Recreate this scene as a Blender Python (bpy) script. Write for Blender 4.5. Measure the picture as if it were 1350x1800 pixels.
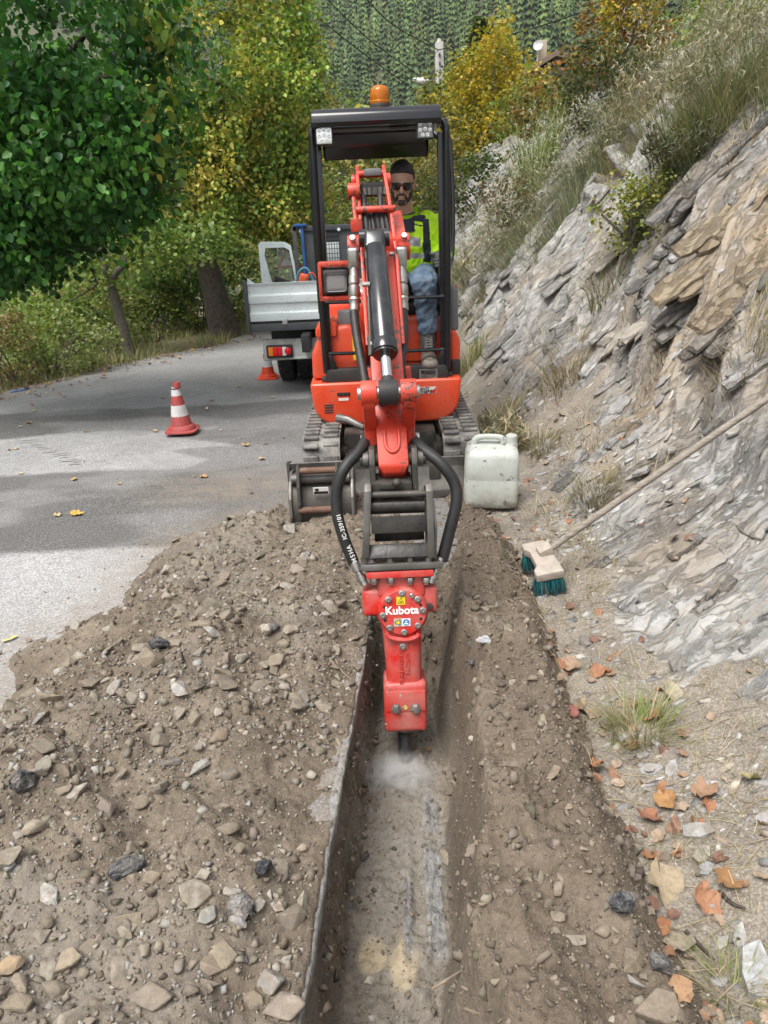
import bpy, bmesh, math, random
import numpy as np
from mathutils import Vector, Matrix, Euler, Quaternion

for o in list(bpy.data.objects):
    bpy.data.objects.remove(o, do_unlink=True)
scene = bpy.context.scene
COL = scene.collection
rnd = random.Random(7)
rng = np.random.default_rng(7)
rad = math.radians

# ------------------------------------------------------------------ camera
CAM_H, PITCH, ROLL = 1.7, 22.0, 2.5
cam_d = bpy.data.cameras.new('camera')
cam_d.sensor_fit = 'HORIZONTAL'
cam_d.sensor_width = 36.0
cam_d.lens = 36.0
cam_d.clip_start = 0.05
cam_d.clip_end = 3000.0
cam = bpy.data.objects.new('camera', cam_d)
COL.objects.link(cam)
CAM_R = (Matrix.Rotation(rad(90 - PITCH), 4, 'X') @ Matrix.Rotation(rad(-ROLL), 4, 'Z'))
cam.matrix_world = Matrix.Translation((0, 0, CAM_H)) @ CAM_R
scene.camera = cam

# ------------------------------------------------------------------ light: overcast day
SUN_EL, SUN_AZ = 63.0, 218.0          # azimuth: compass bearing of the sun, +Y is north
world = bpy.data.worlds.new('World')
scene.world = world
world.use_nodes = True
wn = world.node_tree.nodes
wl = world.node_tree.links
for n in list(wn):
    wn.remove(n)
w_out = wn.new('ShaderNodeOutputWorld')
w_bg = wn.new('ShaderNodeBackground')
w_sky = wn.new('ShaderNodeTexSky')
w_sky.sky_type = 'NISHITA'
w_sky.sun_disc = False
w_sky.sun_elevation = rad(SUN_EL)
w_sky.sun_rotation = rad(SUN_AZ)
w_sky.air_density = 1.0
w_sky.dust_density = 4.0
w_sky.ozone_density = 1.0
w_hsv = wn.new('ShaderNodeHueSaturation')
w_hsv.inputs['Saturation'].default_value = 0.30
wl.new(w_sky.outputs[0], w_hsv.inputs['Color'])
wl.new(w_hsv.outputs[0], w_bg.inputs[0])
w_bg.inputs[1].default_value = 0.11
wl.new(w_bg.outputs[0], w_out.inputs[0])

sun_d = bpy.data.lights.new('sun', 'SUN')
sun_d.energy = 1.5
sun_d.angle = rad(32)
sun_d.color = (1.0, 0.965, 0.92)
sun = bpy.data.objects.new('sun', sun_d)
COL.objects.link(sun)
_az = rad(SUN_AZ)
_dir = Vector((math.sin(_az) * math.cos(rad(SUN_EL)), math.cos(_az) * math.cos(rad(SUN_EL)), math.sin(rad(SUN_EL))))
sun.rotation_euler = (-_dir).to_track_quat('-Z', 'Y').to_euler()

scene.view_settings.view_transform = 'Standard'
scene.view_settings.look = 'None'
scene.view_settings.gamma = 1.0
scene.view_settings.use_curve_mapping = False
scene.view_settings.exposure = 1.16

scene.render.engine = 'CYCLES'
scene.cycles.use_denoising = True
scene.cycles.sample_clamp_indirect = 4.0
scene.cycles.use_adaptive_sampling = False
try:
    scene.cycles.denoiser = 'OPENIMAGEDENOISE'
    scene.cycles.denoising_input_passes = 'RGB_ALBEDO_NORMAL'
except Exception:
    pass
scene.cycles.max_bounces = 6
scene.cycles.diffuse_bounces = 3
scene.cycles.glossy_bounces = 3
scene.cycles.transmission_bounces = 4
scene.cycles.transparent_max_bounces = 6
scene.cycles.volume_bounces = 3
scene.cycles.caustics_reflective = False
scene.cycles.caustics_refractive = False


# ------------------------------------------------------------------ helpers
def ray(px, py):
    return (CAM_R.to_3x3() @ Vector(((px - 675) / 1350, -(py - 900) / 1350, -1.0)))


def at(px, py, y):
    """world point on the plane Y = y seen at a pixel of the 1350 x 1800 photograph"""
    d = ray(px, py)
    return Vector((0, 0, CAM_H)) + d * (y / d.y)


def gz(px, py, z=0.0):
    """world point on the plane Z = z"""
    d = ray(px, py)
    return Vector((0, 0, CAM_H)) + d * ((z - CAM_H) / d.z)


def hash2(ix, iy, seed):
    h = (ix.astype(np.int64) * 374761393 + iy.astype(np.int64) * 668265263 + seed * 1274126177) & 0x7fffffff
    h = ((h ^ (h >> 13)) * 1274126177) & 0x7fffffff
    h = h ^ (h >> 16)
    return (h & 0xffff) / 65535.0


def vnoise(x, y, seed=0):
    x = np.asarray(x, float)
    y = np.asarray(y, float)
    ix = np.floor(x)
    iy = np.floor(y)
    fx = x - ix
    fy = y - iy
    fx = fx * fx * fx * (fx * (fx * 6 - 15) + 10)
    fy = fy * fy * fy * (fy * (fy * 6 - 15) + 10)
    a = hash2(ix, iy, seed)
    b = hash2(ix + 1, iy, seed)
    c = hash2(ix, iy + 1, seed)
    d = hash2(ix + 1, iy + 1, seed)
    return (a * (1 - fx) + b * fx) * (1 - fy) + (c * (1 - fx) + d * fx) * fy


def fbm(x, y, octaves=4, seed=0, gain=0.5):
    t = 0.0
    amp = 1.0
    tot = 0.0
    x = np.asarray(x, float)
    y = np.asarray(y, float)
    for k in range(octaves):
        t = t + amp * vnoise(x * 2 ** k + 17.3 * k, y * 2 ** k - 9.1 * k, seed + k)
        tot += amp
        amp *= gain
    return t / tot


def sstep(a, b, x):
    t = np.clip((x - a) / (b - a), 0, 1)
    return t * t * (3 - 2 * t)


class MB:
    """collects shapes in one bmesh; build() links it as one mesh object"""

    def __init__(self):
        self.bm = bmesh.new()

    def _bev(self, geom_verts, bevel, seg=2):
        if bevel > 0:
            edges = set()
            for v in geom_verts:
                for e in v.link_edges:
                    edges.add(e)
            bmesh.ops.bevel(self.bm, geom=list(edges), offset=bevel, segments=seg, affect='EDGES', profile=0.6)

    def box(self, c, s, rot=None, bevel=0.0, seg=2, taper=1.0):
        """centre, full size; rot = Euler degrees or Matrix; taper scales the top face"""
        m = Matrix.Translation(Vector(c))
        if rot is not None:
            if isinstance(rot, Matrix):
                m = m @ rot.to_4x4()
            else:
                m = m @ Euler([rad(a) for a in rot]).to_matrix().to_4x4()
        vs = []
        for z in (-1, 1):
            k = taper if z > 0 else 1.0
            for x, y in ((-1, -1), (1, -1), (1, 1), (-1, 1)):
                vs.append(self.bm.verts.new(m @ Vector((x * s[0] / 2 * k, y * s[1] / 2 * k, z * s[2] / 2))))
        for f in ((3, 2, 1, 0), (4, 5, 6, 7), (0, 1, 5, 4), (1, 2, 6, 5), (2, 3, 7, 6), (3, 0, 4, 7)):
            self.bm.faces.new([vs[i] for i in f])
        self._bev(vs, bevel, seg)
        return self

    def prism(self, pts, offset, bevel=0.0, seg=2):
        """polygon of 3D points extruded by the vector offset"""
        off = Vector(offset)
        a = [self.bm.verts.new(Vector(p)) for p in pts]
        b = [self.bm.verts.new(Vector(p) + off) for p in pts]
        n = len(a)
        f1 = self.bm.faces.new(a)
        f2 = self.bm.faces.new(list(reversed(b)))
        fs = [f1, f2]
        for i in range(n):
            j = (i + 1) % n
            fs.append(self.bm.faces.new([a[j], a[i], b[i], b[j]]))
        bmesh.ops.recalc_face_normals(self.bm, faces=fs)
        self._bev(a + b, bevel, seg)
        return self

    def cyl(self, p0, p1, r0, r1=None, n=16, bevel=0.0, caps=True):
        p0 = Vector(p0)
        p1 = Vector(p1)
        r1 = r0 if r1 is None else r1
        q = (p1 - p0).to_track_quat('Z', 'Y')
        a = []
        b = []
        for i in range(n):
            t = 2 * math.pi * i / n
            d = q @ Vector((math.cos(t), math.sin(t), 0))
            a.append(self.bm.verts.new(p0 + d * r0))
            b.append(self.bm.verts.new(p1 + d * r1))
        for i in range(n):
            j = (i + 1) % n
            self.bm.faces.new([a[i], a[j], b[j], b[i]])
        if caps:
            fa = self.bm.faces.new(list(reversed(a)))
            fb = self.bm.faces.new(b)
            if bevel > 0:
                ed = list(fa.edges) + list(fb.edges)
                bmesh.ops.bevel(self.bm, geom=ed, offset=bevel, segments=2, affect='EDGES', profile=0.6)
        return self

    def tube(self, pts, r, n=8, close=False, smooth=0):
        """swept tube; r a number or list; smooth = Catmull-Rom subdivisions"""
        pts = [Vector(p) for p in pts]
        rs = list(r) if isinstance(r, (list, tuple)) else [r] * len(pts)
        if smooth:
            P = []
            RR = []
            m = len(pts)
            for i in range(m if close else m - 1):
                g = (lambda k: pts[k % m]) if close else (lambda k: pts[min(max(k, 0), m - 1)])
                p0, p1, p2, p3 = g(i - 1), g(i), g(i + 1), g(i + 2)
                for k in range(smooth):
                    t = k / smooth
                    P.append(0.5 * ((2 * p1) + (p2 - p0) * t + (2 * p0 - 5 * p1 + 4 * p2 - p3) * t * t
                                    + (3 * p1 - p0 - 3 * p2 + p3) * t ** 3))
                    RR.append(rs[i % m] * (1 - t) + rs[(i + 1) % m] * t)
            if not close:
                P.append(pts[-1])
                RR.append(rs[-1])
            pts, rs = P, RR
        m = len(pts)
        rings = []
        prev = None
        for i in range(m):
            if close:
                d = pts[(i + 1) % m] - pts[i - 1]
            else:
                d = pts[min(i + 1, m - 1)] - pts[max(i - 1, 0)]
            if d.length < 1e-9:
                d = Vector((0, 0, 1))
            d.normalize()
            if prev is None:
                u = d.orthogonal().normalized()
            else:
                u = (prev - d * prev.dot(d))
                if u.length < 1e-6:
                    u = d.orthogonal()
                u.normalize()
            prev = u
            w = d.cross(u)
            rings.append([self.bm.verts.new(pts[i] + (u * math.cos(2 * math.pi * k / n) + w * math.sin(2 * math.pi * k / n)) * rs[i])
                          for k in range(n)])
        for i in range(m if close else m - 1):
            A = rings[i]
            B = rings[(i + 1) % m]
            for k in range(n):
                j = (k + 1) % n
                self.bm.faces.new([A[k], A[j], B[j], B[k]])
        if not close:
            self.bm.faces.new(list(reversed(rings[0])))
            self.bm.faces.new(rings[-1])
        return self

    def lathe(self, origin, axis, profile, n=24):
        """profile: list of (distance along axis, radius)"""
        o = Vector(origin)
        ax = Vector(axis).normalized()
        q = ax.to_track_quat('Z', 'Y')
        rings = []
        for (h, r) in profile:
            rings.append([self.bm.verts.new(o + ax * h + (q @ Vector((math.cos(2 * math.pi * k / n), math.sin(2 * math.pi * k / n), 0))) * max(r, 1e-4))
                          for k in range(n)])
        for A, B in zip(rings[:-1], rings[1:]):
            for k in range(n):
                j = (k + 1) % n
                self.bm.faces.new([A[k], A[j], B[j], B[k]])
        self.bm.faces.new(list(reversed(rings[0])))
        self.bm.faces.new(rings[-1])
        return self

    def ball(self, c, r, sub=2, scale=(1, 1, 1), rot=None):
        m = Matrix.Translation(Vector(c))
        if rot is not None:
            m = m @ Euler([rad(a) for a in rot]).to_matrix().to_4x4()
        m = m @ Matrix.Diagonal((scale[0] * r, scale[1] * r, scale[2] * r, 1))
        bmesh.ops.create_icosphere(self.bm, subdivisions=sub, radius=1.0, matrix=m)
        return self

    def quad(self, pts):
        self.bm.faces.new([self.bm.verts.new(Vector(p)) for p in pts])
        return self

    def mesh(self, name, mat, smooth=True, angle=35):
        me = bpy.data.meshes.new(name)
        self.bm.normal_update()
        self.bm.to_mesh(me)
        self.bm.free()
        if mat is not None:
            for m in (mat if isinstance(mat, (list, tuple)) else [mat]):
                me.materials.append(m)
        if smooth:
            me.polygons.foreach_set('use_smooth', [True] * len(me.polygons))
            me.set_sharp_from_angle(angle=rad(angle))
        return me

    def build(self, name, mat, parent=None, smooth=True, angle=35):
        return link(name, self.mesh(name, mat, smooth, angle), parent)


def link(name, data, parent=None):
    o = bpy.data.objects.new(name, data)
    COL.objects.link(o)
    if parent is not None:
        o.parent = parent
        if parent.type == 'EMPTY':
            o.matrix_parent_inverse = Matrix.Translation(-Vector(parent.location))
    return o


def tag(o, label=None, cat=None, group=None, kind=None):
    if label:
        o['label'] = label
    if cat:
        o['category'] = cat
    if group:
        o['group'] = group
    if kind:
        o['kind'] = kind
    return o


def thing(name, label, cat, loc=(0, 0, 0), group=None):
    o = bpy.data.objects.new(name, None)
    COL.objects.link(o)
    o.location = loc
    o.empty_display_size = 0.1
    return tag(o, label, cat, group)


def np_mesh(name, V, F, mat=None, smooth=False, tint=None, mat_idx=None):
    """V (n,3), F (m,k) arrays -> mesh data; tint (n,4) colour per vertex"""
    me = bpy.data.meshes.new(name)
    V = np.ascontiguousarray(V, dtype=np.float32)
    F = np.ascontiguousarray(F, dtype=np.int32)
    k = F.shape[1]
    me.vertices.add(len(V))
    me.vertices.foreach_set('co', V.ravel())
    me.loops.add(F.size)
    me.loops.foreach_set('vertex_index', F.ravel())
    me.polygons.add(len(F))
    me.polygons.foreach_set('loop_start', np.arange(0, F.size, k, dtype=np.int32))
    if smooth:
        me.polygons.foreach_set('use_smooth', np.ones(len(F), dtype=bool))
    me.update(calc_edges=True)
    if tint is not None:
        ca = me.color_attributes.new('tint', 'FLOAT_COLOR', 'POINT')
        ca.data.foreach_set('color', np.ascontiguousarray(tint, dtype=np.float32).ravel())
    if mat is not None:
        for m in (mat if isinstance(mat, (list, tuple)) else [mat]):
            me.materials.append(m)
    if mat_idx is not None:
        me.polygons.foreach_set('material_index', np.ascontiguousarray(mat_idx, dtype=np.int32))
    return me


def grid_faces(nu, nv):
    """faces of a (nu x nv) grid, index = u * nv + v"""
    i = np.arange(nu - 1)[:, None] * nv + np.arange(nv - 1)[None, :]
    i = i.ravel()
    return np.stack([i, i + nv, i + nv + 1, i + 1], 1)


def rotmats(ax, ay, az):
    """arrays of Euler XYZ angles -> (n,3,3)"""
    cx, sx, cy, sy, cz, sz = np.cos(ax), np.sin(ax), np.cos(ay), np.sin(ay), np.cos(az), np.sin(az)
    R = np.empty((len(ax), 3, 3))
    R[:, 0, 0] = cy * cz
    R[:, 0, 1] = sx * sy * cz - cx * sz
    R[:, 0, 2] = cx * sy * cz + sx * sz
    R[:, 1, 0] = cy * sz
    R[:, 1, 1] = sx * sy * sz + cx * cz
    R[:, 1, 2] = cx * sy * sz - sx * cz
    R[:, 2, 0] = -sy
    R[:, 2, 1] = sx * cy
    R[:, 2, 2] = cx * cy
    return R


def merge_instances(tv, tf, pos, R, scale, tints=None):
    """one template (nv,3),(nf,k) copied n times -> V, F, tint"""
    n = len(pos)
    scale = np.asarray(scale, float)
    if scale.ndim == 1:
        scale = np.repeat(scale[:, None], 3, 1)
    P = tv[None, :, :] * scale[:, None, :]
    P = np.einsum('nij,nvj->nvi', R, P) + pos[:, None, :]
    F = tf[None, :, :] + (np.arange(n) * len(tv))[:, None, None]
    V = P.reshape(-1, 3)
    F = F.reshape(-1, tf.shape[1])
    T = None
    if tints is not None:
        T = np.repeat(tints, len(tv), 0)
        if T.shape[1] == 3:
            T = np.hstack([T, np.ones((len(T), 1))])
    return V, F, T


def cat_meshes(parts):
    V, F, T = [], [], []
    off = 0
    for v, f, t in parts:
        V.append(v)
        F.append(f + off)
        if t is not None:
            T.append(t)
        off += len(v)
    return np.vstack(V), np.vstack(F), (np.vstack(T) if T else None)


# ------------------------------------------------------------------ materials
def _nodes(name):
    m = bpy.data.materials.new(name)
    m.use_nodes = True
    nt = m.node_tree
    b = nt.nodes['Principled BSDF']
    return m, nt, b


def N(nt, typ, **kw):
    n = nt.nodes.new(typ)
    for k, v in kw.items():
        if k in n.inputs:
            n.inputs[k].default_value = v
        else:
            setattr(n, k, v)
    return n


def c4(c):
    return (c[0], c[1], c[2], 1.0)


def coord(nt, space='world', scale=None):
    if space == 'world':
        s = N(nt, 'ShaderNodeNewGeometry').outputs['Position']
    else:
        s = N(nt, 'ShaderNodeTexCoord').outputs['Object']
    if scale is not None:
        mp = N(nt, 'ShaderNodeMapping')
        mp.inputs['Scale'].default_value = scale
        nt.links.new(s, mp.inputs[0])
        s = mp.outputs[0]
    return s


def noise(nt, vec, scale, detail=4, rough=0.55, dist=0.0):
    n = N(nt, 'ShaderNodeTexNoise')
    n.inputs['Scale'].default_value = scale
    n.inputs['Detail'].default_value = detail
    n.inputs['Roughness'].default_value = rough
    n.inputs['Distortion'].default_value = dist
    nt.links.new(vec, n.inputs['Vector'])
    return n.outputs['Fac']


def ramp(nt, fac, stops):
    r = N(nt, 'ShaderNodeValToRGB')
    e = r.color_ramp.elements
    while len(e) < len(stops):
        e.new(0.5)
    for el, (p, c) in zip(e, stops):
        el.position = p
        el.color = c4(c) if not isinstance(c, (int, float)) else (c, c, c, 1)
    nt.links.new(fac, r.inputs[0])
    return r.outputs['Color']


def mix(nt, fac, a, b, mode='MIX'):
    n = N(nt, 'ShaderNodeMix', data_type='RGBA', blend_type=mode)
    for sock, v in ((n.inputs['Factor'], fac), (n.inputs['A'], a), (n.inputs['B'], b)):
        pass
    ins = [s for s in n.inputs if s.enabled]
    fac_s = n.inputs[0]
    A = [s for s in n.inputs if s.name == 'A' and s.type == 'RGBA'][0]
    B = [s for s in n.inputs if s.name == 'B' and s.type == 'RGBA'][0]
    for s, v in ((fac_s, fac), (A, a), (B, b)):
        if hasattr(v, 'is_output'):
            nt.links.new(v, s)
        elif isinstance(v, (int, float)):
            s.default_value = v
        else:
            s.default_value = c4(v)
    return [s for s in n.outputs if s.type == 'RGBA'][0]


def math_n(nt, op, a, b=None, clamp=False):
    n = N(nt, 'ShaderNodeMath', operation=op)
    n.use_clamp = clamp
    for s, v in zip(n.inputs, (a, b)):
        if v is None:
            continue
        if hasattr(v, 'is_output'):
            nt.links.new(v, s)
        else:
            s.default_value = v
    return n.outputs[0]


def bump(nt, b, height, strength=0.5, dist=0.01):
    n = N(nt, 'ShaderNodeBump')
    n.inputs['Strength'].default_value = strength
    n.inputs['Distance'].default_value = dist
    nt.links.new(height, n.inputs['Height'])
    nt.links.new(n.outputs[0], b.inputs['Normal'])
    return n


def pm(name, col, col2=None, scale=8, rough=0.55, metal=0.0, bmp=0.0, bscale=120, bdist=0.004,
       dust=0.0, dustcol=(0.30, 0.26, 0.21), dscale=9, coat=0.0, space='world', chips=0.0, chipcol=(0.05, 0.045, 0.04), spec=0.5):
    """general painted / solid material: two-tone noise, dust lying on it, scratches and chips, fine relief"""
    m, nt, b = _nodes(name)
    v = coord(nt, space)
    if col2 is None:
        col2 = tuple(c * 0.82 for c in col)
    c = mix(nt, ramp(nt, noise(nt, v, scale, 5), [(0.35, 0), (0.65, 1)]), col, col2)
    if chips > 0:
        cm = ramp(nt, noise(nt, v, 70, 3, 0.6), [(0.70 - chips * 0.12, 0), (0.72 - chips * 0.12, 1)])
        cm2 = ramp(nt, noise(nt, v, 6, 2), [(0.45, 0), (0.6, 1)])
        cm = math_n(nt, 'MULTIPLY', cm, cm2)
        c = mix(nt, cm, c, chipcol)
    r_src = None
    if dust > 0:
        g = N(nt, 'ShaderNodeNewGeometry')
        sx = N(nt, 'ShaderNodeSeparateXYZ')
        nt.links.new(g.outputs['Normal'], sx.inputs[0])
        up = math_n(nt, 'MULTIPLY_ADD', sx.outputs['Z'], 0.35)
        up.node.inputs[2].default_value = 0.42
        dn = ramp(nt, noise(nt, v, dscale, 6, 0.65), [(0.40, 0), (0.72, 1)])
        dm = math_n(nt, 'MULTIPLY', math_n(nt, 'MULTIPLY', dn, up), dust, clamp=True)
        fine = ramp(nt, noise(nt, v, 160, 2, 0.6), [(0.62, 0), (0.70, 1)])
        dm = math_n(nt, 'MAXIMUM', dm, math_n(nt, 'MULTIPLY', fine, dust * 0.5))
        c = mix(nt, dm, c, dustcol)
        r_src = ramp(nt, dm, [(0, rough), (0.6, min(1, rough + 0.4))])
    nt.links.new(c, b.inputs['Base Color'])
    if r_src is not None:
        nt.links.new(r_src, b.inputs['Roughness'])
    else:
        b.inputs['Roughness'].default_value = rough
    b.inputs['Metallic'].default_value = metal
    b.inputs['Specular IOR Level'].default_value = spec
    if coat:
        b.inputs['Coat Weight'].default_value = coat
        b.inputs['Coat Roughness'].default_value = 0.15
    if bmp > 0:
        bump(nt, b, noise(nt, v, bscale, 4, 0.6), bmp, bdist)
    return m


def foliage_mat(name, gain=1.0, trans=0.35, rough=0.5):
    """leaf material that takes its colour from the per-leaf tint"""
    m, nt, b = _nodes(name)
    a = N(nt, 'ShaderNodeAttribute', attribute_name='tint')
    c = a.outputs['Color']
    b.inputs['Roughness'].default_value = rough
    b.inputs['Specular IOR Level'].default_value = 0.35
    nt.links.new(c, b.inputs['Base Color'])
    t = N(nt, 'ShaderNodeBsdfTranslucent')
    nt.links.new(mix(nt, 1.0, c, (1.0, 1.0, 0.55), 'MULTIPLY'), t.inputs['Color'])
    ms = N(nt, 'ShaderNodeMixShader')
    ms.inputs[0].default_value = trans
    nt.links.new(b.outputs[0], ms.inputs[1])
    nt.links.new(t.outputs[0], ms.inputs[2])
    nt.links.new(ms.outputs[0], nt.nodes['Material Output'].inputs['Surface'])
    return m


def tint_mat(name, rough=0.85, var=0.35, vscale=60, bmp=0.5, bscale=90, bdist=0.004, speck=0.0, space='world', soil=0.0):
    """stone / soil piece: per-piece tint times noise, with relief"""
    m, nt, b = _nodes(name)
    v = coord(nt, space)
    a = N(nt, 'ShaderNodeAttribute', attribute_name='tint')
    n1 = ramp(nt, noise(nt, v, vscale, 6, 0.65), [(0.3, 1 - var), (0.7, 1 + var * 0.4)])
    c = mix(nt, 1.0, a.outputs['Color'], n1, 'MULTIPLY')
    if speck:
        sp = ramp(nt, noise(nt, v, 240, 2, 0.6), [(0.60, 0), (0.66, 1)])
        c = mix(nt, math_n(nt, 'MULTIPLY', sp, speck), c, (0.45, 0.42, 0.37))
    if soil:
        sm = ramp(nt, noise(nt, v, 30, 5, 0.7), [(0.42, 0), (0.60, soil)])
        c = mix(nt, sm, c, mix(nt, noise(nt, v, 150, 3), (0.15, 0.12, 0.088), (0.30, 0.25, 0.19)))
    nt.links.new(c, b.inputs['Base Color'])
    b.inputs['Roughness'].default_value = rough
    b.inputs['Specular IOR Level'].default_value = 0.25
    bump(nt, b, noise(nt, v, bscale, 5, 0.65), bmp, bdist)
    return m


# ================================================================== THE GROUND
def obj_mat(name, **kw):
    """like tint_mat but the tint is the object's own colour (pieces that share mesh data)"""
    m = tint_mat(name, **kw)
    nt = m.node_tree
    a = [n for n in nt.nodes if n.type == 'ATTRIBUTE'][0]
    oi = N(nt, 'ShaderNodeObjectInfo')
    for l in list(a.outputs['Color'].links):
        nt.links.new(oi.outputs['Color'], l.to_socket)
    nt.nodes.remove(a)
    return m


def road_z(y):
    return -0.035 * np.maximum(0, np.asarray(y, float) - 5.5)


def trench_x(y):
    y = np.asarray(y, float)
    return -0.083 + 0.087 * (y - 2.95) + 0.010 * (vnoise(y * 1.6, 0 * y, 5) - 0.5) + 0.005 * (vnoise(y * 9, 0 * y + 3, 6) - 0.5)


def bank_foot(y):
    y = np.asarray(y, float)
    return 0.76 - 0.05 * np.maximum(0, y - 8.0) + 0.10 * (vnoise(y * 0.8, 0 * y, 11) - 0.5)


def seg_dist(x, y, poly, closed=True):
    d = np.full(x.shape, 1e9)
    n = len(poly)
    for i in range(n if closed else n - 1):
        ax, ay = poly[i]
        bx, by = poly[(i + 1) % n]
        dx, dy = bx - ax, by - ay
        t = np.clip(((x - ax) * dx + (y - ay) * dy) / (dx * dx + dy * dy + 1e-12), 0, 1)
        d = np.minimum(d, np.hypot(x - ax - t * dx, y - ay - t * dy))
    return d


def poly_sd(x, y, poly):
    """signed distance, positive inside"""
    ins = np.zeros(x.shape, bool)
    n = len(poly)
    for i in range(n):
        ax, ay = poly[i]
        bx, by = poly[(i + 1) % n]
        c = ((ay > y) != (by > y)) & (x < (bx - ax) * (y - ay) / (by - ay + 1e-12) + ax)
        ins ^= c
    d = seg_dist(x, y, poly)
    return np.where(ins, d, -d)


def g2(px, py):
    p = gz(px, py, 0)
    return (p.x, p.y)


# ---- spoil heap outline (left of the trench), read on the road plane
HEAP = [(-1.75, 0.2), (-1.7, 1.4)] + [g2(*p) for p in
        ((-60, 1300), (0, 1250), (50, 1215), (40, 1150), (120, 1105), (215, 1060), (270, 985), (330, 948), (430, 915), (515, 893), (600, 862), (700, 862))] + \
       [(0.10, 3.6), (-0.03, 3.1), (-0.11, 2.6), (-0.16, 2.0), (-0.24, 1.2), (-0.32, 0.2)]


def heap_h(x, y):
    d = poly_sd(x, y, HEAP)
    dd = d + 0.10 * (fbm(x * 2.2, y * 2.2, 3, 21) - 0.5)
    edge = sstep(-0.02, 0.38, dd)
    trench_edge = sstep(0.0, 0.16, trench_x(y) - 0.005 - x)      # thins out against the cut asphalt
    trench_edge = np.where(y > 3.2, np.maximum(trench_edge, sstep(3.2, 3.5, y)), trench_edge)
    big = 0.04 + 0.22 * fbm(x * 1.7 + 3, y * 1.7, 3, 31) ** 1.3 + 0.05 * np.exp(-((x + 0.7) ** 2 + (y - 2.6) ** 2) / 0.35)
    big = big * (1 - 0.62 * sstep(2.9, 3.8, y))
    h = edge * (0.35 + 0.65 * trench_edge) * big
    lump = (fbm(x * 2.6, y * 2.6, 3, 43) - 0.45) * 0.09 + (fbm(x * 6, y * 6, 4, 41) - 0.5) * 0.09 + np.abs(fbm(x * 20, y * 20, 4, 51) - 0.5) * 0.05 + np.abs(fbm(x * 60, y * 60, 3, 57) - 0.5) * 0.026
    h = h + lump * sstep(-0.06, 0.15, dd)
    fringe = 0.030 * (fbm(x * 11, y * 11, 4, 59) - 0.42)
    return np.where(dd < -0.12, -0.06, np.maximum(h, -0.03) + 0.006 + fringe * sstep(0.12, 0.0, dd) - 0.05 * sstep(0.0, -0.12, dd))


def slate_strips(x, y):
    """rock ribs laid bare in the trench floor: (height, mask)"""
    h = 0 * x
    m = 0 * x
    wx = x + 0.012 * (fbm(y * 9, x * 20, 3, 66) - 0.5) - 0.02 * (y - 1.8)
    for (cx, hw, y0, y1, hh) in ((0.020, 0.013, 1.62, 1.92, 0.008), (0.088, 0.008, 1.64, 2.06, 0.016), (0.118, 0.022, 1.62, 2.05, 0.010), (0.115, 0.022, 2.12, 2.3, 0.012), (-0.02, 0.03, 1.2, 1.42, 0.006), (0.055, 0.018, 1.70, 2.0, -0.006)):
        k = sstep(hw + 0.004, hw - 0.002, np.abs(wx - cx)) * sstep(y0 - 0.03, y0 + 0.02, y) * sstep(y1 + 0.05, y1 - 0.04, y)
        h = h + hh * k
        m = np.maximum(m, k if hh > 0 else 0)
    return h, m


def soil_z(x, y):
    """trench floor, its right side and the spoil ridge right of it"""
    xt = trench_x(y)
    u = x - xt
    end = sstep(2.95, 3.45, y)                       # the trench runs out here
    floor = -0.40 + 0.08 * (fbm(x * 4, y * 2.2, 3, 61) - 0.5) + 0.055 * (fbm(x * 14, y * 9, 4, 63) - 0.5)
    floor = floor * (1 - 0.95 * end) + 0.0 * end
    wall_top = (0.07 + 0.19 * fbm(x * 2.4, y * 2.0, 3, 71)) * (1 - 0.55 * sstep(3.0, 3.9, y))
    wob = 0.15 * (fbm(y * 2.2, y * 0 + 2, 3, 73) - 0.5)
    t = sstep(0.31 + wob, 0.44 + wob, u + 0.03 * (fbm(x * 9, y * 9, 3, 75) - 0.5))
    right = floor * (1 - t) + wall_top * t
    down = sstep(0.50, 0.72, x + 0.10 * (fbm(x * 3, y * 3, 3, 77) - 0.5))
    right = right * (1 - down) + (-0.03) * down
    left = sstep(0.03, -0.03, u + 0.05 * (fbm(y * 7, x * 3 + y, 4, 79) - 0.5))   # earth face under the asphalt
    z = right * (1 - left) + (-0.10) * left
    lump = (fbm(x * 7, y * 7, 4, 81) - 0.5) * 0.10 * (0.25 + 0.75 * t) + np.abs(fbm(x * 26, y * 26, 4, 83) - 0.5) * 0.05 + np.abs(fbm(x * 70, y * 70, 3, 85) - 0.5) * 0.022
    return z + lump * (1 - left) * (1 - 0.6 * down) + slate_strips(x, y)[0]


def bank_base(x, y):
    s = x - bank_foot(y)
    sp = np.maximum(s, 0)
    wig = 0.18 * (fbm(x * 0.9, y * 0.9, 3, 91) - 0.5)
    a = sp + wig * sstep(0.2, 0.8, sp)
    near = 0.22 * np.minimum(a, 0.25) + 0.62 * np.clip(a - 0.25, 0, 0.62) + 2.2 * np.clip(a - 0.87, 0, 0.55) + 0.85 * np.maximum(a - 1.42, 0)
    far = 1.30 * np.minimum(a, 1.6) + 0.72 * np.maximum(a - 1.6, 0)
    w = sstep(4.6, 7.0, y)
    h = near * (1 - w) + far * w
    h = np.where(h > 3.0, 3.0 + (h - 3.0) * 0.55, h)
    return h + road_z(y) * 0.5


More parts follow.
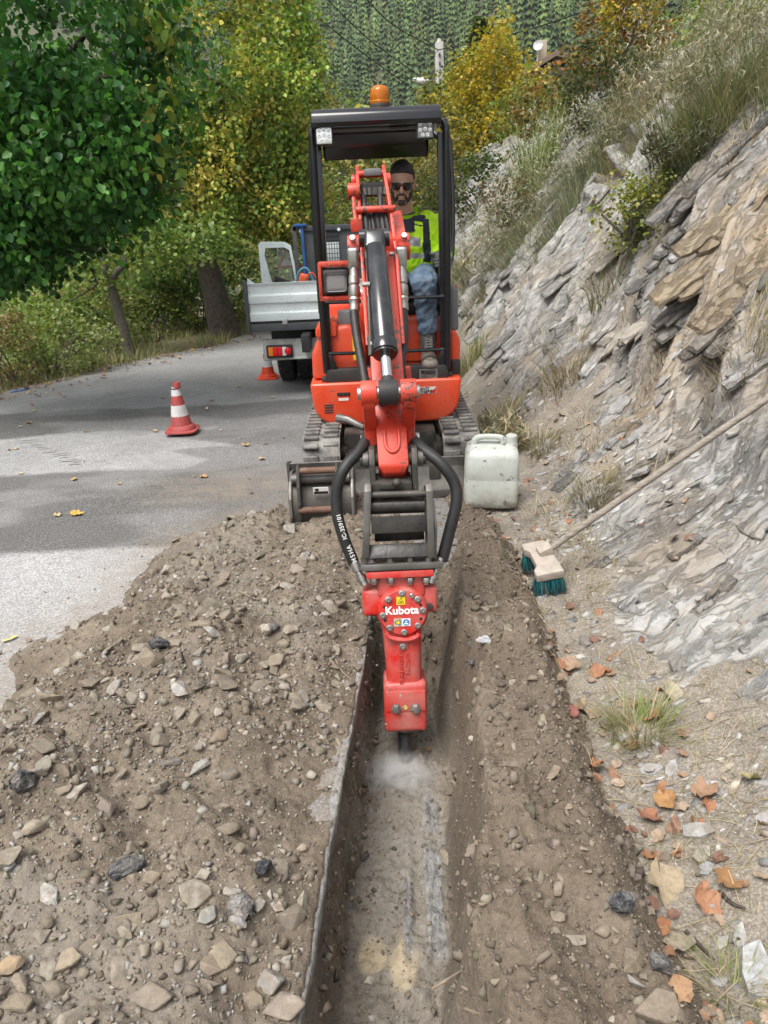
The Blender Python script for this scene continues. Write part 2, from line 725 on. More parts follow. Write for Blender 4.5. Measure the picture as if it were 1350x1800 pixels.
def bank_rock(x, y):
    """0 soil .. 1 bare rock"""
    s = x - bank_foot(y)
    n = fbm(x * 1.2 + 5, y * 0.8 + 2, 4, 97) + 0.16 * (fbm(x * 9, y * 5, 3, 99) - 0.5)
    r = sstep(0.48, 0.535, n + 0.09 * sstep(0.4, 1.0, s) + 0.06 * sstep(4.5, 6.5, y) - 0.12 * sstep(2.2, 3.2, s))
    e = 0.30 * (fbm(x * 6, y * 6, 3, 98) - 0.5)
    big = np.exp(-(((x - 1.32) / 0.42) ** 2 + ((y - 2.70) / 0.55) ** 2)) + e     # the pale slab right of the broom
    big2 = np.exp(-(((x - 2.0) / 0.6) ** 2 + ((y - 4.7) / 0.9) ** 2)) + e        # the dark outcrop
    return np.clip(r * sstep(0.15, 0.35, s) + 1.3 * sstep(0.40, 0.50, big) + 1.3 * sstep(0.35, 0.5, big2), 0, 1)


E1B = np.array([0.755, 0.10, 0.648])                 # direction of the bed traces, up the slope
E1B = E1B / np.linalg.norm(E1B)
NBB = np.array([-0.48, -0.66, 0.58])                  # normal of the beds
NBB = NBB - E1B * (NBB @ E1B)
NBB = NBB / np.linalg.norm(NBB)


def bed_steps(x, y, zb, period, seed, seglen):
    """height of the bed that crops out here: one value for each broken piece of a bed"""
    w = NBB[0] * x + NBB[1] * y + NBB[2] * zb
    u = E1B[0] * x + E1B[1] * y + E1B[2] * zb
    w = w + period * 1.1 * (fbm(u * 0.9 / seglen, w * 0.4 / period, 3, seed + 1) - 0.5)
    q = w / period
    i0_ = np.floor(q)
    fr = q - i0_
    soft = 0.018 + 0.004 * y

    def piece(i):
        off = 7.3 * hash2(i, i * 0, seed + 2)
        sl = seglen * (0.6 + 0.9 * hash2(i, i * 0 + 3, seed + 3))
        v = u / sl + off + 0.5 * (vnoise(w * 1.6 / period, u * 1.2 / seglen, seed + 4) - 0.5)
        j = np.floor(v)
        f = v - j
        k = sstep(0, 1, np.clip((f - (1 - 2.2 * soft / sl)) / (2.2 * soft / sl), 0, 1))
        return hash2(i, j, seed + 5) * (1 - k) + hash2(i, j + 1, seed + 5) * k
    h = piece(i0_)
    e = np.clip(soft / period, 0.05, 0.6)
    k = sstep(0, 1, np.clip((fr - (1 - e)) / e, 0, 1))
    return (h - 0.30 * fr) * (1 - k) + piece(i0_ + 1) * k, h


def bank_parts(x, y):
    s = x - bank_foot(y)
    zb = bank_base(x, y)
    rock = bank_rock(x, y)
    a, h1 = bed_steps(x, y, zb, 0.15, 211, 1.5)
    b_, h2 = bed_steps(x, y, zb, 0.055, 221, 0.85)
    c, h3 = bed_steps(x, y, zb, 0.020, 231, 0.42)
    far = 1 + 0.7 * sstep(4.5, 8, y)
    d = far * (0.16 * (a - 0.4) + 0.050 * (b_ - 0.4) + 0.010 * (c - 0.4)) * sstep(0.10, 0.55, s)
    d = d * (0.62 + 0.55 * sstep(3.2, 4.4, y))
    rough = (fbm(x * 4, y * 4, 4, 141) - 0.5) * 0.10 + (fbm(x * 20, y * 20, 3, 143) - 0.5) * 0.03
    soil = np.abs(fbm(x * 40, y * 40, 3, 145) - 0.5) * 0.022
    return zb, rock, d, rough * (0.35 + 0.65 * sstep(0, 0.6, s)) + soil * (1 - rock), 0.5 * h1 + 0.3 * h2 + 0.2 * h3


def bank_z(x, y):
    zb, rock, d, rough, _ = bank_parts(x, y)
    return zb + rock * d * 0.75 + rough


def attr(me, name, arr):
    a = me.attributes.new(name, 'FLOAT', 'POINT')
    a.data.foreach_set('value', np.ascontiguousarray(arr, dtype=np.float32).ravel())


# ---- materials of the ground
def road_material():
    m, nt, b = _nodes('asphalt')
    v = coord(nt)
    dust = N(nt, 'ShaderNodeAttribute', attribute_name='dust').outputs['Fac']
    agg = noise(nt, v, 95, 3, 0.75)
    agg2 = noise(nt, v, 45, 4, 0.6)
    base = ramp(nt, agg, [(0.28, (0.034, 0.033, 0.032)), (0.48, (0.105, 0.103, 0.099)), (0.62, (0.24, 0.236, 0.227)), (0.74, (0.45, 0.44, 0.42))])
    base = mix(nt, 0.35, base, ramp(nt, agg2, [(0.3, (0.05, 0.049, 0.047)), (0.7, (0.17, 0.166, 0.158))]))
    dcol = ramp(nt, agg, [(0.28, (0.17, 0.17, 0.168)), (0.5, (0.34, 0.338, 0.332)), (0.70, (0.60, 0.597, 0.585))])
    dn = ramp(nt, noise(nt, v, 2.3, 6, 0.65), [(0.25, 0.65), (0.75, 1.0)])
    f = math_n(nt, 'MULTIPLY', dust, dn, clamp=True)
    brk = ramp(nt, noise(nt, v, 14, 5, 0.7), [(0.35, 0.75), (0.7, 1.15)])
    f = math_n(nt, 'MULTIPLY', f, brk, clamp=True)
    col = mix(nt, f, base, dcol)
    big = ramp(nt, noise(nt, v, 0.7, 5, 0.6), [(0.3, 0.82), (0.7, 1.12)])
    col = mix(nt, 1.0, col, big, 'MULTIPLY')
    soil = N(nt, 'ShaderNodeAttribute', attribute_name='soil').outputs['Fac']
    sm = math_n(nt, 'MULTIPLY', soil, ramp(nt, noise(nt, v, 9, 6, 0.7), [(0.35, 0.2), (0.65, 1)]), clamp=True)
    col = mix(nt, sm, col, mix(nt, agg, (0.15, 0.125, 0.095), (0.34, 0.29, 0.23)))
    nt.links.new(col, b.inputs['Base Color'])
    b.inputs['Roughness'].default_value = 0.86
    b.inputs['Specular IOR Level'].default_value = 0.3
    bump(nt, b, agg, 0.55, 0.006)
    return m


def soil_material():
    m, nt, b = _nodes('earth')
    v = coord(nt)
    n1 = noise(nt, v, 5, 6, 0.65)
    n2 = noise(nt, v, 55, 5, 0.7)
    n3 = noise(nt, v, 190, 3, 0.6)
    col = ramp(nt, n1, [(0.25, (0.098, 0.081, 0.062)), (0.5, (0.183, 0.148, 0.111)), (0.75, (0.275, 0.23, 0.178))])
    col = mix(nt, 1.0, col, ramp(nt, n2, [(0.25, 0.62), (0.5, 1.0), (0.75, 1.3)]), 'MULTIPLY')
    col = mix(nt, ramp(nt, n3, [(0.60, 0), (0.68, 0.7)]), col, (0.40, 0.35, 0.28))
    wet = N(nt, 'ShaderNodeAttribute', attribute_name='damp').outputs['Fac']
    col = mix(nt, math_n(nt, 'MULTIPLY', wet, 0.6), col, mix(nt, n2, (0.09, 0.066, 0.046), (0.19, 0.148, 0.108)))
    clay = N(nt, 'ShaderNodeAttribute', attribute_name='clay').outputs['Fac']
    ccol = mix(nt, n2, (0.16, 0.148, 0.125), (0.40, 0.375, 0.325))
    col = mix(nt, math_n(nt, 'MULTIPLY', clay, ramp(nt, noise(nt, v, 11, 5, 0.7), [(0.3, 0.35), (0.65, 1)]), clamp=True), col, ccol)
    sand = N(nt, 'ShaderNodeAttribute', attribute_name='sand').outputs['Fac']
    col = mix(nt, math_n(nt, 'MULTIPLY', sand, 0.85), col, mix(nt, noise(nt, v, 25, 4, 0.6), (0.40, 0.32, 0.21), (0.60, 0.51, 0.36)))
    slate = N(nt, 'ShaderNodeAttribute', attribute_name='slate').outputs['Fac']
    st = noise(nt, coord(nt, 'world', (26, 4, 26)), 3.0, 6, 0.7)
    col = mix(nt, math_n(nt, 'MULTIPLY', slate, ramp(nt, n2, [(0.3, 0.55), (0.6, 1.0)]), clamp=True), col, ramp(nt, st, [(0.3, (0.10, 0.103, 0.105)), (0.5, (0.24, 0.24, 0.235)), (0.7, (0.42, 0.415, 0.40))]))
    nt.links.new(col, b.inputs['Base Color'])
    b.inputs['Roughness'].default_value = 0.92
    b.inputs['Specular IOR Level'].default_value = 0.2
    h = math_n(nt, 'ADD', math_n(nt, 'MULTIPLY', n2, 0.7), math_n(nt, 'MULTIPLY', n3, 0.4))
    bump(nt, b, h, 0.9, 0.012)
    return m


def bed_coord(nt, su, sv, sw):
    """coordinates along the bed traces, across the beds and in between"""
    g = N(nt, 'ShaderNodeNewGeometry').outputs['Position']
    third = np.cross(E1B, NBB)
    cmb = N(nt, 'ShaderNodeCombineXYZ')
    for k, (ax, sc) in enumerate(((E1B, su), (NBB, sv), (third, sw))):
        d = N(nt, 'ShaderNodeVectorMath', operation='DOT_PRODUCT')
        nt.links.new(g, d.inputs[0])
        d.inputs[1].default_value = tuple(float(q) * sc for q in ax)
        nt.links.new(d.outputs['Value'], cmb.inputs[k])
    return cmb.outputs[0]


def rock_colour(nt, base, v):
    """grey schist: streaks along the beds, rusty and yellowish stains, lichen"""
    vv = bed_coord(nt, 1.0, 5.0, 2.5)
    n1 = noise(nt, vv, 2.2, 8, 0.65, 0.4)
    n3 = noise(nt, vv, 12, 7, 0.7)
    c = mix(nt, 1.0, base, ramp(nt, n1, [(0.25, 0.62), (0.5, 1.0), (0.75, 1.28)]), 'MULTIPLY')
    c = mix(nt, 1.0, c, ramp(nt, n3, [(0.25, 0.58), (0.5, 1.0), (0.8, 1.22)]), 'MULTIPLY')
    om = ramp(nt, noise(nt, v, 1.7, 6, 0.65), [(0.50, 0), (0.64, 0.5)])
    c = mix(nt, om, c, mix(nt, n3, (0.20, 0.15, 0.095), (0.42, 0.335, 0.235)))
    rg = math_n(nt, 'ABSOLUTE', math_n(nt, 'SUBTRACT', noise(nt, vv, 4.5, 7, 0.62, 0.5), 0.5))
    c = mix(nt, 1.0, c, ramp(nt, rg, [(0.0, 0.70), (0.015, 0.93), (0.08, 1.04)]), 'MULTIPLY')
    n3 = math_n(nt, 'ADD', n3, math_n(nt, 'MULTIPLY', ramp(nt, rg, [(0.0, 0.0), (0.06, 0.8), (0.25, 1.0)]), 0.9))
    pale = ramp(nt, noise(nt, v, 5, 6, 0.7), [(0.60, 0), (0.70, 0.45)])
    c = mix(nt, pale, c, (0.50, 0.49, 0.46))
    return c, n3


def rock_material():
    m, nt, b = _nodes('schist')
    v = coord(nt)
    bed = N(nt, 'ShaderNodeAttribute', attribute_name='bed').outputs['Fac']
    base = ramp(nt, bed, [(0.15, (0.185, 0.178, 0.165)), (0.5, (0.29, 0.282, 0.263)), (0.85, (0.40, 0.392, 0.368))])
    col, n3 = rock_colour(nt, base, v)
    ochre = N(nt, 'ShaderNodeAttribute', attribute_name='ochre').outputs['Fac']
    om = math_n(nt, 'MULTIPLY', ochre, ramp(nt, noise(nt, v, 4, 5, 0.6), [(0.3, 0.25), (0.6, 0.95)]))
    col = mix(nt, om, col, mix(nt, n3, (0.17, 0.125, 0.08), (0.40, 0.30, 0.19)))
    soil = N(nt, 'ShaderNodeAttribute', attribute_name='soil').outputs['Fac']
    sn = noise(nt, v, 70, 5, 0.7)
    scol = ramp(nt, noise(nt, v, 130, 4, 0.75), [(0.25, (0.14, 0.118, 0.09)), (0.5, (0.28, 0.245, 0.20)), (0.72, (0.50, 0.46, 0.395))])
    scol = mix(nt, 1.0, scol, ramp(nt, noise(nt, v, 3.3, 6, 0.65), [(0.3, 0.70), (0.7, 1.15)]), 'MULTIPLY')
    sf = math_n(nt, 'SUBTRACT', math_n(nt, 'ADD', soil, math_n(nt, 'MULTIPLY', noise(nt, v, 16, 5, 0.7), 0.9)), 0.52, clamp=True)
    sf = ramp(nt, sf, [(0.1, 0), (0.45, 1)])
    col = mix(nt, sf, col, scol)
    nt.links.new(col, b.inputs['Base Color'])
    b.inputs['Roughness'].default_value = 0.88
    b.inputs['Specular IOR Level'].default_value = 0.25
    h = mix(nt, sf, n3, sn)
    bump(nt, b, h, 0.8, 0.013)
    return m


M = {}
M['asphalt'] = road_material()
M['earth'] = soil_material()
M['schist'] = rock_material()
M['stone_obj'] = obj_mat('stone_piece', vscale=45, bmp=0.8, bscale=70, var=0.4, speck=0.3, soil=0.85)
M['slab_obj'] = obj_mat('slab_piece', vscale=22, bmp=0.8, bscale=60, var=0.45, bdist=0.006, soil=0.6)
M['stone'] = tint_mat('small_stones', vscale=60, bmp=0.4, var=0.3)
M['slab'] = tint_mat('slate_chips', vscale=30, bmp=0.5, var=0.35)

# ---- far ground (one sheet out to the horizon, below everything near)
gx = np.concatenate([-np.geomspace(600, 6, 40), np.linspace(-5.5, 8, 28), np.geomspace(9, 600, 40)])
gy = np.concatenate([[-300, -120, -40, -14, -5, -1], np.linspace(0.5, 20, 40), np.geomspace(22, 700, 44)])
X, Y_ = np.meshgrid(gx, gy, indexing='ij')


def land_z(x, y):
    """valley floor and the wooded mountain side beyond"""
    z = -0.6 + 0 * x
    left = np.maximum(0, -x - 5.0)
    z = z - 0.42 * np.minimum(left, 14) + 0.30 * np.maximum(0, left - 26)
    hill = np.maximum(0, y - 215 + 0.30 * x)
    z = z + np.minimum(np.minimum(0.62 * hill, 50 + 0.52 * hill), 190)
    z = z + (fbm(x * 0.012, y * 0.012, 3, 151) - 0.5) * np.clip(hill * 0.45, 0, 45)
    rightrise = np.maximum(0, x - 5.0)
    z = z + np.where(y > 0, np.minimum(0.45 * rightrise, 40), 0.3 * rightrise)
    return z


M['land'] = pm('forest_floor', (0.055, 0.068, 0.032), (0.085, 0.085, 0.045), scale=0.3, rough=0.95, bmp=0.3, bscale=3, bdist=0.1)
far = np_mesh('ground', np.stack([X, Y_, land_z(X, Y_)], 2).reshape(-1, 3), grid_faces(len(gx), len(gy)), M['land'], True)
tag(link('ground', far), kind='structure')

# ---- road
rx = np.concatenate([np.linspace(-7.2, -4.2, 16)[:-1], np.linspace(-4.2, 1.0, 165)])
ry = np.concatenate([np.linspace(0.1, 6, 190)[:-1], np.linspace(6, 13, 110)[:-1], np.linspace(13, 40, 30)])
X, Y_ = np.meshgrid(rx, ry, indexing='ij')


def road_left(y):
    """left edge of the carriageway: it bends to the right with distance, then away to the left"""
    return np.interp(y, [0, 5, 8.4, 10.4, 11.9, 13, 16, 22, 40], [-5.6, -4.9, -4.25, -3.42, -2.45, -2.2, -2.3, -3.2, -7.5])


right_lim = np.where(Y_ < 3.25, trench_x(Y_), 1.0)
EDGE = road_left(Y_) + 0.10 * (vnoise(Y_ * 2.3, 0 * Y_, 33) - 0.5)
Xr = np.clip(X, EDGE, right_lim)
fx = (X - rx[0]) / (rx[-1] - rx[0])
bend = np.interp(Y_, [0, 12, 16, 24, 40], [0, 0, 0.0, -0.5, -3])
Z = road_z(Y_) + 0.012 * (fbm(Xr * 1.1, Y_ * 1.1, 3, 161) - 0.5) - 0.45 * ((Y_ < 3.45) & (Y_ > 3.12) & (X > trench_x(Y_) + 0.01))
dist_pts = lambda pts: [g2(*p) for p in pts]
lightA = poly_sd(Xr, Y_, dist_pts(((-400, 725), (0, 716), (200, 707), (400, 700), (545, 688), (545, 600), (700, 560), (0, 560), (-700, 600))))
lightB = poly_sd(Xr, Y_, dist_pts(((-300, 775), (0, 766), (140, 752), (300, 748), (390, 741), (385, 749), (300, 763), (400, 775), (420, 782), (300, 790), (375, 806), (330, 826), (170, 829), (0, 838), (-300, 860))))
lightC = poly_sd(Xr, Y_, dist_pts(((-300, 985), (0, 972), (150, 965), (300, 960), (420, 950), (620, 900), (500, 1200), (-100, 1500), (-500, 1300))))
wob = 0.17 * (fbm(Xr * 2.2, Y_ * 3, 5, 171, 0.6) - 0.5)
dustA = 0.85 * sstep(-0.04, 0.05, lightA + wob)
dustB = 1.0 * sstep(-0.03, 0.04, lightB + wob * 0.5)
dustC = 1.25 * sstep(-0.04, 0.05, lightC + wob * 0.7)
grey = 0.55 * sstep(0.45, 0.62, fbm(Xr * 0.9, Y_ * 2.0, 4, 173))
near_m = 0.42 * sstep(-1.6, 0.2, Xr)
dust = np.maximum.reduce([dustA, dustB, dustC, grey * 0.8, near_m * sstep(7.4, 5.6, Y_)])
soil_d = sstep(0.45, -0.1, -poly_sd(Xr, Y_, HEAP)) * 0.9
soil_d = np.maximum(soil_d, 0.85 * np.exp(-(((Xr + 0.95) / 0.55) ** 2 + ((Y_ - 4.75) / 0.30) ** 2)))
soil_d = np.maximum(soil_d, 0.7 * sstep(0.55, 0.1, np.abs(Xr - EDGE)) * (fbm(Xr * 2, Y_ * 2, 3, 175) > 0.4))
me = np_mesh('road', np.stack([Xr, Y_, Z], 2).reshape(-1, 3), grid_faces(len(rx), len(ry)), M['asphalt'], True)
attr(me, 'dust', dust)
attr(me, 'soil', soil_d)
road = tag(link('road', me), kind='structure')

# ---- cut edge of the asphalt slab along the trench
ys = np.linspace(0.15, 3.25, 260)
prof = [(-0.016, 0.003), (0.003, 0.003), (0.007, -0.006), (0.005, -0.03), (0.0, -0.07), (-0.06, -0.075)]
P = np.zeros((len(ys), len(prof), 3))
for k, (dx, dz) in enumerate(prof):
    jag = 0.004 * (vnoise(ys * 55, 0 * ys + k, 181) - 0.5) + 0.008 * (vnoise(ys * 6, 0 * ys + k * 0.2, 183) - 0.5)
    P[:, k, 0] = trench_x(ys) + dx * (0.6 + 0.8 * vnoise(ys * 8, 0 * ys, 187)) + (jag if k in (1, 2, 3, 4) else 0)
    P[:, k, 1] = ys
    P[:, k, 2] = dz + 0.006 * (vnoise(ys * 17, 0 * ys + 7 * k, 185) - 0.5) + 0.002
M['cut'] = pm('cut_asphalt', (0.36, 0.35, 0.335), (0.18, 0.172, 0.16), scale=40, rough=0.9, bmp=0.8, bscale=110, bdist=0.01, dust=0.7, dustcol=(0.28, 0.24, 0.18))
cut = np_mesh('slab_edge', P.reshape(-1, 3), grid_faces(len(ys), len(prof)), M['cut'], True)
link('slab_edge', cut, road)

# ---- the trench and the earth right of it
sx = np.linspace(-0.42, 0.86, 165)
sy = np.concatenate([np.linspace(0.15, 2.2, 280)[:-1], np.linspace(2.2, 4.75, 220)])
X, Y_ = np.meshgrid(sx, sy, indexing='ij')
Z = soil_z(X, Y_)
me = np_mesh('trench', np.stack([X, Y_, Z], 2).reshape(-1, 3), grid_faces(len(sx), len(sy)), M['earth'], True)
u = X - trench_x(Y_)
on_floor = sstep(0.40, 0.26, u) * sstep(3.0, 2.7, Y_)
attr(me, 'damp', np.clip(sstep(0.25, 0.50, u) * 0.75 * (0.5 + fbm(X * 3, Y_ * 3, 3, 187)), 0, 1))
attr(me, 'clay', np.clip(on_floor * (0.35 + 0.9 * np.exp(-((X - 0.04) / 0.16) ** 2 - ((Y_ - 2.2) / 0.5) ** 2) + 0.75 * (fbm(X * 3, Y_ * 2, 3, 189) - 0.15)), 0, 1))
q1, q2 = gz(655, 1672, -0.39), gz(708, 1695, -0.39)
s1 = np.exp(-(((X - q1.x) / 0.045) ** 2 + ((Y_ - q1.y) / 0.075) ** 2))
s2 = np.exp(-(((X - q2.x) / 0.042) ** 2 + ((Y_ - q2.y) / 0.10) ** 2))
attr(me, 'sand', sstep(0.25, 0.6, np.maximum(s1, s2) + 0.4 * (fbm(X * 18, Y_ * 18, 3, 191) - 0.5)) * 0.9)
attr(me, 'slate', slate_strips(X, Y_)[1])
trench = tag(link('trench', me), kind='structure')

# ---- the earth face under the asphalt on the left
ys = np.linspace(0.15, 3.2, 380)
zs = np.linspace(-0.05, -0.46, 36)
YY, ZZ = np.meshgrid(ys, zs, indexing='ij')
xx_ = trench_x(YY) - 0.016 + 0.09 * (-0.05 - ZZ) + 0.075 * (fbm(YY * 5, ZZ * 7, 4, 67) - 0.5) + 0.05 * np.abs(fbm(YY * 22, ZZ * 24, 3, 68) - 0.5) - 0.03 * sstep(-0.12, -0.05, ZZ)
me = np_mesh('trench_side', np.stack([xx_, YY, ZZ], 2).reshape(-1, 3), grid_faces(len(ys), len(zs))[:, ::-1], M['earth'], True)
for nm, val in (('damp', 0.35), ('clay', 0.15), ('sand', 0.0), ('slate', 0.0)):
    attr(me, nm, val + 0 * YY)
link('trench_side', me, trench)

# ---- spoil heap on the road
hx = np.linspace(-2.1, 0.30, 270)
hy = np.concatenate([np.linspace(0.5, 2.4, 240)[:-1], np.linspace(2.4, 4.7, 200)])
X, Y_ = np.meshgrid(hx, hy, indexing='ij')
Z = heap_h(X, Y_)
tx = trench_x(Y_)
over = (X > tx) & (Y_ < 3.3)
Xh = np.where(over, tx - 0.001 - 0.0, X)
Z = np.where(over, np.minimum(heap_h(tx - 0.004, Y_), 0.02) - 0.02 - 0.3 * np.clip(X - tx, 0, 0.08), Z)
F = grid_faces(len(hx), len(hy))
zc = Z.reshape(-1)[F].max(1)
oc = over.reshape(-1)[F].min(1)
F = F[(zc > -0.028) & (oc < 1)]
me = np_mesh('spoil_heap', np.stack([Xh, Y_, Z], 2).reshape(-1, 3), F, M['earth'], True)
attr(me, 'damp', np.clip(0.9 * sstep(0.50, 0.72, fbm(X * 1.7 + 4, Y_ * 1.7, 4, 193)), 0, 1))
attr(me, 'clay', np.clip(0.5 * sstep(0.52, 0.7, fbm(X * 2.3 + 9, Y_ * 2.3, 4, 195)), 0, 1))
attr(me, 'sand', 0 * X)
attr(me, 'slate', 0 * X)
heap = tag(link('spoil_heap', me), kind='structure')

# ---- the rocky bank
by = np.concatenate([np.geomspace(0.9, 7.0, 640)[:-1], np.geomspace(7.0, 26, 150)])
bs = np.concatenate([np.linspace(-0.30, 1.7, 200)[:-1], np.linspace(1.7, 3.6, 60)[:-1], np.linspace(3.6, 16, 28)])
S, Y_ = np.meshgrid(bs, by, indexing='ij')
X = S + bank_foot(Y_)
zb_, rockm, d_, rough_, bed_ = bank_parts(X, Y_)
sl = np.clip((bank_base(X + 0.05, Y_) - bank_base(X - 0.05, Y_)) / 0.1, 0, 2.0)
nl = np.sqrt(1 + sl * sl + 0.09)
dd_ = rockm * d_
Z = zb_ + rough_ + dd_ * 1.0 / nl + 0.004
Xs = X - dd_ * sl / nl
Ys = Y_ - dd_ * 0.30 / nl
bank_me = np_mesh('rocky_bank', np.stack([Xs, Ys, Z], 2).reshape(-1, 3), grid_faces(len(bs), len(by)), M['schist'], True)
bank_me.set_sharp_from_angle(angle=rad(38))
attr(bank_me, 'soil', 1 - rockm)
attr(bank_me, 'bed', np.clip(bed_ - 0.30 * np.exp(-(((X - 2.0) / 0.6) ** 2 + ((Y_ - 4.9) / 0.8) ** 2)) + 0.25 * np.exp(-(((X - 1.3) / 0.45) ** 2 + ((Y_ - 2.7) / 0.6) ** 2)), 0, 1))
attr(bank_me, 'ochre', np.clip(np.exp(-(((X - 2.15) / 0.42) ** 2 + ((Y_ - 4.35) / 0.5) ** 2)) + 0.6 * np.exp(-(((X - 1.6) / 0.25) ** 2 + ((Y_ - 4.6) / 0.3) ** 2)), 0, 1))
bank = tag(link('rocky_bank', bank_me), kind='structure')


# ================================================================== MINI EXCAVATOR
M['red'] = pm('orange_red_paint', (0.70, 0.060, 0.014), (0.64, 0.052, 0.012), scale=5, rough=0.34, dust=0.55, dscale=7, dustcol=(0.42, 0.22, 0.15), coat=0.25, chips=0.6)
M['red_arm'] = pm('red_arm_paint', (0.62, 0.040, 0.016), (0.54, 0.035, 0.015), scale=6, rough=0.38, dust=0.5, dscale=9, dustcol=(0.42, 0.22, 0.165), chips=1.3, chipcol=(0.045, 0.035, 0.03))
M['red_breaker'] = pm('red_breaker_paint', (0.55, 0.018, 0.012), (0.47, 0.016, 0.012), scale=6, rough=0.33, dust=1.0, dscale=6, dustcol=(0.50, 0.33, 0.28), chips=0.5, coat=0.2)
M['black'] = pm('black_paint', (0.006, 0.007, 0.009), (0.009, 0.010, 0.013), scale=7, rough=0.22, dust=0.05, dscale=6, dustcol=(0.22, 0.21, 0.19), coat=0.2)
M['blackm'] = pm('black_plastic', (0.017, 0.017, 0.018), (0.026, 0.025, 0.024), scale=9, rough=0.6, dust=0.16, dustcol=(0.20, 0.18, 0.15))
M['rubber'] = pm('rubber', (0.018, 0.018, 0.018), (0.03, 0.029, 0.028), scale=14, rough=0.75, dust=0.45, dustcol=(0.16, 0.145, 0.12), bmp=0.4, bscale=90)
M['track'] = pm('dusty_track_rubber', (0.055, 0.053, 0.05), (0.10, 0.096, 0.088), scale=12, rough=0.85, dust=1.0, dustcol=(0.44, 0.42, 0.38), bmp=0.5, bscale=60)
M['hose'] = pm('hose_sleeve', (0.013, 0.013, 0.014), (0.02, 0.02, 0.021), scale=20, rough=0.5, dust=0.12, dustcol=(0.2, 0.18, 0.15), bmp=0.35, bscale=45, bdist=0.006)
M['steel'] = pm('worn_steel', (0.22, 0.21, 0.195), (0.10, 0.095, 0.088), scale=9, rough=0.5, metal=0.75, dust=0.5, dustcol=(0.27, 0.25, 0.21), chips=0.4)
M['blade'] = pm('scraped_blade_steel', (0.15, 0.145, 0.135), (0.30, 0.285, 0.26), scale=11, rough=0.6, metal=0.4, dust=0.6, dustcol=(0.30, 0.27, 0.22), chips=0.5)
M['darksteel'] = pm('dark_greasy_steel', (0.045, 0.043, 0.04), (0.085, 0.078, 0.07), scale=14, rough=0.5, metal=0.5, dust=0.55, dustcol=(0.22, 0.19, 0.15), chips=0.6, chipcol=(0.2, 0.18, 0.15))
M['grease'] = pm('black_grease', (0.012, 0.011, 0.011), (0.03, 0.027, 0.024), scale=25, rough=0.35, dust=0.3, dustcol=(0.16, 0.14, 0.11), bmp=0.4, bscale=50)
M['chrome'] = pm('chrome', (0.72, 0.71, 0.69), (0.62, 0.61, 0.59), rough=0.14, metal=1.0)
M['zinc'] = pm('zinc_fitting', (0.55, 0.54, 0.51), (0.38, 0.37, 0.35), scale=30, rough=0.32, metal=0.9, dust=0.25)
M['rust'] = pm('rusty_steel', (0.13, 0.060, 0.040), (0.20, 0.12, 0.085), scale=22, rough=0.7, metal=0.3, dust=0.4)
M['cylblack'] = pm('cylinder_black', (0.012, 0.013, 0.015), (0.02, 0.021, 0.024), rough=0.16, dust=0.09, dustcol=(0.35, 0.34, 0.32), coat=0.4, dscale=16)
M['grey_plastic'] = pm('grey_plastic', (0.16, 0.165, 0.17), (0.13, 0.13, 0.135), rough=0.5, dust=0.3)
M['white_print'] = pm('white_print', (0.78, 0.77, 0.74), (0.66, 0.65, 0.62), rough=0.5)
M['yellow_print'] = pm('yellow_print', (0.80, 0.60, 0.02), (0.75, 0.55, 0.02), rough=0.5)
M['blue_print'] = pm('blue_print', (0.02, 0.16, 0.45), rough=0.5)
M['black_print'] = pm('black_print', (0.012, 0.012, 0.012), rough=0.5)
M['orange_print'] = pm('red_print', (0.55, 0.03, 0.02), rough=0.5)


def glassy(name, col, rough=0.08, trans=0.6, alpha=None):
    m, nt, b = _nodes(name)
    b.inputs['Base Color'].default_value = c4(col)
    b.inputs['Roughness'].default_value = rough
    b.inputs['Transmission Weight'].default_value = trans
    b.inputs['IOR'].default_value = 1.45
    return m


M['amber'] = glassy('amber_lens', (0.95, 0.27, 0.01), 0.10, 0.55)
M['lens'] = glassy('clear_lens', (0.55, 0.55, 0.55), 0.15, 0.55)
M['led'] = pm('led_reflector', (0.82, 0.82, 0.80), (0.7, 0.7, 0.68), rough=0.18, metal=0.6)
M['amber_core'] = pm('amber_core', (0.75, 0.20, 0.01), (0.5, 0.12, 0.01), rough=0.3)


def text_mesh(name, body, size, mat, parent, origin, xdir, ydir, bold=0.0, depth=0.0006, align='CENTER', shear=0.0):
    cu = bpy.data.curves.new(name, 'FONT')
    cu.body = body
    cu.size = size
    cu.align_x = align
    cu.align_y = 'CENTER'
    cu.extrude = depth
    cu.offset = bold
    cu.shear = shear
    cu.resolution_u = 3
    tmp = bpy.data.objects.new('tmp', cu)
    COL.objects.link(tmp)
    bpy.context.view_layer.update()
    me = bpy.data.meshes.new_from_object(tmp)
    bpy.data.objects.remove(tmp)
    xd = Vector(xdir).normalized()
    yd = Vector(ydir)
    yd = (yd - xd * yd.dot(xd)).normalized()
    zd = xd.cross(yd)
    m = Matrix((xd, yd, zd)).transposed().to_4x4()
    m.translation = Vector(origin)
    me.transform(m)
    me.materials.clear()
    me.materials.append(mat)
    return link(name, me, parent)


EX = thing('mini_excavator', 'orange red mini excavator with black canopy and hydraulic breaker, standing over the trench', 'excavator', (0.05, 5.3, 0))

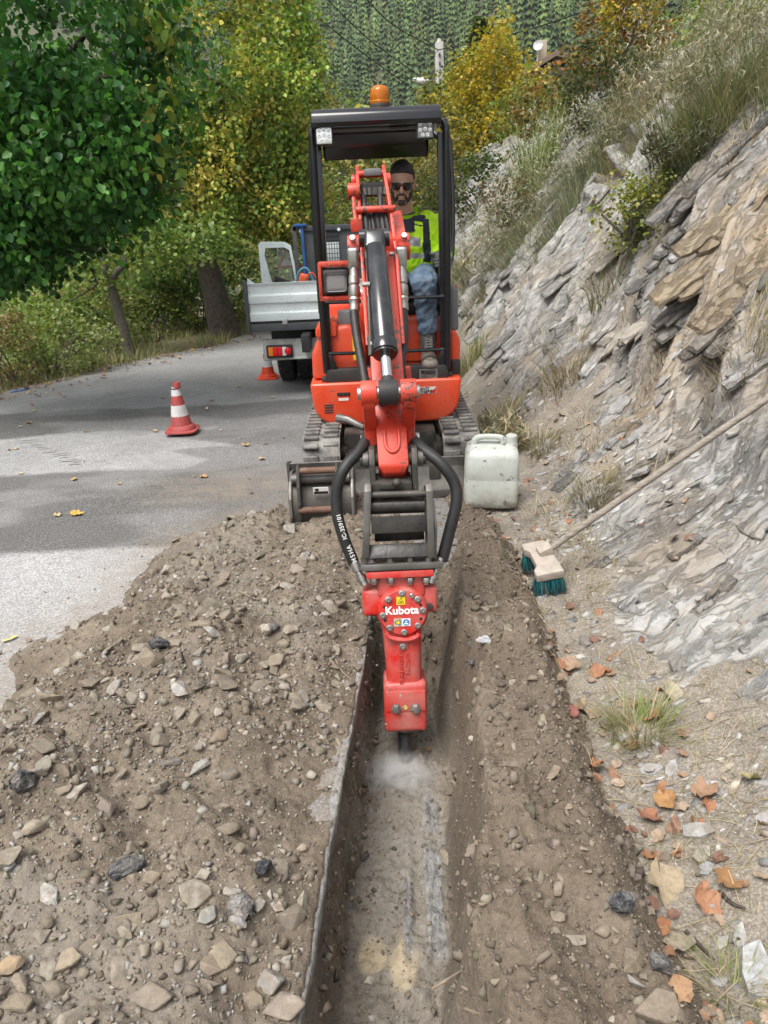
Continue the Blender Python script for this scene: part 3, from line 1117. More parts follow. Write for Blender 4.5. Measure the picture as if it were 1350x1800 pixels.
# ---- rubber tracks
def rubber_track(cx, w=0.235):
    y0, y1, r = 4.70, 5.95, 0.165
    zc = 0.175
    path = []
    for k in range(9):
        a = -math.pi / 2 - math.pi * k / 8
        path.append((y0 + r * math.cos(a), zc + r * math.sin(a)))
    for k in range(9):
        a = math.pi / 2 - math.pi * k / 8
        path.append((y1 + r * math.cos(a), zc + r * math.sin(a)))
    b = MB()
    n = len(path)
    th = 0.03
    rings = []
    for i in range(n):
        (ya, za), (yb, zb) = path[i - 1], path[(i + 1) % n]
        t = Vector((0, yb - ya, zb - za)).normalized()
        nrm = Vector((0, -t.z, t.y))
        if nrm.dot(Vector((0, path[i][0] - 5.32, path[i][1] - zc))) < 0:
            nrm = -nrm
        p = Vector((cx, path[i][0], path[i][1]))
        rings.append([b.bm.verts.new(p + Vector((sx_ * w / 2, 0, 0)) + nrm * o) for sx_, o in ((-1, 0), (1, 0), (1, -th), (-1, -th))])
    for i in range(n):
        A, B = rings[i], rings[(i + 1) % n]
        for k in range(4):
            j = (k + 1) % 4
            b.bm.faces.new([A[k], A[j], B[j], B[k]])
    bmesh.ops.recalc_face_normals(b.bm, faces=b.bm.faces[:])
    o = b.build('rubber_track', M['track'], EX, smooth=True, angle=30)
    # lugs
    seglen = [0]
    for i in range(n):
        a = path[i]
        c = path[(i + 1) % n]
        seglen.append(seglen[-1] + math.hypot(c[0] - a[0], c[1] - a[1]))
    L = seglen[-1]
    lug = MB()
    lug.box((0, 0, 0), (w * 0.40, 0.036, 0.022), bevel=0.005, seg=1)
    lug_me = lug.mesh('track_lug', M['track'])
    cnt = 44
    for k in range(cnt):
        s = L * k / cnt
        i = max(j for j in range(n) if seglen[j] <= s)
        t = (s - seglen[i]) / (seglen[i + 1] - seglen[i])
        a = path[i]
        c = path[(i + 1) % n]
        y = a[0] + (c[0] - a[0]) * t
        z = a[1] + (c[1] - a[1]) * t
        tv = Vector((0, c[0] - a[0], c[1] - a[1])).normalized()
        nv = Vector((0, tv.z, -tv.y))
        if nv.dot(Vector((0, 0, z - zc)) + Vector((0, (y - y1) if y > y1 else (y - y0) if y < y0 else 0, 0))) < 0:
            nv = -nv
        for sd in (-1, 1):
            yy = y + (0.018 if sd > 0 else -0.018) * (1 if abs(tv.y) > 0.5 else 0)
            m = Matrix((Vector((1, 0, 0)), tv, nv)).transposed()
            if m.determinant() < 0:
                m = Matrix((Vector((-1, 0, 0)), tv, nv)).transposed()
            lo = link('track_lug', lug_me, o)
            lo.matrix_local = Matrix.Translation(Vector((cx + sd * w * 0.26, yy, z)) + nv * 0.009) @ m.to_4x4()
    # rollers, idler and sprocket inside the loop
    for k, (yy, rr) in enumerate(((4.72, 0.125), (5.93, 0.125), (5.05, 0.06), (5.32, 0.06), (5.6, 0.06))):
        q = MB()
        zz = zc if rr > 0.1 else 0.075
        q.cyl((cx - 0.06, yy, zz), (cx + 0.06, yy, zz), rr, n=20, bevel=0.01)
        q.build('track_roller' if rr < 0.1 else 'idler_wheel', M['darksteel'], o)
    return o


rubber_track(-0.375)
rubber_track(0.505)
b = MB()
b.box((0.06, 5.3, 0.21), (0.60, 0.95, 0.20), bevel=0.02)
b.cyl((0.06, 5.35, 0.28), (0.06, 5.35, 0.38), 0.27, n=32)
b.box((-0.25, 5.3, 0.17), (0.06, 1.1, 0.12), bevel=0.01)
b.box((0.37, 5.3, 0.17), (0.06, 1.1, 0.12), bevel=0.01)
b.build('undercarriage_frame', M['darksteel'], EX)

# ---- dozer blade: slightly curved plate with ribs and push arms
BL, BR = at(508, 878, 4.38).x, at(822, 868, 4.38).x
b = MB()
prof = [(4.40, 0.015), (4.415, 0.06), (4.432, 0.13), (4.43, 0.20), (4.405, 0.262)]
pts = [(BL, y - 0.012, z) for y, z in prof] + [(BL, y + 0.012, z) for y, z in reversed(prof)]
b.prism(pts, (BR - BL, 0, 0))
blade = b.build('dozer_blade', M['blade'], EX, angle=20)
b = MB()
b.box(((BL + BR) / 2, 4.393, 0.03), (BR - BL + 0.012, 0.016, 0.05), bevel=0.003)
b.build('cutting_edge', M['steel'], blade)
for xx in (BL + 0.012, BR - 0.012):
    b = MB()
    b.prism([(xx - 0.009, 4.375, 0.02), (xx - 0.009, 4.48, 0.02), (xx - 0.009, 4.49, 0.25), (xx - 0.009, 4.39, 0.275)], (0.018, 0, 0), bevel=0.003)
    b.build('end_plate', M['darksteel'], blade)
for xx in (-0.20, 0.32):
    b = MB()
    b.box((xx, 4.62, 0.16), (0.07, 0.42, 0.09), bevel=0.01)
    b.build('push_arm', M['darksteel'], blade)

# ---- upper body
def bumper_panel(x0, x1, inner):
    """lower body panel with rounded lower corner on its outer side, wrapping round to the flank"""
    b = MB()
    zt, zb = 0.615, 0.335
    r = 0.15
    pts = []
    if inner > 0:      # inner side at x1
        pts = [(x1, zt), (x0, zt)] + [(x0 + 0.012 + r - r * math.cos(a), zb + r - r * math.sin(a)) for a in (0.0, 0.4, 0.8, 1.2, 1.57)] + [(x1, zb)]
    else:
        pts = [(x0, zt), (x0, zb)] + [(x1 - 0.012 - r + r * math.cos(a), zb + r - r * math.sin(a)) for a in (1.57, 1.2, 0.8, 0.4, 0.0)] + [(x1, zt)]
    b.prism([(x, 4.955, z) for x, z in pts], (0, 0.75, 0), bevel=0.022, seg=3)
    return b


bl = bumper_panel(-0.447, -0.055, 1).build('front_skirt', M['red'], EX)
br = bumper_panel(0.20, 0.543, -1).build('front_skirt', M['red'], EX)
b = MB()
b.box((0.07, 5.25, 0.47), (0.30, 0.5, 0.20), bevel=0.01)
b.build('swing_housing', M['blackm'], EX)
for k in range(4):
    p = at(578, 712 + 4.3 * k, 4.952)
    b = MB()
    b.box((p.x, 4.953, p.z), (0.058 - 0.004 * (k % 2), 0.006, 0.009), bevel=0.002, seg=1)
    b.build('louvre_slot', M['black_print'], bl)
p = at(604, 693, 4.952)
b = MB()
b.box((p.x, 4.953, p.z), (0.085, 0.006, 0.022), bevel=0.003)
b.build('bolt_recess', M['black_print'], bl)
for k in (-1, 0, 1):
    b = MB()
    b.cyl((p.x + 0.026 * k, 4.9505, p.z), (p.x + 0.026 * k, 4.944, p.z), 0.006, n=8)
    b.build('bolt', M['darksteel'], bl)
p = at(604, 702, 4.952)
b = MB()
b.box((p.x, 4.954, p.z), (0.065, 0.003, 0.018))
b.build('sticker', M['white_print'], bl)
# anti-theft sticker
p = at(752, 686, 4.953)
b = MB()
b.box((p.x, 4.9545, p.z), (0.108, 0.003, 0.044))
st = b.build('sticker', M['white_print'], br)
text_mesh('lettering', 'ANTI', 0.026, M['black_print'], st, (p.x - 0.024, 4.952, p.z + 0.010), (1, 0, 0), (0, 0, 1), 0.0008, shear=0.2)
text_mesh('lettering', 'THEFT', 0.026, M['black_print'], st, (p.x - 0.016, 4.952, p.z - 0.011), (1, 0, 0), (0, 0, 1), 0.0008, shear=0.2)
b = MB()
b.prism([(p.x + 0.012, 4.9526, p.z - 0.020), (p.x + 0.052, 4.9526, p.z - 0.020), (p.x + 0.052, 4.9526, p.z + 0.018), (p.x + 0.034, 4.9526, p.z - 0.002), (p.x + 0.026, 4.9526, p.z + 0.008)], (0, 0.002, 0))
b.build('sticker_mark', M['orange_print'], st)

# floor plate and step, black
b = MB()
b.box((0.06, 5.03, 0.655), (0.80, 0.10, 0.085), bevel=0.008)
b.box((0.06, 5.30, 0.63), (0.86, 0.60, 0.03), bevel=0.008)
fl = b.build('floor_plate', M['blackm'], EX)
p = at(753, 659, 4.98)
b = MB()
b.box((p.x, 4.979, p.z), (0.118, 0.003, 0.078), bevel=0.0)
dp = b.build('data_plate', M['zinc'], fl)
for k, (dx, dz, w, h) in enumerate(((-0.035, 0.020, 0.028, 0.024), (0.018, 0.026, 0.06, 0.004), (0.018, 0.016, 0.06, 0.004), (0.0, 0.002, 0.10, 0.003), (0.0, -0.008, 0.10, 0.003), (-0.01, -0.018, 0.08, 0.003), (0.0, -0.030, 0.085, 0.006))):
    b = MB()
    b.box((p.x + dx, 4.9768, p.z + dz), (w, 0.002, h))
    b.build('printed_line', M['black_print'], dp)

# left hood: tank cover with a lid, rounded shoulders
b = MB()
b.prism([(-0.435, 5.06, 0.62), (-0.075, 5.06, 0.62), (-0.075, 5.06, 0.86), (-0.11, 5.06, 0.935), (-0.18, 5.06, 0.975), (-0.30, 5.06, 0.955), (-0.385, 5.06, 0.885), (-0.43, 5.06, 0.79)], (0, 0.62, 0), bevel=0.035, seg=3)
hood = b.build('tank_cover', M['red'], EX)
b = MB()
p = at(577, 578, 5.05)
b.prism([(p.x - 0.085, 5.035, p.z - 0.055), (p.x + 0.055, 5.035, p.z - 0.055), (p.x + 0.06, 5.035, p.z + 0.03), (p.x + 0.02, 5.035, p.z + 0.065), (p.x - 0.05, 5.035, p.z + 0.05), (p.x - 0.085, 5.035, p.z + 0.0)], (0, 0.22, 0), bevel=0.02, seg=3)
b.build('lid', M['red'], hood)
b = MB()
p = at(598, 552, 5.15)
b.cyl((p.x + 0.05, 5.17, p.z - 0.10), (p.x + 0.05, 5.17, p.z + 0.02), 0.075, 0.068, n=20, bevel=0.01)
b.build('filler_cap', M['grey_plastic'], hood)
# yellow decal on the hood's inner side
p = at(623, 612, 5.05)
b = MB()
b.box((p.x, 5.052, p.z), (0.022, 0.003, 0.16))
b.build('warning_decal', M['yellow_print'], hood)
# seat base and right side cover
b = MB()
b.box((0.27, 5.42, 0.80), (0.44, 0.30, 0.36), bevel=0.03, seg=3)
sb = b.build('seat_box', M['red'], EX)
b = MB()
b.box((0.25, 5.262, 0.80), (0.20, 0.01, 0.24), bevel=0.006)
b.build('access_panel', M['red'], sb)
for dx, dz in ((-0.07, 0.08), (0.07, 0.08), (0.07, -0.09)):
    b = MB()
    b.cyl((0.25 + dx, 5.258, 0.80 + dz), (0.25 + dx, 5.248, 0.80 + dz), 0.010, n=10)
    b.build('bolt', M['zinc'], sb)
b = MB()
b.prism([(0.485, 5.08, 0.62), (0.548, 5.08, 0.62), (0.548, 5.08, 0.84), (0.52, 5.08, 0.90), (0.485, 5.08, 0.90)], (0, 0.62, 0), bevel=0.018, seg=3)
sc_ = b.build('side_cover', M['red'], EX)
b = MB()
b.prism([(0.488, 5.10, 0.90), (0.542, 5.10, 0.90), (0.535, 5.10, 1.16), (0.49, 5.10, 1.19)], (0, 0.5, 0), bevel=0.015)
b.build('side_console', M['grey_plastic'], EX)
b = MB()
b.box((0.517, 5.075, 0.665), (0.06, 0.03, 0.10), bevel=0.008)
b.build('step_bracket', M['blackm'], EX)
# bellows and control lever under the operator's hand
p = at(770, 500, 5.12)
b = MB()
prof = []
for k in range(9):
    prof += [(0.016 * k, 0.034 - 0.0015 * k), (0.016 * k + 0.008, 0.026 - 0.0012 * k)]
b.lathe((p.x + 0.01, 5.22, 1.06), (0, 0, 1), prof, 16)
b.build('lever_bellows', M['rubber'], EX)
b = MB()
b.tube([(p.x + 0.01, 5.22, 1.19), (p.x, 5.20, 1.25), (p.x - 0.01, 5.18, 1.32)], [0.012, 0.012, 0.02], 10)
b.build('control_lever', M['blackm'], EX)
# side lever with red grip at the right flank
p = at(799, 525, 5.3)
b = MB()
b.tube([(p.x - 0.03, 5.35, 0.98), (p.x - 0.005, 5.32, 1.0), (p.x, 5.3, 1.07)], 0.012, 8)
lv = b.build('blade_lever', M['blackm'], EX)
b = MB()
b.cyl((p.x, 5.3, 1.07), (p.x, 5.3, 1.16), 0.017, 0.015, n=12, bevel=0.004)
b.build('lever_grip', M['orange_print'], lv)
# operator's seat
b = MB()
b.box((0.235, 5.50, 1.02), (0.42, 0.40, 0.10), bevel=0.04, seg=3)
seat = b.build('operator_seat', M['blackm'], EX)
b = MB()
b.box((0.235, 5.74, 1.28), (0.40, 0.10, 0.50), rot=(-8, 0, 0), bevel=0.045, seg=3)
b.build('seat_back', M['blackm'], seat)
b = MB()
b.box((0.05, 5.86, 0.84), (0.90, 0.34, 0.44), bevel=0.06, seg=3)
b.build('engine_cover', M['red'], EX)

# ---- canopy
def post(px_top, py_top, px_bot, py_bot, side):
    t = at(px_top, py_top, 5.0)
    q = at(px_bot, py_bot, 5.0)
    b = MB()
    d = (q - t)
    # flat inner bar
    w = 0.040
    b.prism([t + Vector((-w / 2, 0.01, 0)), t + Vector((w / 2, 0.01, 0)), q + Vector((w / 2, 0.01, 0)), q + Vector((-w / 2, 0.01, 0))], (0, 0.05, 0), bevel=0.008)
    o = b.build('canopy_post', M['black'], canopy)
    b = MB()
    off = Vector((side * 0.030, 0.0, 0))
    top_in = t + off + Vector((-side * 0.05, 0.03, 0.075))
    b.tube([top_in, t + off + Vector((-side * 0.012, 0.01, 0.058)), t + off + Vector((0, 0, 0.02)), t + off, t + off + d * 0.5, q + off * 0.6], 0.021, 12)
    b.build('post_tube', M['black'], o)
    # foot gusset
    b = MB()
    b.prism([q + Vector((-0.022, 0.0, 0.12)), q + Vector((0.022, 0.0, 0.12)), q + Vector((0.03 - side * 0.05, 0.0, -0.05)), q + Vector((-0.03 - side * 0.05, 0, -0.05))], (0, 0.03, 0), bevel=0.004)
    b.build('post_foot', M['black'], o)
    return o


b = MB()
RXL, RXR = -0.318, 0.424
prof = [(4.90, 2.105), (4.885, 2.13), (4.90, 2.178), (4.94, 2.203), (5.4, 2.225), (5.9, 2.175), (6.02, 2.09), (6.03, 1.985), (6.015, 1.985), (5.995, 2.07), (5.88, 2.14), (5.4, 2.19), (4.97, 2.16), (4.93, 2.105)]
b.prism([(RXL, y, z) for y, z in prof], (RXR - RXL, 0, 0), bevel=0.014, seg=2)
canopy = b.build('canopy_roof', M['black'], EX)
for sd, xx in ((-1, RXL + 0.02), (1, RXR - 0.02)):
    b = MB()
    b.box((xx, 5.45, 2.13), (0.05, 1.08, 0.06), bevel=0.01)
    b.build('roof_rail', M['black'], canopy)
post(557, 240, 579, 655, -1)
post(775, 232, 781, 648, 1)
for xx, sd in ((-0.40, -1), (0.528, 1)):
    b = MB()
    b.tube([(xx * 0.86, 5.9, 2.13), (xx * 0.97, 5.86, 2.07), (xx, 5.85, 1.95), (xx, 5.85, 0.95)], 0.022, 10)
    b.build('rear_post', M['black'], canopy)
# underside liner, grille and cross member
b = MB()
b.box((0.05, 5.12, 2.118), (0.66, 0.22, 0.035), bevel=0.008)
b.build('roof_crossmember', M['blackm'], canopy)
b = MB()
p = at(700, 228, 5.0)
b.box((p.x, 5.0, 2.092), (0.11, 0.03, 0.012), bevel=0.002)
gr = b.build('vent_grille', M['grey_plastic'], canopy)
for k in range(9):
    b = MB()
    b.box((p.x - 0.048 + 0.012 * k, 4.983, 2.092), (0.004, 0.003, 0.010))
    b.build('grille_bar', M['black_print'], gr)
# handrail on the right side
b = MB()
h0 = at(777, 312, 5.06)
h1 = at(780, 405, 5.06)
b.tube([h0 + Vector((-0.02, 0, 0.0)), h0 + Vector((0.012, -0.02, 0.0)), h0 + Vector((0.022, -0.02, -0.03)), h1 + Vector((0.022, -0.02, 0.03)), h1 + Vector((0.012, -0.02, 0)), h1 + Vector((-0.02, 0, 0))], 0.011, 10, smooth=3)
b.build('handrail', M['black'], canopy)
b = MB()
s0 = at(790, 250, 5.45)
s1 = at(795, 440, 5.35)
b.tube([s0 + Vector((-0.05, 0, 0.1)), s0, (s0 + s1) / 2 + Vector((0.01, 0, 0)), s1, s1 + Vector((-0.03, -0.1, -0.09)), s1 + Vector((-0.07, -0.25, -0.14))], 0.017, 10, smooth=3)
b.build('side_guard', M['black'], canopy)
# front guard bars
def bar(pa, pb, y, r=0.0115, name='guard_bar'):
    b = MB()
    b.cyl(at(pa[0], pa[1], y), at(pb[0], pb[1], y), r, n=10)
    return b.build(name, M['black'], canopy)


bar((570, 532), (635, 530), 5.01)
bar((690, 524), (783, 521), 5.01)
bar((575, 622), (640, 620), 5.01)
bar((690, 618), (783, 614), 5.01)
# work lights
for (px, py) in ((570, 239), (747, 228)):
    p = at(px, py, 4.93)
    b = MB()
    b.box((p.x, 4.935, p.z), (0.104, 0.035, 0.104), rot=(-6, 0, 0), bevel=0.012)
    wl_ = b.build('work_light', M['blackm'], canopy)
    b = MB()
    b.box((p.x, 4.914, p.z), (0.088, 0.006, 0.088), rot=(-6, 0, 0), bevel=0.006)
    b.build('light_lens', M['led'] if px < 600 else M['grey_plastic'], wl_)  # paler material on the left lens puts its bright reflection into the colour
    for (i, j) in ((-1, 1), (0, 1.15), (1, 1), (-1, -0.1), (0, 0.1), (1, -0.1), (-0.5, -1), (0.5, -1)):
        b = MB()
        b.lathe((p.x + 0.028 * i, 4.913 + 0.1 * 0.028 * j, p.z + 0.028 * j), (0, -1, 0), [(0, 0.011), (0.004, 0.011), (0.0045, 0.007), (0.002, 0.004)], 10)
        b.build('led_cup', M['led'], wl_)
# beacon
p = at(668, 186, 5.1)
b = MB()
b.cyl((p.x, 5.1, 2.205), (p.x, 5.1, 2.235), 0.064, 0.060, n=24, bevel=0.006)
bc = b.build('warning_beacon', M['blackm'], canopy)
b = MB()
b.lathe((p.x, 5.1, 2.234), (0, 0, 1), [(0, 0.059), (0.012, 0.060), (0.016, 0.057), (0.03, 0.0575), (0.06, 0.056), (0.08, 0.050), (0.092, 0.036), (0.098, 0.012)], 24)
b.build('beacon_lens', M['amber'], bc)
b = MB()
b.lathe((p.x, 5.1, 2.236), (0, 0, 1), [(0, 0.040), (0.03, 0.036), (0.05, 0.030), (0.07, 0.02)], 16)
b.build('beacon_reflector', M['amber_core'], bc)

# ---- swing bracket, boom
XB = 0.065
b = MB()
b.prism([(XB - 0.14, 4.62, 0.42), (XB - 0.14, 5.02, 0.36), (XB - 0.14, 5.02, 0.58), (XB - 0.14, 4.80, 0.74), (XB - 0.14, 4.62, 0.70)], (0.035, 0, 0), bevel=0.008)
b.prism([(XB + 0.105, 4.62, 0.42), (XB + 0.105, 5.02, 0.36), (XB + 0.105, 5.02, 0.58), (XB + 0.105, 4.80, 0.74), (XB + 0.105, 4.62, 0.70)], (0.035, 0, 0), bevel=0.008)
b.box((XB, 4.86, 0.42), (0.22, 0.22, 0.12), bevel=0.015)
sw = b.build('swing_bracket', M['red_arm'], EX)
b = MB()
b.cyl((XB - 0.16, 4.72, 0.64), (XB + 0.16, 4.72, 0.64), 0.03, n=16, bevel=0.004)
b.build('boom_foot_pin', M['steel'], sw)
b = MB()
b.tube([at(594, 735, 4.8), at(612, 738, 4.75), at(640, 752, 4.7)], [0.03, 0.024, 0.02], 10)
b.build('swing_cylinder', M['steel'], sw)
b = MB()
prof = [(4.66, 0.60), (4.78, 0.58), (4.83, 0.66), (4.62, 1.10), (4.42, 1.42), (4.10, 1.62), (3.75, 1.66), (3.42, 1.60), (3.30, 1.56), (3.30, 1.46), (3.45, 1.43), (3.80, 1.46), (4.10, 1.40), (4.30, 1.22), (4.45, 0.98)]
XBL = 0.055
b.prism([(XBL - 0.085, y, z) for y, z in prof], (0.17, 0, 0), bevel=0.012)
b.build('boom', M['red_arm'], EX)
# boom cylinder in front of the boom foot (black)
b = MB()
b.cyl((XB, 4.55, 0.50), (XB, 4.34, 0.98), 0.045, n=20, bevel=0.006)
bcy = b.build('boom_cylinder', M['cylblack'], EX)
b = MB()
b.cyl((XB, 4.34, 0.98), (XB, 4.26, 1.18), 0.024, n=16)
b.build('cylinder_rod', M['chrome'], bcy)

# ---- stick
PT = Vector((0.0425, 2.75, 0.803))
PA = Vector((0.0255, 3.35, 1.524))
SD = (PA - PT)
SL = SD.length
SDn = SD.normalized()
SN = Vector((0, -SDn.z, SDn.y)).normalized()        # up and towards the viewer
SX = Vector((1, 0, 0))


def stk(u, n=0.0, x=0.0):
    return PT + SD * u + SN * n + SX * x


b = MB()
# tapered box section
ring = []
for u, hw, n0, n1 in ((-0.075, 0.038, -0.030, 0.030), (-0.05, 0.056, -0.05, 0.05), (0.08, 0.057, -0.058, 0.055), (0.35, 0.062, -0.075, 0.045), (0.75, 0.064, -0.085, 0.035), (1.02, 0.062, -0.08, 0.03)):
    ring.append([b.bm.verts.new(stk(u, nn, xx)) for xx, nn in ((-hw, n0), (hw, n0), (hw, n1), (-hw, n1))])
for A, B in zip(ring[:-1], ring[1:]):
    for k in range(4):
        j = (k + 1) % 4
        b.bm.faces.new([A[k], A[j], B[j], B[k]])
b.bm.faces.new(ring[0][::-1])
b.bm.faces.new(ring[-1])
bmesh.ops.recalc_face_normals(b.bm, faces=b.bm.faces[:])
b._bev(b.bm.verts[:], 0.008)
stick = b.build('stick', M['red_arm'], EX)
b = MB()
ps = [stk(0.07 + 0.045 * math.sin(a) - 0.02, 0.056, 0.026 * math.cos(a)) for a in np.linspace(math.pi, 2 * math.pi, 9)]
ps = [stk(0.10, 0.056, -0.026)] + ps + [stk(0.10, 0.056, 0.026)]
b.tube(ps, 0.007, 8)
b.build('weld_loop', M['red_arm'], stick)
LS = -0.013                                          # the lever end sits a little to the left


def lev(u):
    """(centre shift, half width) of the fork at u"""
    t = min(1.0, max(0.0, (u - 1.0) / 0.40))
    return LS * t, 0.070 - 0.014 * t


for sd in (-1, 1):
    b = MB()
    pl = [(0.50, 0.03), (0.9, 0.055), (1.15, 0.055), (1.36, 0.045), (1.43, 0.02), (1.43, -0.02), (1.36, -0.05), (1.15, -0.075), (0.95, -0.10), (0.6, -0.08)]
    b.prism([stk(u, n_, lev(u)[0] + sd * lev(u)[1] - 0.007) for u, n_ in pl], (0.014, 0, 0), bevel=0.004)
    b.build('side_plate', M['red_arm'], stick)
    b = MB()
    b.cyl(stk(1.0, 0.0, sd * 0.078), stk(1.0, 0.0, sd * 0.128), 0.054, n=24, bevel=0.006)
    bo = b.build('pivot_boss', M['red_arm'], stick)
    b = MB()
    b.cyl(stk(1.0, 0.035, sd * 0.105), stk(1.0, 0.075, sd * 0.105), 0.012, n=6)
    b.build('bolt', M['zinc'], bo)
    b = MB()
    b.cyl(stk(1.36, 0.0, LS + sd * 0.062), stk(1.36, 0.0, LS + sd * 0.084), 0.028, n=18, bevel=0.004)
    b.build('lever_boss', M['red_arm'], stick)
b = MB()
b.cyl(stk(1.37, 0.030, LS - 0.06), stk(1.37, 0.030, LS + 0.06), 0.015, n=14)
b.build('cross_tube', M['red_arm'], stick)
b = MB()
b.cyl(stk(1.15, 0.062, -0.085), stk(1.15, 0.062, 0.078), 0.014, n=14, bevel=0.003)
b.build('cross_tube', M['red_arm'], stick)
# small link on the left of the lever
b = MB()
q0, q1 = at(620, 336, 3.45), at(626, 396, 3.36)
b.cyl(q0 + Vector((-0.02, 0, 0)), q0 + Vector((0.03, 0, 0)), 0.032, n=18, bevel=0.004)
b.tube([q0, q1], 0.010, 8)
b.box(q1, (0.045, 0.045, 0.05), bevel=0.006)
b.build('hose_link', M['red_arm'], stick)
# rubber stop on top
b = MB()
p = at(655, 303, 3.55)
b.box(p, (0.075, 0.05, 0.03), bevel=0.01)
b.build('rubber_stop', M['grey_plastic'], stick)
# hoses lying between the plates
for k, (x0, x1, r) in enumerate(((-0.050, -0.044, 0.0135), (-0.018, -0.012, 0.010), (0.006, 0.010, 0.010), (0.033, 0.026, 0.013), (0.052, 0.047, 0.010), (-0.034, -0.03, 0.009))):
    b = MB()
    top = 1.30 - 0.05 * (k % 3)
    x0 = x0 * 0.85 - 0.008
    b.tube([stk(top, -0.03, x0), stk(top - 0.04, 0.02, x0), stk(1.16, 0.035 - 0.006 * (k % 2), x0 * 0.95), stk(1.05, 0.01, x1), stk(0.98, -0.03, x1)], r, 10, smooth=4)
    h = b.build('hydraulic_hose', M['hose'], stick)
for k in range(5):
    b = MB()
    b.cyl(stk(1.26, 0.02, -0.04 + 0.02 * k), stk(1.29, 0.03, -0.042 + 0.022 * k), 0.014, n=8)
    b.build('hose_fitting', M['darksteel'], stick)
b = MB()
b.box(stk(1.33, -0.015), (0.12, 0.05, 0.05), bevel=0.01)
b.build('hose_block', M['blackm'], stick)

# ---- bucket cylinder on the stick
C0 = at(658, 418, 3.24)
C1 = at(683, 690, 2.72)
CD = (C1 - C0)
b = MB()
pa, pb = C0 + CD * 0.08, C0 + CD * 0.735
b.cyl(pa, pb, 0.0435, n=28, bevel=0.005)
bk = b.build('bucket_cylinder', M['cylblack'], EX)
b = MB()
b.cyl(C0 + CD * 0.70, C0 + CD * 0.765, 0.050, n=28, bevel=0.006)
b.cyl(C0 + CD * 0.76, C0 + CD * 0.775, 0.044, n=28)
b.build('gland', M['cylblack'], bk)
b = MB()
b.box(C0 + CD * 0.035, (0.085, 0.075, 0.085), rot=(-38, 0, 0), bevel=0.018, seg=3)
b.cyl(C0 + Vector((-0.06, 0, 0)), C0 + Vector((0.06, 0, 0)), 0.035, n=18)
b.build('cylinder_eye', M['cylblack'], bk)
b = MB()
b.cyl(C0 + CD * 0.76, C0 + CD * 0.935, 0.0195, n=20)
b.build('cylinder_rod', M['chrome'], bk)
b = MB()
b.cyl(C0 + CD * 0.915, C0 + CD * 0.975, 0.022, 0.034, n=20)
b.cyl(C1 + Vector((-0.035, 0, 0)), C1 + Vector((0.035, 0, 0)), 0.046, n=24, bevel=0.006)
b.build('rod_eye', M['blackm'], bk)
for sd, (pxx, pyy) in ((-1, (641, 500)), (-1, (655, 605))):
    b = MB()
    p = at(pxx, pyy, 3.04 if pyy < 550 else 2.86)
    b.cyl(p + Vector((0.02, 0, 0)), p + Vector((-0.008, 0, 0)), 0.010, n=10)
    b.build('grease_nipple', M['zinc'], bk)
b = MB()
b.tube([at(648, 520, 3.02), at(650, 570, 2.95), at(651, 600, 2.9)], 0.006, 8)
b.tube([at(651, 590, 2.9), at(652, 625, 2.86)], 0.011, 8)
b.build('pipe', M['darksteel'], bk)

# ---- bucket linkage
PIN = C1
b = MB()
b.cyl(PIN + Vector((-0.112, 0, 0)), PIN + Vector((0.112, 0, 0)), 0.024, n=18, bevel=0.003)
pin = b.build('link_pin', M['zinc'], EX)
LO = at(687, 772, 2.83)
for sd in (-1, 1):
    b = MB()
    x0, x1 = sd * 0.050, sd * 0.095
    pr = [(PIN.y - 0.03, PIN.z + 0.034), (PIN.y - 0.045, PIN.z), (PIN.y - 0.03, PIN.z - 0.05), (LO.y - 0.045, LO.z + 0.05), (LO.y - 0.04, LO.z - 0.01), (LO.y, LO.z - 0.04), (LO.y + 0.035, LO.z - 0.01), (LO.y + 0.03, LO.z + 0.05), (PIN.y + 0.045, PIN.z - 0.04), (PIN.y + 0.045, PIN.z), (PIN.y + 0.03, PIN.z + 0.034)]
    b.prism([(PIN.x + x0, y, z) for y, z in pr], (x1 - x0, 0, 0), bevel=0.008)
    b.cyl(PIN + Vector((sd * 0.042, 0, 0)), PIN + Vector((sd * 0.100, 0, 0)), 0.046, n=24, bevel=0.005)
    lk = b.build('bucket_link', M['red_arm'], EX)
    b = MB()
    b.cyl((PIN.x + sd * 0.098, LO.y, LO.z), (PIN.x + sd * 0.112, LO.y, LO.z), 0.022, n=12)
    b.build('bolt', M['zinc'], lk)
b = MB()
b.prism([(PIN.x - 0.045, PIN.y + 0.02, PIN.z - 0.02), (PIN.x + 0.045, PIN.y + 0.02, PIN.z - 0.02), (PIN.x + 0.045, stk(0.22, 0.05).y, stk(0.22, 0.05).z), (PIN.x - 0.045, stk(0.22, 0.05).y, stk(0.22, 0.05).z)], (0, 0.03, 0.02), bevel=0.006)
b.build('guide_link', M['red_arm'], EX)

# ---- quick hitch under the stick
b = MB()
for sd in (-1, 1):
    c = PT.x + sd * 0.079
    b.prism([(c - 0.011, PT.y + 0.05, PT.z + 0.045), (c - 0.011, PT.y - 0.035, PT.z + 0.05), (c - 0.011, PT.y - 0.06, PT.z), (c - 0.011, PT.y - 0.085, PT.z - 0.16), (c - 0.011, PT.y + 0.08, PT.z - 0.15), (c - 0.011, PT.y + 0.07, PT.z)], (0.022, 0, 0), bevel=0.004)
q = at(688, 850, 2.72)
b.box((q.x, 2.72, q.z), (0.15, 0.12, 0.05), bevel=0.006)
b.box((q.x - 0.004, 2.655, q.z + 0.018), (0.085, 0.03, 0.022), bevel=0.004)
hitch = b.build('quick_hitch', M['darksteel'], EX)
b = MB()
b.cyl(PT + Vector((-0.125, 0, 0)), PT + Vector((0.125, 0, 0)), 0.026, n=18, bevel=0.004)
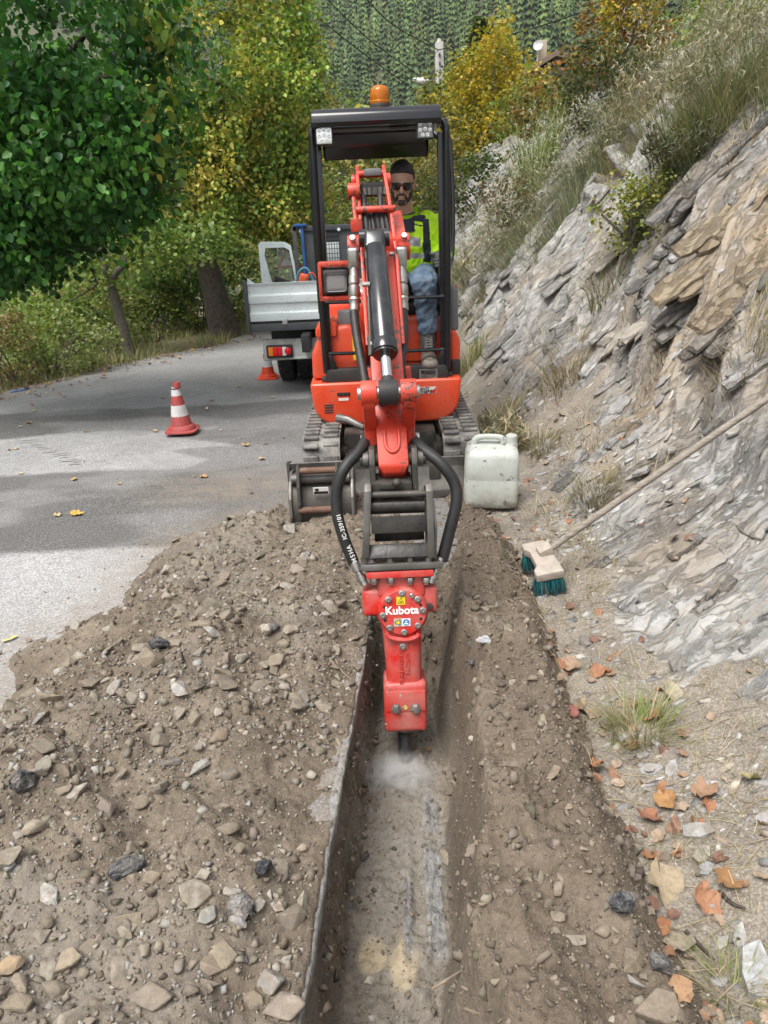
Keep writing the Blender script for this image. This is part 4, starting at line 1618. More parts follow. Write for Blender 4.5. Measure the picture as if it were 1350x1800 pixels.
b.build('hitch_pin', M['darksteel'], hitch)
for sd in (-1, 1):
    b = MB()
    b.cyl(PT + Vector((sd * 0.093, 0, 0)), PT + Vector((sd * 0.112, 0, 0)), 0.032, n=18)
    b.cyl(PT + Vector((sd * 0.118, -0.01, 0.01)), PT + Vector((sd * 0.134, -0.01, 0.01)), 0.016, n=8)
    b.build('pin_collar', M['steel'], hitch)
b = MB()
q = at(697, 848, 2.65)
b.ball((q.x, 2.645, q.z), 0.017, 2)
b.build('lock_stud', M['darksteel'], hitch)

# ---- breaker mounting bracket (black) and breaker (red)
BY = 2.62
def bat(px, py):
    """point on the breaker's leaning front plane"""
    y = 2.60
    for _ in range(6):
        p = at(px, py, y)
        y = 2.60 + (p.z - 0.44) * 0.22
    return at(px, py, y)


Ptop = bat(704, 988)
Pbot = bat(713, 1366)
BA = (Pbot - Ptop).normalized()                 # axis, pointing down
BX = Vector((1, 0, 0))
BN = BX.cross(BA).normalized()
if BN.y > 0:
    BN = -BN                                     # towards the viewer


def bp(px, py, n=0.0):
    return bat(px, py) + BN * n


mb_ = None
for (xa, xb, sd) in ((640, 654, -1), (747, 760, 1)):
    b = MB()
    t0 = bp((xa + xb) / 2, 860)
    t1 = bp((xa + xb) / 2 + sd * 4, 978)
    w = 0.026
    k0 = t0 + BN * 0.02
    pts = [t0 + BN * 0.05, t0 + BN * 0.02 - Vector((0, 0, -0.025)), t0 - BN * 0.10, t1 - BN * 0.14, t1 + BN * 0.03, t0 * 0.4 + t1 * 0.6 + BN * 0.045]
    b.prism([p - BX * w / 2 for p in pts], (w, 0, 0), bevel=0.005)
    if mb_ is None:
        mb_ = b.build('breaker_bracket', M['steel'], EX)
    else:
        b.build('bracket_side', M['steel'], mb_)
b = MB()
b.cyl(bp(648, 869, 0.02), bp(748, 866, 0.02), 0.013, n=14)
b.build('bracket_pin', M['darksteel'], mb_)
b = MB()
b.cyl(bp(650, 891, -0.01), bp(746, 888, -0.01), 0.030, n=18)
b.build('bracket_roller', M['grease'], mb_)
b = MB()
pa, pb = bp(700, 919, 0.03), bp(700, 968, 0.005)
b.box(pa, (0.200, 0.014, 0.062), rot=(-14, 0, 0), bevel=0.004)
b.box(bp(703, 946, -0.075), (0.19, 0.014, 0.05), bevel=0.004)
b.box(pb, (0.235, 0.014, 0.055), rot=(-40, 0, 0), bevel=0.004)
b.build('cross_plate', M['grease'], mb_)
for (xa, sd) in ((644, -1), (762, 1)):
    b = MB()
    g = [bp(xa, 880, -0.02), bp(xa + sd * 4, 925, 0.02), bp(xa + sd * 2, 980, 0.02), bp(xa, 982, -0.15), bp(xa, 900, -0.13)]
    b.prism([p - BX * 0.006 for p in g], (0.012, 0, 0), bevel=0.003)
    b.build('bracket_flange', M['steel'], mb_)

Rb = Matrix((BX, -BN, -BA)).transposed()         # local x right, y away, z up
if Rb.determinant() < 0:
    Rb = Matrix((BX, BN, -BA)).transposed()


def bbox(b, c, s, bevel=0.0, seg=2, taper=1.0):
    b.box(c, s, rot=Rb, bevel=bevel, seg=seg, taper=taper)


b = MB()
bbox(b, bp(704, 994, -0.075), (0.300, 0.19, 0.026), 0.004)
plate = b.build('top_plate', M['steel'], mb_)
for k in range(4):
    b = MB()
    p = bp(653 + 32.5 * k + (3 if k > 1 else 0), 982, 0.0)
    b.cyl(p - BA * 0.008, p + BA * 0.016, 0.0155, n=6, bevel=0.002)
    b.cyl(p + BA * 0.010, p + BA * 0.014, 0.020, n=16)
    b.build('bolt', M['steel'], plate)

b = MB()
bbox(b, bp(703, 1008, -0.075), (0.252, 0.185, 0.026), 0.004)
bbox(b, bp(706, 1030, -0.085), (0.185, 0.15, 0.10), 0.02, 3)
# lugs on both sides where the hoses enter
bbox(b, bp(661, 1063, -0.085), (0.105, 0.13, 0.105), 0.018, 3)
bbox(b, bp(749, 1057, -0.085), (0.09, 0.13, 0.105), 0.018, 3)
bbox(b, bp(706, 1075, -0.085), (0.165, 0.15, 0.19), 0.04, 3)
# column
pa, pb = bp(706, 1095, -0.075), bp(712, 1212, -0.075)
L = (pb - pa).length
ring = []
for t, hw, hd in ((0.0, 0.080, 0.078), (0.10, 0.076, 0.076), (0.55, 0.071, 0.07), (1.0, 0.069, 0.068)):
    c = pa + (pb - pa) * t
    rr = []
    for k in range(16):
        a = 2 * math.pi * k / 16 + math.pi / 16
        ca, sa = math.cos(a), math.sin(a)
        e = 0.45
        xx = hw * math.copysign(abs(ca) ** e, ca)
        yy = hd * math.copysign(abs(sa) ** e, sa)
        rr.append(b.bm.verts.new(c + BX * xx + BN * yy))
    ring.append(rr)
for A, B in zip(ring[:-1], ring[1:]):
    for k in range(16):
        j = (k + 1) % 16
        b.bm.faces.new([A[k], B[k], B[j], A[j]])
bbox(b, bp(713, 1244, -0.080), (0.168, 0.165, 0.205), 0.022, 3)
bbox(b, bp(713, 1232, -0.0), (0.155, 0.014, 0.085), 0.006)
bmesh.ops.recalc_face_normals(b.bm, faces=b.bm.faces[:])
breaker = b.build('hydraulic_breaker', M['red_breaker'], EX)
# nuts under the red plate
for k, px in enumerate((657, 687, 721, 749)):
    b = MB()
    p = bp(px, 1015, -0.004)
    b.cyl(p, p + BA * 0.020, 0.0155, n=6, bevel=0.002)
    b.cyl(p + BA * 0.018, p + BA * 0.028, 0.009, n=8)
    b.build('nut', M['zinc'], breaker)
# round cover
CC = bp(708, 1075, 0.0)
b = MB()
b.lathe(CC - BN * 0.03, BN, [(0, 0.097), (0.024, 0.097), (0.030, 0.093), (0.040, 0.090), (0.044, 0.086), (0.044, 0.0)], 48)
cover = b.build('round_cover', M['red_breaker'], breaker)
FP = CC + BN * 0.0152
for a_ in (92, 135, 185, 228, 272, 317, 5, 42, 62):
    r_ = 0.076 if a_ not in (62,) else 0.074
    sc = 1.0 if a_ != 62 else 0.7
    p = CC + BN * 0.014 + BX * (r_ * math.cos(rad(a_))) - BA * (r_ * math.sin(rad(a_)))
    b = MB()
    b.lathe(p, BN, [(0, 0.0125 * sc), (0.007, 0.0125 * sc), (0.008, 0.0105 * sc), (0.008, 0.006 * sc), (0.002, 0.0055 * sc), (0.002, 0)], 14)
    b.build('cap_screw', M['zinc'], cover)
for a_ in (160, 202, 22, 338):
    p = CC + BN * 0.0142 + BX * (0.073 * math.cos(rad(a_))) - BA * (0.073 * math.sin(rad(a_)))
    b = MB()
    b.cyl(p, p + BN * 0.001, 0.006, n=10)
    b.build('dowel_hole', M['black_print'], cover)


def cov(px, py, n=0.0):
    """point on the cover face"""
    d = ray(px, py)
    o = Vector((0, 0, CAM_H))
    t = (FP + BN * n - o).dot(BN) / d.dot(BN)
    return o + d * t


UP = -BA
text_mesh('lettering', 'Kubota', 0.043, M['white_print'], cover, cov(706.5, 1073.5, 0.0006), BX, UP, 0.0014)


def sticker(px, py, w, h, mat, name='sticker'):
    b = MB()
    c = cov(px, py, 0.0004)
    b.prism([c - BX * w / 2 - UP * h / 2, c + BX * w / 2 - UP * h / 2, c + BX * w / 2 + UP * h / 2, c - BX * w / 2 + UP * h / 2], BN * 0.0008)
    return b.build(name, mat, cover), c


def tri(par, c, s, mat, rot=0.0, n=0.0016):
    b = MB()
    pts = []
    for a in (90, 210, 330):
        pts.append(c + BN * n + BX * (s * math.cos(rad(a + rot))) + UP * (s * math.sin(rad(a + rot))))
    b.prism(pts, BN * 0.0004)
    return b.build('warning_symbol', mat, cover)


s_, c = sticker(704.5, 1056, 0.033, 0.031, M['yellow_print'])
tri(s_, c - UP * 0.002, 0.0145, M['black_print'])
tri(s_, c - UP * 0.002, 0.0105, M['yellow_print'], n=0.0022)
tri(s_, c - UP * 0.003, 0.0045, M['black_print'], n=0.0028)
s_, c = sticker(707, 1094, 0.062, 0.030, M['white_print'])
s2, c2 = sticker(700, 1094, 0.031, 0.0302, M['yellow_print'])
tri(s2, c2 + BN * 0.0012, 0.0145, M['black_print'], 90)
tri(s2, c2 + BN * 0.0012, 0.0105, M['yellow_print'], 90, n=0.0022)
c3 = cov(714.3, 1094, 0.0016)
b = MB()
b.cyl(c3, c3 + BN * 0.0006, 0.0125, n=24)
b.build('safety_symbol', M['blue_print'], cover)
b = MB()
b.cyl(c3 + BN * 0.0006 + UP * 0.004, c3 + BN * 0.0011 + UP * 0.004, 0.0035, n=12)
b.prism([c3 + BN * 0.0007 + BX * x + UP * y for x, y in ((-0.007, -0.007), (0.006, -0.008), (0.008, -0.001), (0.001, -0.003), (-0.003, 0.0), (-0.008, -0.001))], BN * 0.0005)
b.build('safety_symbol', M['white_print'], cover)
# lip below the cover, plug screw
b = MB()
arc = [bp(708 + 29 * math.cos(a), 1117 + 12 * math.sin(a) - 6, 0.012) for a in np.linspace(math.pi * 0.97, math.pi * 0.03, 9)]
b.tube(arc, 0.010, 8)
b.build('cover_lip', M['red_breaker'], breaker)
b = MB()
p = bp(708, 1136, -0.004)
b.cyl(p - BN * 0.01, p + BN * 0.004, 0.022, n=20, bevel=0.003)
b.build('plug_boss', M['red_breaker'], breaker)
b = MB()
b.lathe(p, BN, [(0, 0.0125), (0.010, 0.0125), (0.011, 0.010), (0.011, 0.006), (0.005, 0.0055), (0.005, 0)], 14)
b.build('plug_screw', M['zinc'], breaker)
# cast lettering along the column
text_mesh('cast_lettering', '34629005', 0.023, M['red_breaker'], breaker, bp(717, 1166, -0.0035), -BA, -BX, 0.0003, depth=0.0025)
text_mesh('cast_lettering', '2021 [K] HARDEN', 0.020, M['red_breaker'], breaker, bp(706, 1177, -0.0035), -BA, -BX, 0.0003, depth=0.0025)
# lower block bolts and yellow plug
for px, r_ in ((696, 0.015), (730, 0.016)):
    b = MB()
    p = bp(px, 1244, 0.008)
    b.cyl(p - BN * 0.01, p + BN * 0.004, r_ * 1.25, n=18)
    b.cyl(p, p + BN * 0.014, r_, n=6, bevel=0.002)
    b.build('bolt', M['zinc'], breaker)
b = MB()
p = bp(713, 1242, 0.006)
b.cyl(p, p + BN * 0.004, 0.008, n=12)
b.build('yellow_plug', M['yellow_print'], breaker)
# side bolt on the right lug
b = MB()
p = bp(756, 1068, -0.02)
b.cyl(p, p + BN * 0.012, 0.014, n=6, bevel=0.002)
b.build('bolt', M['darksteel'], breaker)
# tool retainer and chisel
b = MB()
q0 = bp(713, 1283, -0.08)
b.lathe(q0, BA, [(-0.02, 0.058), (0.012, 0.055), (0.03, 0.044), (0.034, 0.034)], 24)
b.build('tool_bushing', M['steel'], breaker)
b = MB()
e = bp(716, 1368, -0.08)
b.lathe(q0 + BA * 0.01, BA, [(0, 0.031), (0.10, 0.031), (0.19, 0.030), (0.235, 0.024), (0.27, 0.008)], 20)
b.build('chisel', M['cylblack'], breaker)
TIP = q0 + BA * 0.27

# ---- aux hose couplers (silver) and sleeved hoses
for sd, pts in ((-1, ((621, 452), (622, 500), (623, 556))), (1, ((705, 450), (706, 500), (709, 552)))):
    p0, p1, p2 = [at(px, py, 3.28 - 0.0007 * (py - 450)) for px, py in pts]
    b = MB()
    b.box(p0 + Vector((0, 0.005, -0.005)), (0.048, 0.055, 0.085), bevel=0.014, seg=3)
    b.cyl(p0 + Vector((-sd * 0.04, 0.02, 0.0)), p0, 0.018, n=12)
    el = b.build('elbow_fitting', M['zinc'], stick)
    ax = (p2 - p0).normalized()
    b = MB()
    Lc = (p2 - p0).length
    b.lathe(p0 - Vector((0, 0, 0.03)), ax, [(0, 0.019), (0.04, 0.019), (0.045, 0.023), (0.075, 0.023), (0.08, 0.018), (0.088, 0.024), (0.125, 0.024), (0.13, 0.021), (0.14, 0.025), (0.15, 0.021), (0.165, 0.022), (0.185, 0.022), (0.19, 0.017), (0.205, 0.020), (0.225, 0.020), (Lc, 0.017)], 14)
    b.build('quick_coupler', M['zinc'], stick)
hl = [at(622, 548, 3.20), at(627, 590, 3.12), at(638, 650, 3.02), at(646, 705, 2.93), at(648, 755, 2.86), at(634, 790, 2.76), at(606, 822, 2.70), at(592, 860, 2.68), at(593, 905, 2.66), at(606, 950, 2.64), at(622, 990, 2.63)]
b = MB()
b.tube(hl, [0.018] * 3 + [0.020] * 2 + [0.022] * 6, 12, smooth=6)
hoseL = b.build('breaker_hose', M['hose'], EX)
hr = [at(709, 545, 3.20), at(710, 590, 3.12), at(705, 640, 3.02), at(706, 700, 2.93), at(716, 755, 2.86), at(738, 785, 2.77), at(775, 815, 2.71), at(799, 850, 2.69), at(802, 885, 2.67), at(790, 935, 2.65), at(777, 985, 2.63)]
b = MB()
b.tube(hr, [0.018] * 3 + [0.020] * 2 + [0.0225] * 6, 12, smooth=6)
hoseR = b.build('breaker_hose', M['hose'], EX)
for h0, h1, par in ((at(620, 985, 2.63), at(641, 1028, 2.60), hoseL), (at(776, 980, 2.63), at(757, 1024, 2.60), hoseR)):
    ax = h1 - h0
    L_ = ax.length
    b = MB()
    b.lathe(h0, ax, [(0, 0.020), (L_ * 0.42, 0.019), (L_ * 0.45, 0.014), (L_ * 0.62, 0.014), (L_ * 0.63, 0.020), (L_ * 0.82, 0.020), (L_ * 0.84, 0.016), (L_, 0.016)], 12)
    b.build('hose_fitting', M['zinc'], par)


def hose_text(body, pa, pb, size, par):
    """one letter after the other along the hose, reading upwards"""
    n = len(body)
    for i, ch in enumerate(body):
        if ch == ' ':
            continue
        t = i / max(1, n - 1)
        p = pa * (1 - t) + pb * t
        xd = (pb - pa).normalized()
        vd = (Vector((0, 0, CAM_H)) - p).normalized()
        yd = vd.cross(xd)
        text_mesh('lettering', ch, size, M['white_print'], par, p + vd * 0.0236, xd, yd, 0.0004)


hose_text('MSHA', at(623, 985, 2.63), at(614, 962, 2.636), 0.024, hoseL)
hose_text('IC-359/01', at(607, 947, 2.64), at(595, 906, 2.66), 0.022, hoseL)
hose_text('10/658', at(764, 806, 2.73), at(752, 795, 2.75), 0.014, hoseR)

# ---- headlight on a red guard beside the boom
HY = 4.25
p = at(589, 494, HY)
b = MB()
w, h = 0.172, 0.195
b.box((p.x, HY + 0.02, p.z + h / 2 - 0.012), (w, 0.12, 0.024), bevel=0.008)
b.box((p.x, HY + 0.02, p.z - h / 2 + 0.012), (w, 0.12, 0.024), bevel=0.008)
b.box((p.x - w / 2 + 0.009, HY + 0.02, p.z), (0.018, 0.12, h - 0.02), bevel=0.006)
b.box((p.x + 0.09, HY + 0.03, p.z - h / 2 + 0.02), (0.09, 0.06, 0.022), bevel=0.004)
hg = b.build('headlight_guard', M['red_arm'], EX)
b = MB()
b.box((p.x + 0.006, HY + 0.01, p.z - 0.002), (0.142, 0.10, 0.135), bevel=0.028, seg=4)
hd = b.build('headlight', M['blackm'], EX)
b = MB()
b.box((p.x + 0.006, HY - 0.043, p.z - 0.004), (0.112, 0.012, 0.092), bevel=0.02, seg=4)
b.build('headlight_lens', M['lens'], hd)
b = MB()
b.lathe((p.x + 0.006, HY - 0.028, p.z - 0.004), (0, -1, 0), [(0, 0.048), (0.003, 0.045), (-0.01, 0.02), (-0.006, 0.008)], 20)
b.build('headlight_reflector', M['chrome'], hd)


# ================================================================== THE OPERATOR
def evaluated(bm_owner, mods, name, mat):
    """mesh of an MB after temporary modifiers"""
    me = bpy.data.meshes.new('tmp')
    bm_owner.bm.normal_update()
    bm_owner.bm.to_mesh(me)
    bm_owner.bm.free()
    o = bpy.data.objects.new('tmp', me)
    COL.objects.link(o)
    for typ, kw in mods:
        md = o.modifiers.new(typ, typ)
        for k, v in kw.items():
            setattr(md, k, v)
    dg = bpy.context.evaluated_depsgraph_get()
    dg.update()
    out = bpy.data.meshes.new_from_object(o.evaluated_get(dg))
    bpy.data.objects.remove(o)
    bpy.data.meshes.remove(me)
    out.name = name
    out.materials.clear()
    for m in (mat if isinstance(mat, (list, tuple)) else [mat]):
        out.materials.append(m)
    out.polygons.foreach_set('use_smooth', [True] * len(out.polygons))
    return out


def loft(b, rings, n=20):
    """rings: (centre, half width, half depth, exponent)"""
    R = []
    for c, hw, hd in rings:
        c = Vector(c)
        R.append([b.bm.verts.new(c + Vector((hw * math.copysign(abs(math.cos(a)) ** 0.8, math.cos(a)), hd * math.copysign(abs(math.sin(a)) ** 0.8, math.sin(a)), 0)))
                  for a in [2 * math.pi * k / n for k in range(n)]])
    for A, B in zip(R[:-1], R[1:]):
        for k in range(n):
            j = (k + 1) % n
            b.bm.faces.new([A[k], A[j], B[j], B[k]])
    b.bm.faces.new(R[0][::-1])
    b.bm.faces.new(R[-1])


def displace(me, amp, scale, seed):
    n = len(me.vertices)
    co = np.empty(n * 3)
    me.vertices.foreach_get('co', co)
    no = np.empty(n * 3)
    me.vertices.foreach_get('normal', no)
    co = co.reshape(-1, 3)
    no = no.reshape(-1, 3)
    d = (fbm(co[:, 0] * scale + co[:, 1] * scale * 0.7, co[:, 2] * scale + co[:, 1] * scale * 0.4, 3, seed) - 0.5) * amp
    me.vertices.foreach_set('co', (co + no * d[:, None]).ravel())
    me.update()


def to_px(p):
    q = CAM_R.to_3x3().transposed() @ (Vector(p) - Vector((0, 0, CAM_H)))
    return 675 + 1350 * q.x / -q.z, 900 - 1350 * q.y / -q.z


M['skin'] = pm('skin', (0.50, 0.30, 0.215), (0.44, 0.25, 0.175), scale=30, rough=0.5, bmp=0.1, bscale=300, bdist=0.001)
M['hair'] = pm('dark_hair', (0.012, 0.009, 0.008), (0.022, 0.017, 0.014), scale=120, rough=0.55, bmp=0.8, bscale=260, bdist=0.004)
M['beard'] = pm('dark_beard', (0.020, 0.014, 0.012), (0.045, 0.030, 0.024), scale=200, rough=0.7, bmp=0.6, bscale=320, bdist=0.002)
M['hivis'] = pm('hi_vis_yellow', (0.52, 0.86, 0.010), (0.44, 0.76, 0.010), scale=7, rough=0.65, bmp=0.15, bscale=200, bdist=0.002)
M['navy'] = pm('navy_cloth', (0.012, 0.016, 0.030), (0.018, 0.022, 0.038), rough=0.8)
M['reflective'] = pm('reflective_tape', (0.40, 0.385, 0.38), (0.33, 0.32, 0.32), rough=0.4, metal=0.2)
def jeans_material():
    m, nt, b = _nodes('faded_denim')
    v = coord(nt)
    c = ramp(nt, noise(nt, v, 9, 6, 0.65), [(0.3, (0.05, 0.085, 0.135)), (0.5, (0.10, 0.155, 0.22)), (0.72, (0.20, 0.26, 0.32))])
    fine = noise(nt, v, 420, 2, 0.5)
    c = mix(nt, 1.0, c, ramp(nt, fine, [(0.3, 0.75), (0.7, 1.15)]), 'MULTIPLY')
    nt.links.new(c, b.inputs['Base Color'])
    b.inputs['Roughness'].default_value = 0.9
    bump(nt, b, noise(nt, v, 38, 4, 0.6), 0.5, 0.008)
    return m


M['denim'] = jeans_material()
M['boot'] = pm('worn_leather_boot', (0.045, 0.038, 0.033), (0.10, 0.085, 0.07), scale=25, rough=0.7, dust=0.6, dustcol=(0.25, 0.22, 0.18), bmp=0.5, bscale=60)
M['boot_toe'] = pm('dusty_boot_toe', (0.20, 0.175, 0.145), (0.12, 0.10, 0.085), scale=25, rough=0.8, bmp=0.4, bscale=60)
M['glove'] = pm('grey_work_glove', (0.055, 0.062, 0.065), (0.12, 0.125, 0.12), scale=40, rough=0.7, bmp=0.4, bscale=120)
M['lens_dark'] = pm('sunglass_lens', (0.006, 0.006, 0.007), rough=0.06, coat=0.5)

OP = thing('person', 'operator in yellow and navy high-visibility jacket, jeans and sunglasses, seated at the excavator levers', 'person', (0.24, 5.45, 1.06))
HC = at(706.5, 323, 5.30)                     # head centre
NK = at(712, 378, 5.38)
CH = at(724, 412, 5.43)
BEL = at(727, 455, 5.47)
PEL = at(727, 487, 5.50)
SHR = at(760, 393, 5.41)                      # shoulder at picture right
SHL = at(678, 395, 5.43)
ELR = at(781, 447, 5.44)
WRR = at(771, 451, 5.24)
ELL = at(655, 455, 5.42)
WRL = at(660, 470, 5.22)
KNR = at(744, 494, 5.13)
ANR = at(752, 585, 5.17)
KNL = at(688, 500, 5.13)
ANL = at(684, 590, 5.18)
HPR = PEL + Vector((0.085, 0, 0.0))
HPL = PEL + Vector((-0.085, 0, 0.0))

HR = Euler((rad(-14), rad(4), rad(-4))).to_matrix()     # head turned slightly down and to picture left
HR = Euler((rad(10), rad(3), rad(-3))).to_matrix()


def hp(x, y, z):
    return HC + HR @ Vector((x, y, z))


# bare body (head, neck, torso, limbs) as one surface
b = MB()
def hball(c, s, rot=(0, 0, 0)):
    m = Matrix.Translation(HC) @ HR.to_4x4() @ Matrix.Translation(Vector(c)) @ Euler([rad(a) for a in rot]).to_matrix().to_4x4() @ Matrix.Diagonal((s[0], s[1], s[2], 1))
    bmesh.ops.create_icosphere(b.bm, subdivisions=3, radius=1.0, matrix=m)


hball((0, 0.015, 0.035), (0.077, 0.096, 0.090))         # skull
hball((0, -0.020, -0.035), (0.064, 0.070, 0.080))       # face
hball((0, -0.045, -0.088), (0.042, 0.040, 0.034))       # chin
hball((0.036, -0.012, -0.062), (0.030, 0.05, 0.042))    # jaw corners
hball((-0.036, -0.012, -0.062), (0.030, 0.05, 0.042))
hball((0, -0.084, 0.022), (0.055, 0.016, 0.014))        # brow
hball((0, -0.098, -0.012), (0.0105, 0.020, 0.027), (-18, 0, 0))   # nose bridge
hball((0, -0.106, -0.030), (0.0155, 0.016, 0.0115))     # nose tip
hball((0.040, -0.062, -0.022), (0.022, 0.026, 0.018))   # cheekbones
hball((-0.040, -0.062, -0.022), (0.022, 0.026, 0.018))
hball((0, -0.083, -0.061), (0.024, 0.013, 0.0075))      # lips
hball((0, -0.081, -0.072), (0.019, 0.013, 0.0075))
hball((0.076, 0.012, -0.005), (0.010, 0.020, 0.032), (0, 0, 18))  # ears
hball((-0.076, 0.012, -0.005), (0.010, 0.020, 0.032), (0, 0, -18))
b.tube([hp(0, 0.02, -0.05), NK + Vector((0, 0.0, 0.0)), NK + Vector((0, 0.02, -0.06))], [0.056, 0.060, 0.075], 16)
loft(b, [(PEL + Vector((0, 0, -0.08)), 0.15, 0.10), (PEL, 0.155, 0.11), (BEL, 0.14, 0.10), (CH, 0.16, 0.11), (NK + Vector((0, 0.03, -0.05)), 0.12, 0.075), (NK + Vector((0, 0.01, 0)), 0.06, 0.05)])
for sh, el, wr in ((SHR, ELR, WRR), (SHL, ELL, WRL)):
    b.tube([CH * 0.3 + sh * 0.7, sh, el, wr], [0.055, 0.052, 0.042, 0.030], 14)
for h_, k_, a_ in ((HPR, KNR, ANR), (HPL, KNL, ANL)):
    b.tube([h_, k_, a_], [0.075, 0.058, 0.042], 14)
body_me = evaluated(b, [('REMESH', dict(mode='VOXEL', voxel_size=0.0085)), ('SMOOTH', dict(factor=0.5, iterations=3))], 'body', M['skin'])
link('body', body_me, OP)

# hair: a skull cap whose lower and front part sinks into the head
def shell(name, fn, mat, centre, size, sub=5):
    bb = MB()
    bmesh.ops.create_icosphere(bb.bm, subdivisions=sub, radius=1.0)
    for v in bb.bm.verts:
        d = v.co.normalized()
        k = fn(d)
        p = Vector((d.x * size[0], d.y * size[1], d.z * size[2])) * k + Vector(centre)
        v.co = HC + HR @ p
    return bb.build(name, mat, OP, angle=60)


def hair_fn(d):
    # hairline: high on the forehead, down to the ears and the nape
    front = max(0.0, -d.y)
    line = 0.40 * front + (-0.42 if d.y > 0.2 else -0.05 + 0.0 * d.y)
    if -0.35 < d.y < 0.25 and d.z < 0.3:
        line = -0.25
    e = min(1.0, max(0.0, (d.z - line) / 0.16))
    top = 1.0 + 0.10 * max(0, d.z) ** 1.5 + 0.015 * math.sin(d.x * 37 + d.y * 21) * max(0, d.z)
    return 0.80 + (top - 0.80 + 0.03) * e


shell('hair', hair_fn, M['hair'], (0, 0.016, 0.036), (0.079, 0.098, 0.092))


def beard_fn(d):
    side = abs(d.x)
    e = 0.0
    if d.y < 0.35:
        # jaw line, chin and side burns
        low = min(1.0, max(0.0, (-0.38 - d.z) / 0.12))
        burns = min(1.0, max(0.0, (side - 0.72) / 0.1)) * min(1.0, max(0.0, (0.45 - d.z) / 0.2))
        mouth = 1.0 - min(1.0, max(0.0, 1 - ((d.x / 0.36) ** 2 + ((d.z + 0.50) / 0.10) ** 2) ** 0.5) * 4)
        mous = min(1.0, max(0.0, 1 - abs(d.z + 0.345) / 0.075)) * (1.0 if side < 0.42 else 0.0) * (1.0 if d.y < -0.3 else 0)
        e = max(min(low, mouth), burns, mous)
    return 0.90 + 0.125 * e


shell('beard', beard_fn, M['beard'], (0, -0.020, -0.040), (0.068, 0.073, 0.085))
b = MB()
b.tube([hp(-0.026, -0.098, -0.050), hp(0, -0.102, -0.046), hp(0.026, -0.098, -0.050)], [0.003, 0.006, 0.003], 8)
b.tube([hp(-0.026, -0.097, -0.050), hp(-0.032, -0.088, -0.068), hp(-0.028, -0.084, -0.085)], [0.004, 0.005, 0.005], 8)
b.tube([hp(0.026, -0.097, -0.050), hp(0.032, -0.088, -0.068), hp(0.028, -0.084, -0.085)], [0.004, 0.005, 0.005], 8)
b.ball(hp(0, -0.085, -0.098), 0.022, 2, (1.2, 0.6, 0.9))
b.build('moustache', M['beard'], OP)
# sunglasses
b = MB()
b.tube([hp(-0.012, -0.108, 0.008), hp(0, -0.112, 0.011), hp(0.012, -0.108, 0.008)], 0.0035, 8)
for sd in (-1, 1):
    b.tube([hp(sd * 0.060, -0.092, 0.012), hp(sd * 0.074, -0.06, 0.014), hp(sd * 0.078, 0.02, 0.010)], 0.0035, 8)
sg = b.build('sunglasses', M['black'], OP)
for sd in (-1, 1):
    b = MB()
    pts = [(0.006, 0.019), (0.030, 0.023), (0.061, 0.020), (0.064, -0.004), (0.053, -0.023), (0.026, -0.027), (0.010, -0.015)]
    b.prism([hp(sd * x, -0.108 + 0.22 * abs(x) ** 1.2, z + 0.002) for x, z in pts], HR @ Vector((0, 0.008, 0)), bevel=0.002)
    b.build('lens', M['lens_dark'], sg)

# jacket
b = MB()
loft(b, [(PEL + Vector((0, -0.005, -0.005)), 0.180, 0.135), (BEL + Vector((0, -0.01, 0)), 0.186, 0.140), (CH * 0.5 + BEL * 0.5 + Vector((0, -0.012, 0)), 0.192, 0.142), (CH, 0.20, 0.135), (CH * 0.4 + NK * 0.6 + Vector((0, 0.01, 0)), 0.165, 0.105), (NK + Vector((0.0, 0.015, -0.01)), 0.10, 0.085)])
for sh, el, wr, mid in ((SHR, ELR, WRR, 1), (SHL, ELL, WRL, 1)):
    b.tube([CH * 0.45 + sh * 0.55, sh, sh * 0.5 + el * 0.5, el, el * 0.5 + wr * 0.5, wr], [0.088, 0.084, 0.074, 0.068, 0.060, 0.052], 16, smooth=3)
jk = evaluated(b, [('REMESH', dict(mode='VOXEL', voxel_size=0.006)), ('SMOOTH', dict(factor=0.5, iterations=8))], 'jacket', [M['hivis'], M['navy'], M['reflective']])
displace(jk, 0.045, 9, 301)
displace(jk, 0.020, 26, 305)
# cloth panels: each face takes the cloth that is sewn there
cen = np.empty(len(jk.polygons) * 3)
jk.polygons.foreach_get('center', cen)
nor = np.empty(len(jk.polygons) * 3)
jk.polygons.foreach_get('normal', nor)
cen = cen.reshape(-1, 3)
nor = nor.reshape(-1, 3)
idx = np.zeros(len(cen), np.int32)
for i in range(len(cen)):
    px, py = to_px(cen[i])
    if nor[i, 1] > 0.15:
        continue
    zx, zy = (px - 640) * 4.5, (py - 260) * 4.5
    chest = zx < 485
    if chest and 510 + 0.10 * abs(zx - 270) < zy < 575 + 0.26 * (zx - 270) and zx > 285:
        idx[i] = 1
    if zx < 262 and 520 < zy < 640:
        idx[i] = 1
    if 465 < zx < 522 + (zy - 700) * 0.06 and zy > 560 and zx > 465 + max(0, (620 - zy)) * 0.3 and zy < 905:
        idx[i] = 1
    if chest and 690 < zy - 0.12 * (zx - 280) < 765 and zx < 448:
        idx[i] = 2
    if chest and 832 < zy - 0.02 * (zx - 330) < 872 and zx < 476:
        idx[i] = 2
    if 328 < zx < 462 and 572 + 0.12 * (zx - 330) < zy < 594 + 0.12 * (zx - 330):
        idx[i] = 0
    if zx > 530 and zy > 560 and zx < 600:
        idx[i] = 0
jk.polygons.foreach_set('material_index', idx)
jacket = link('jacket', jk, OP)
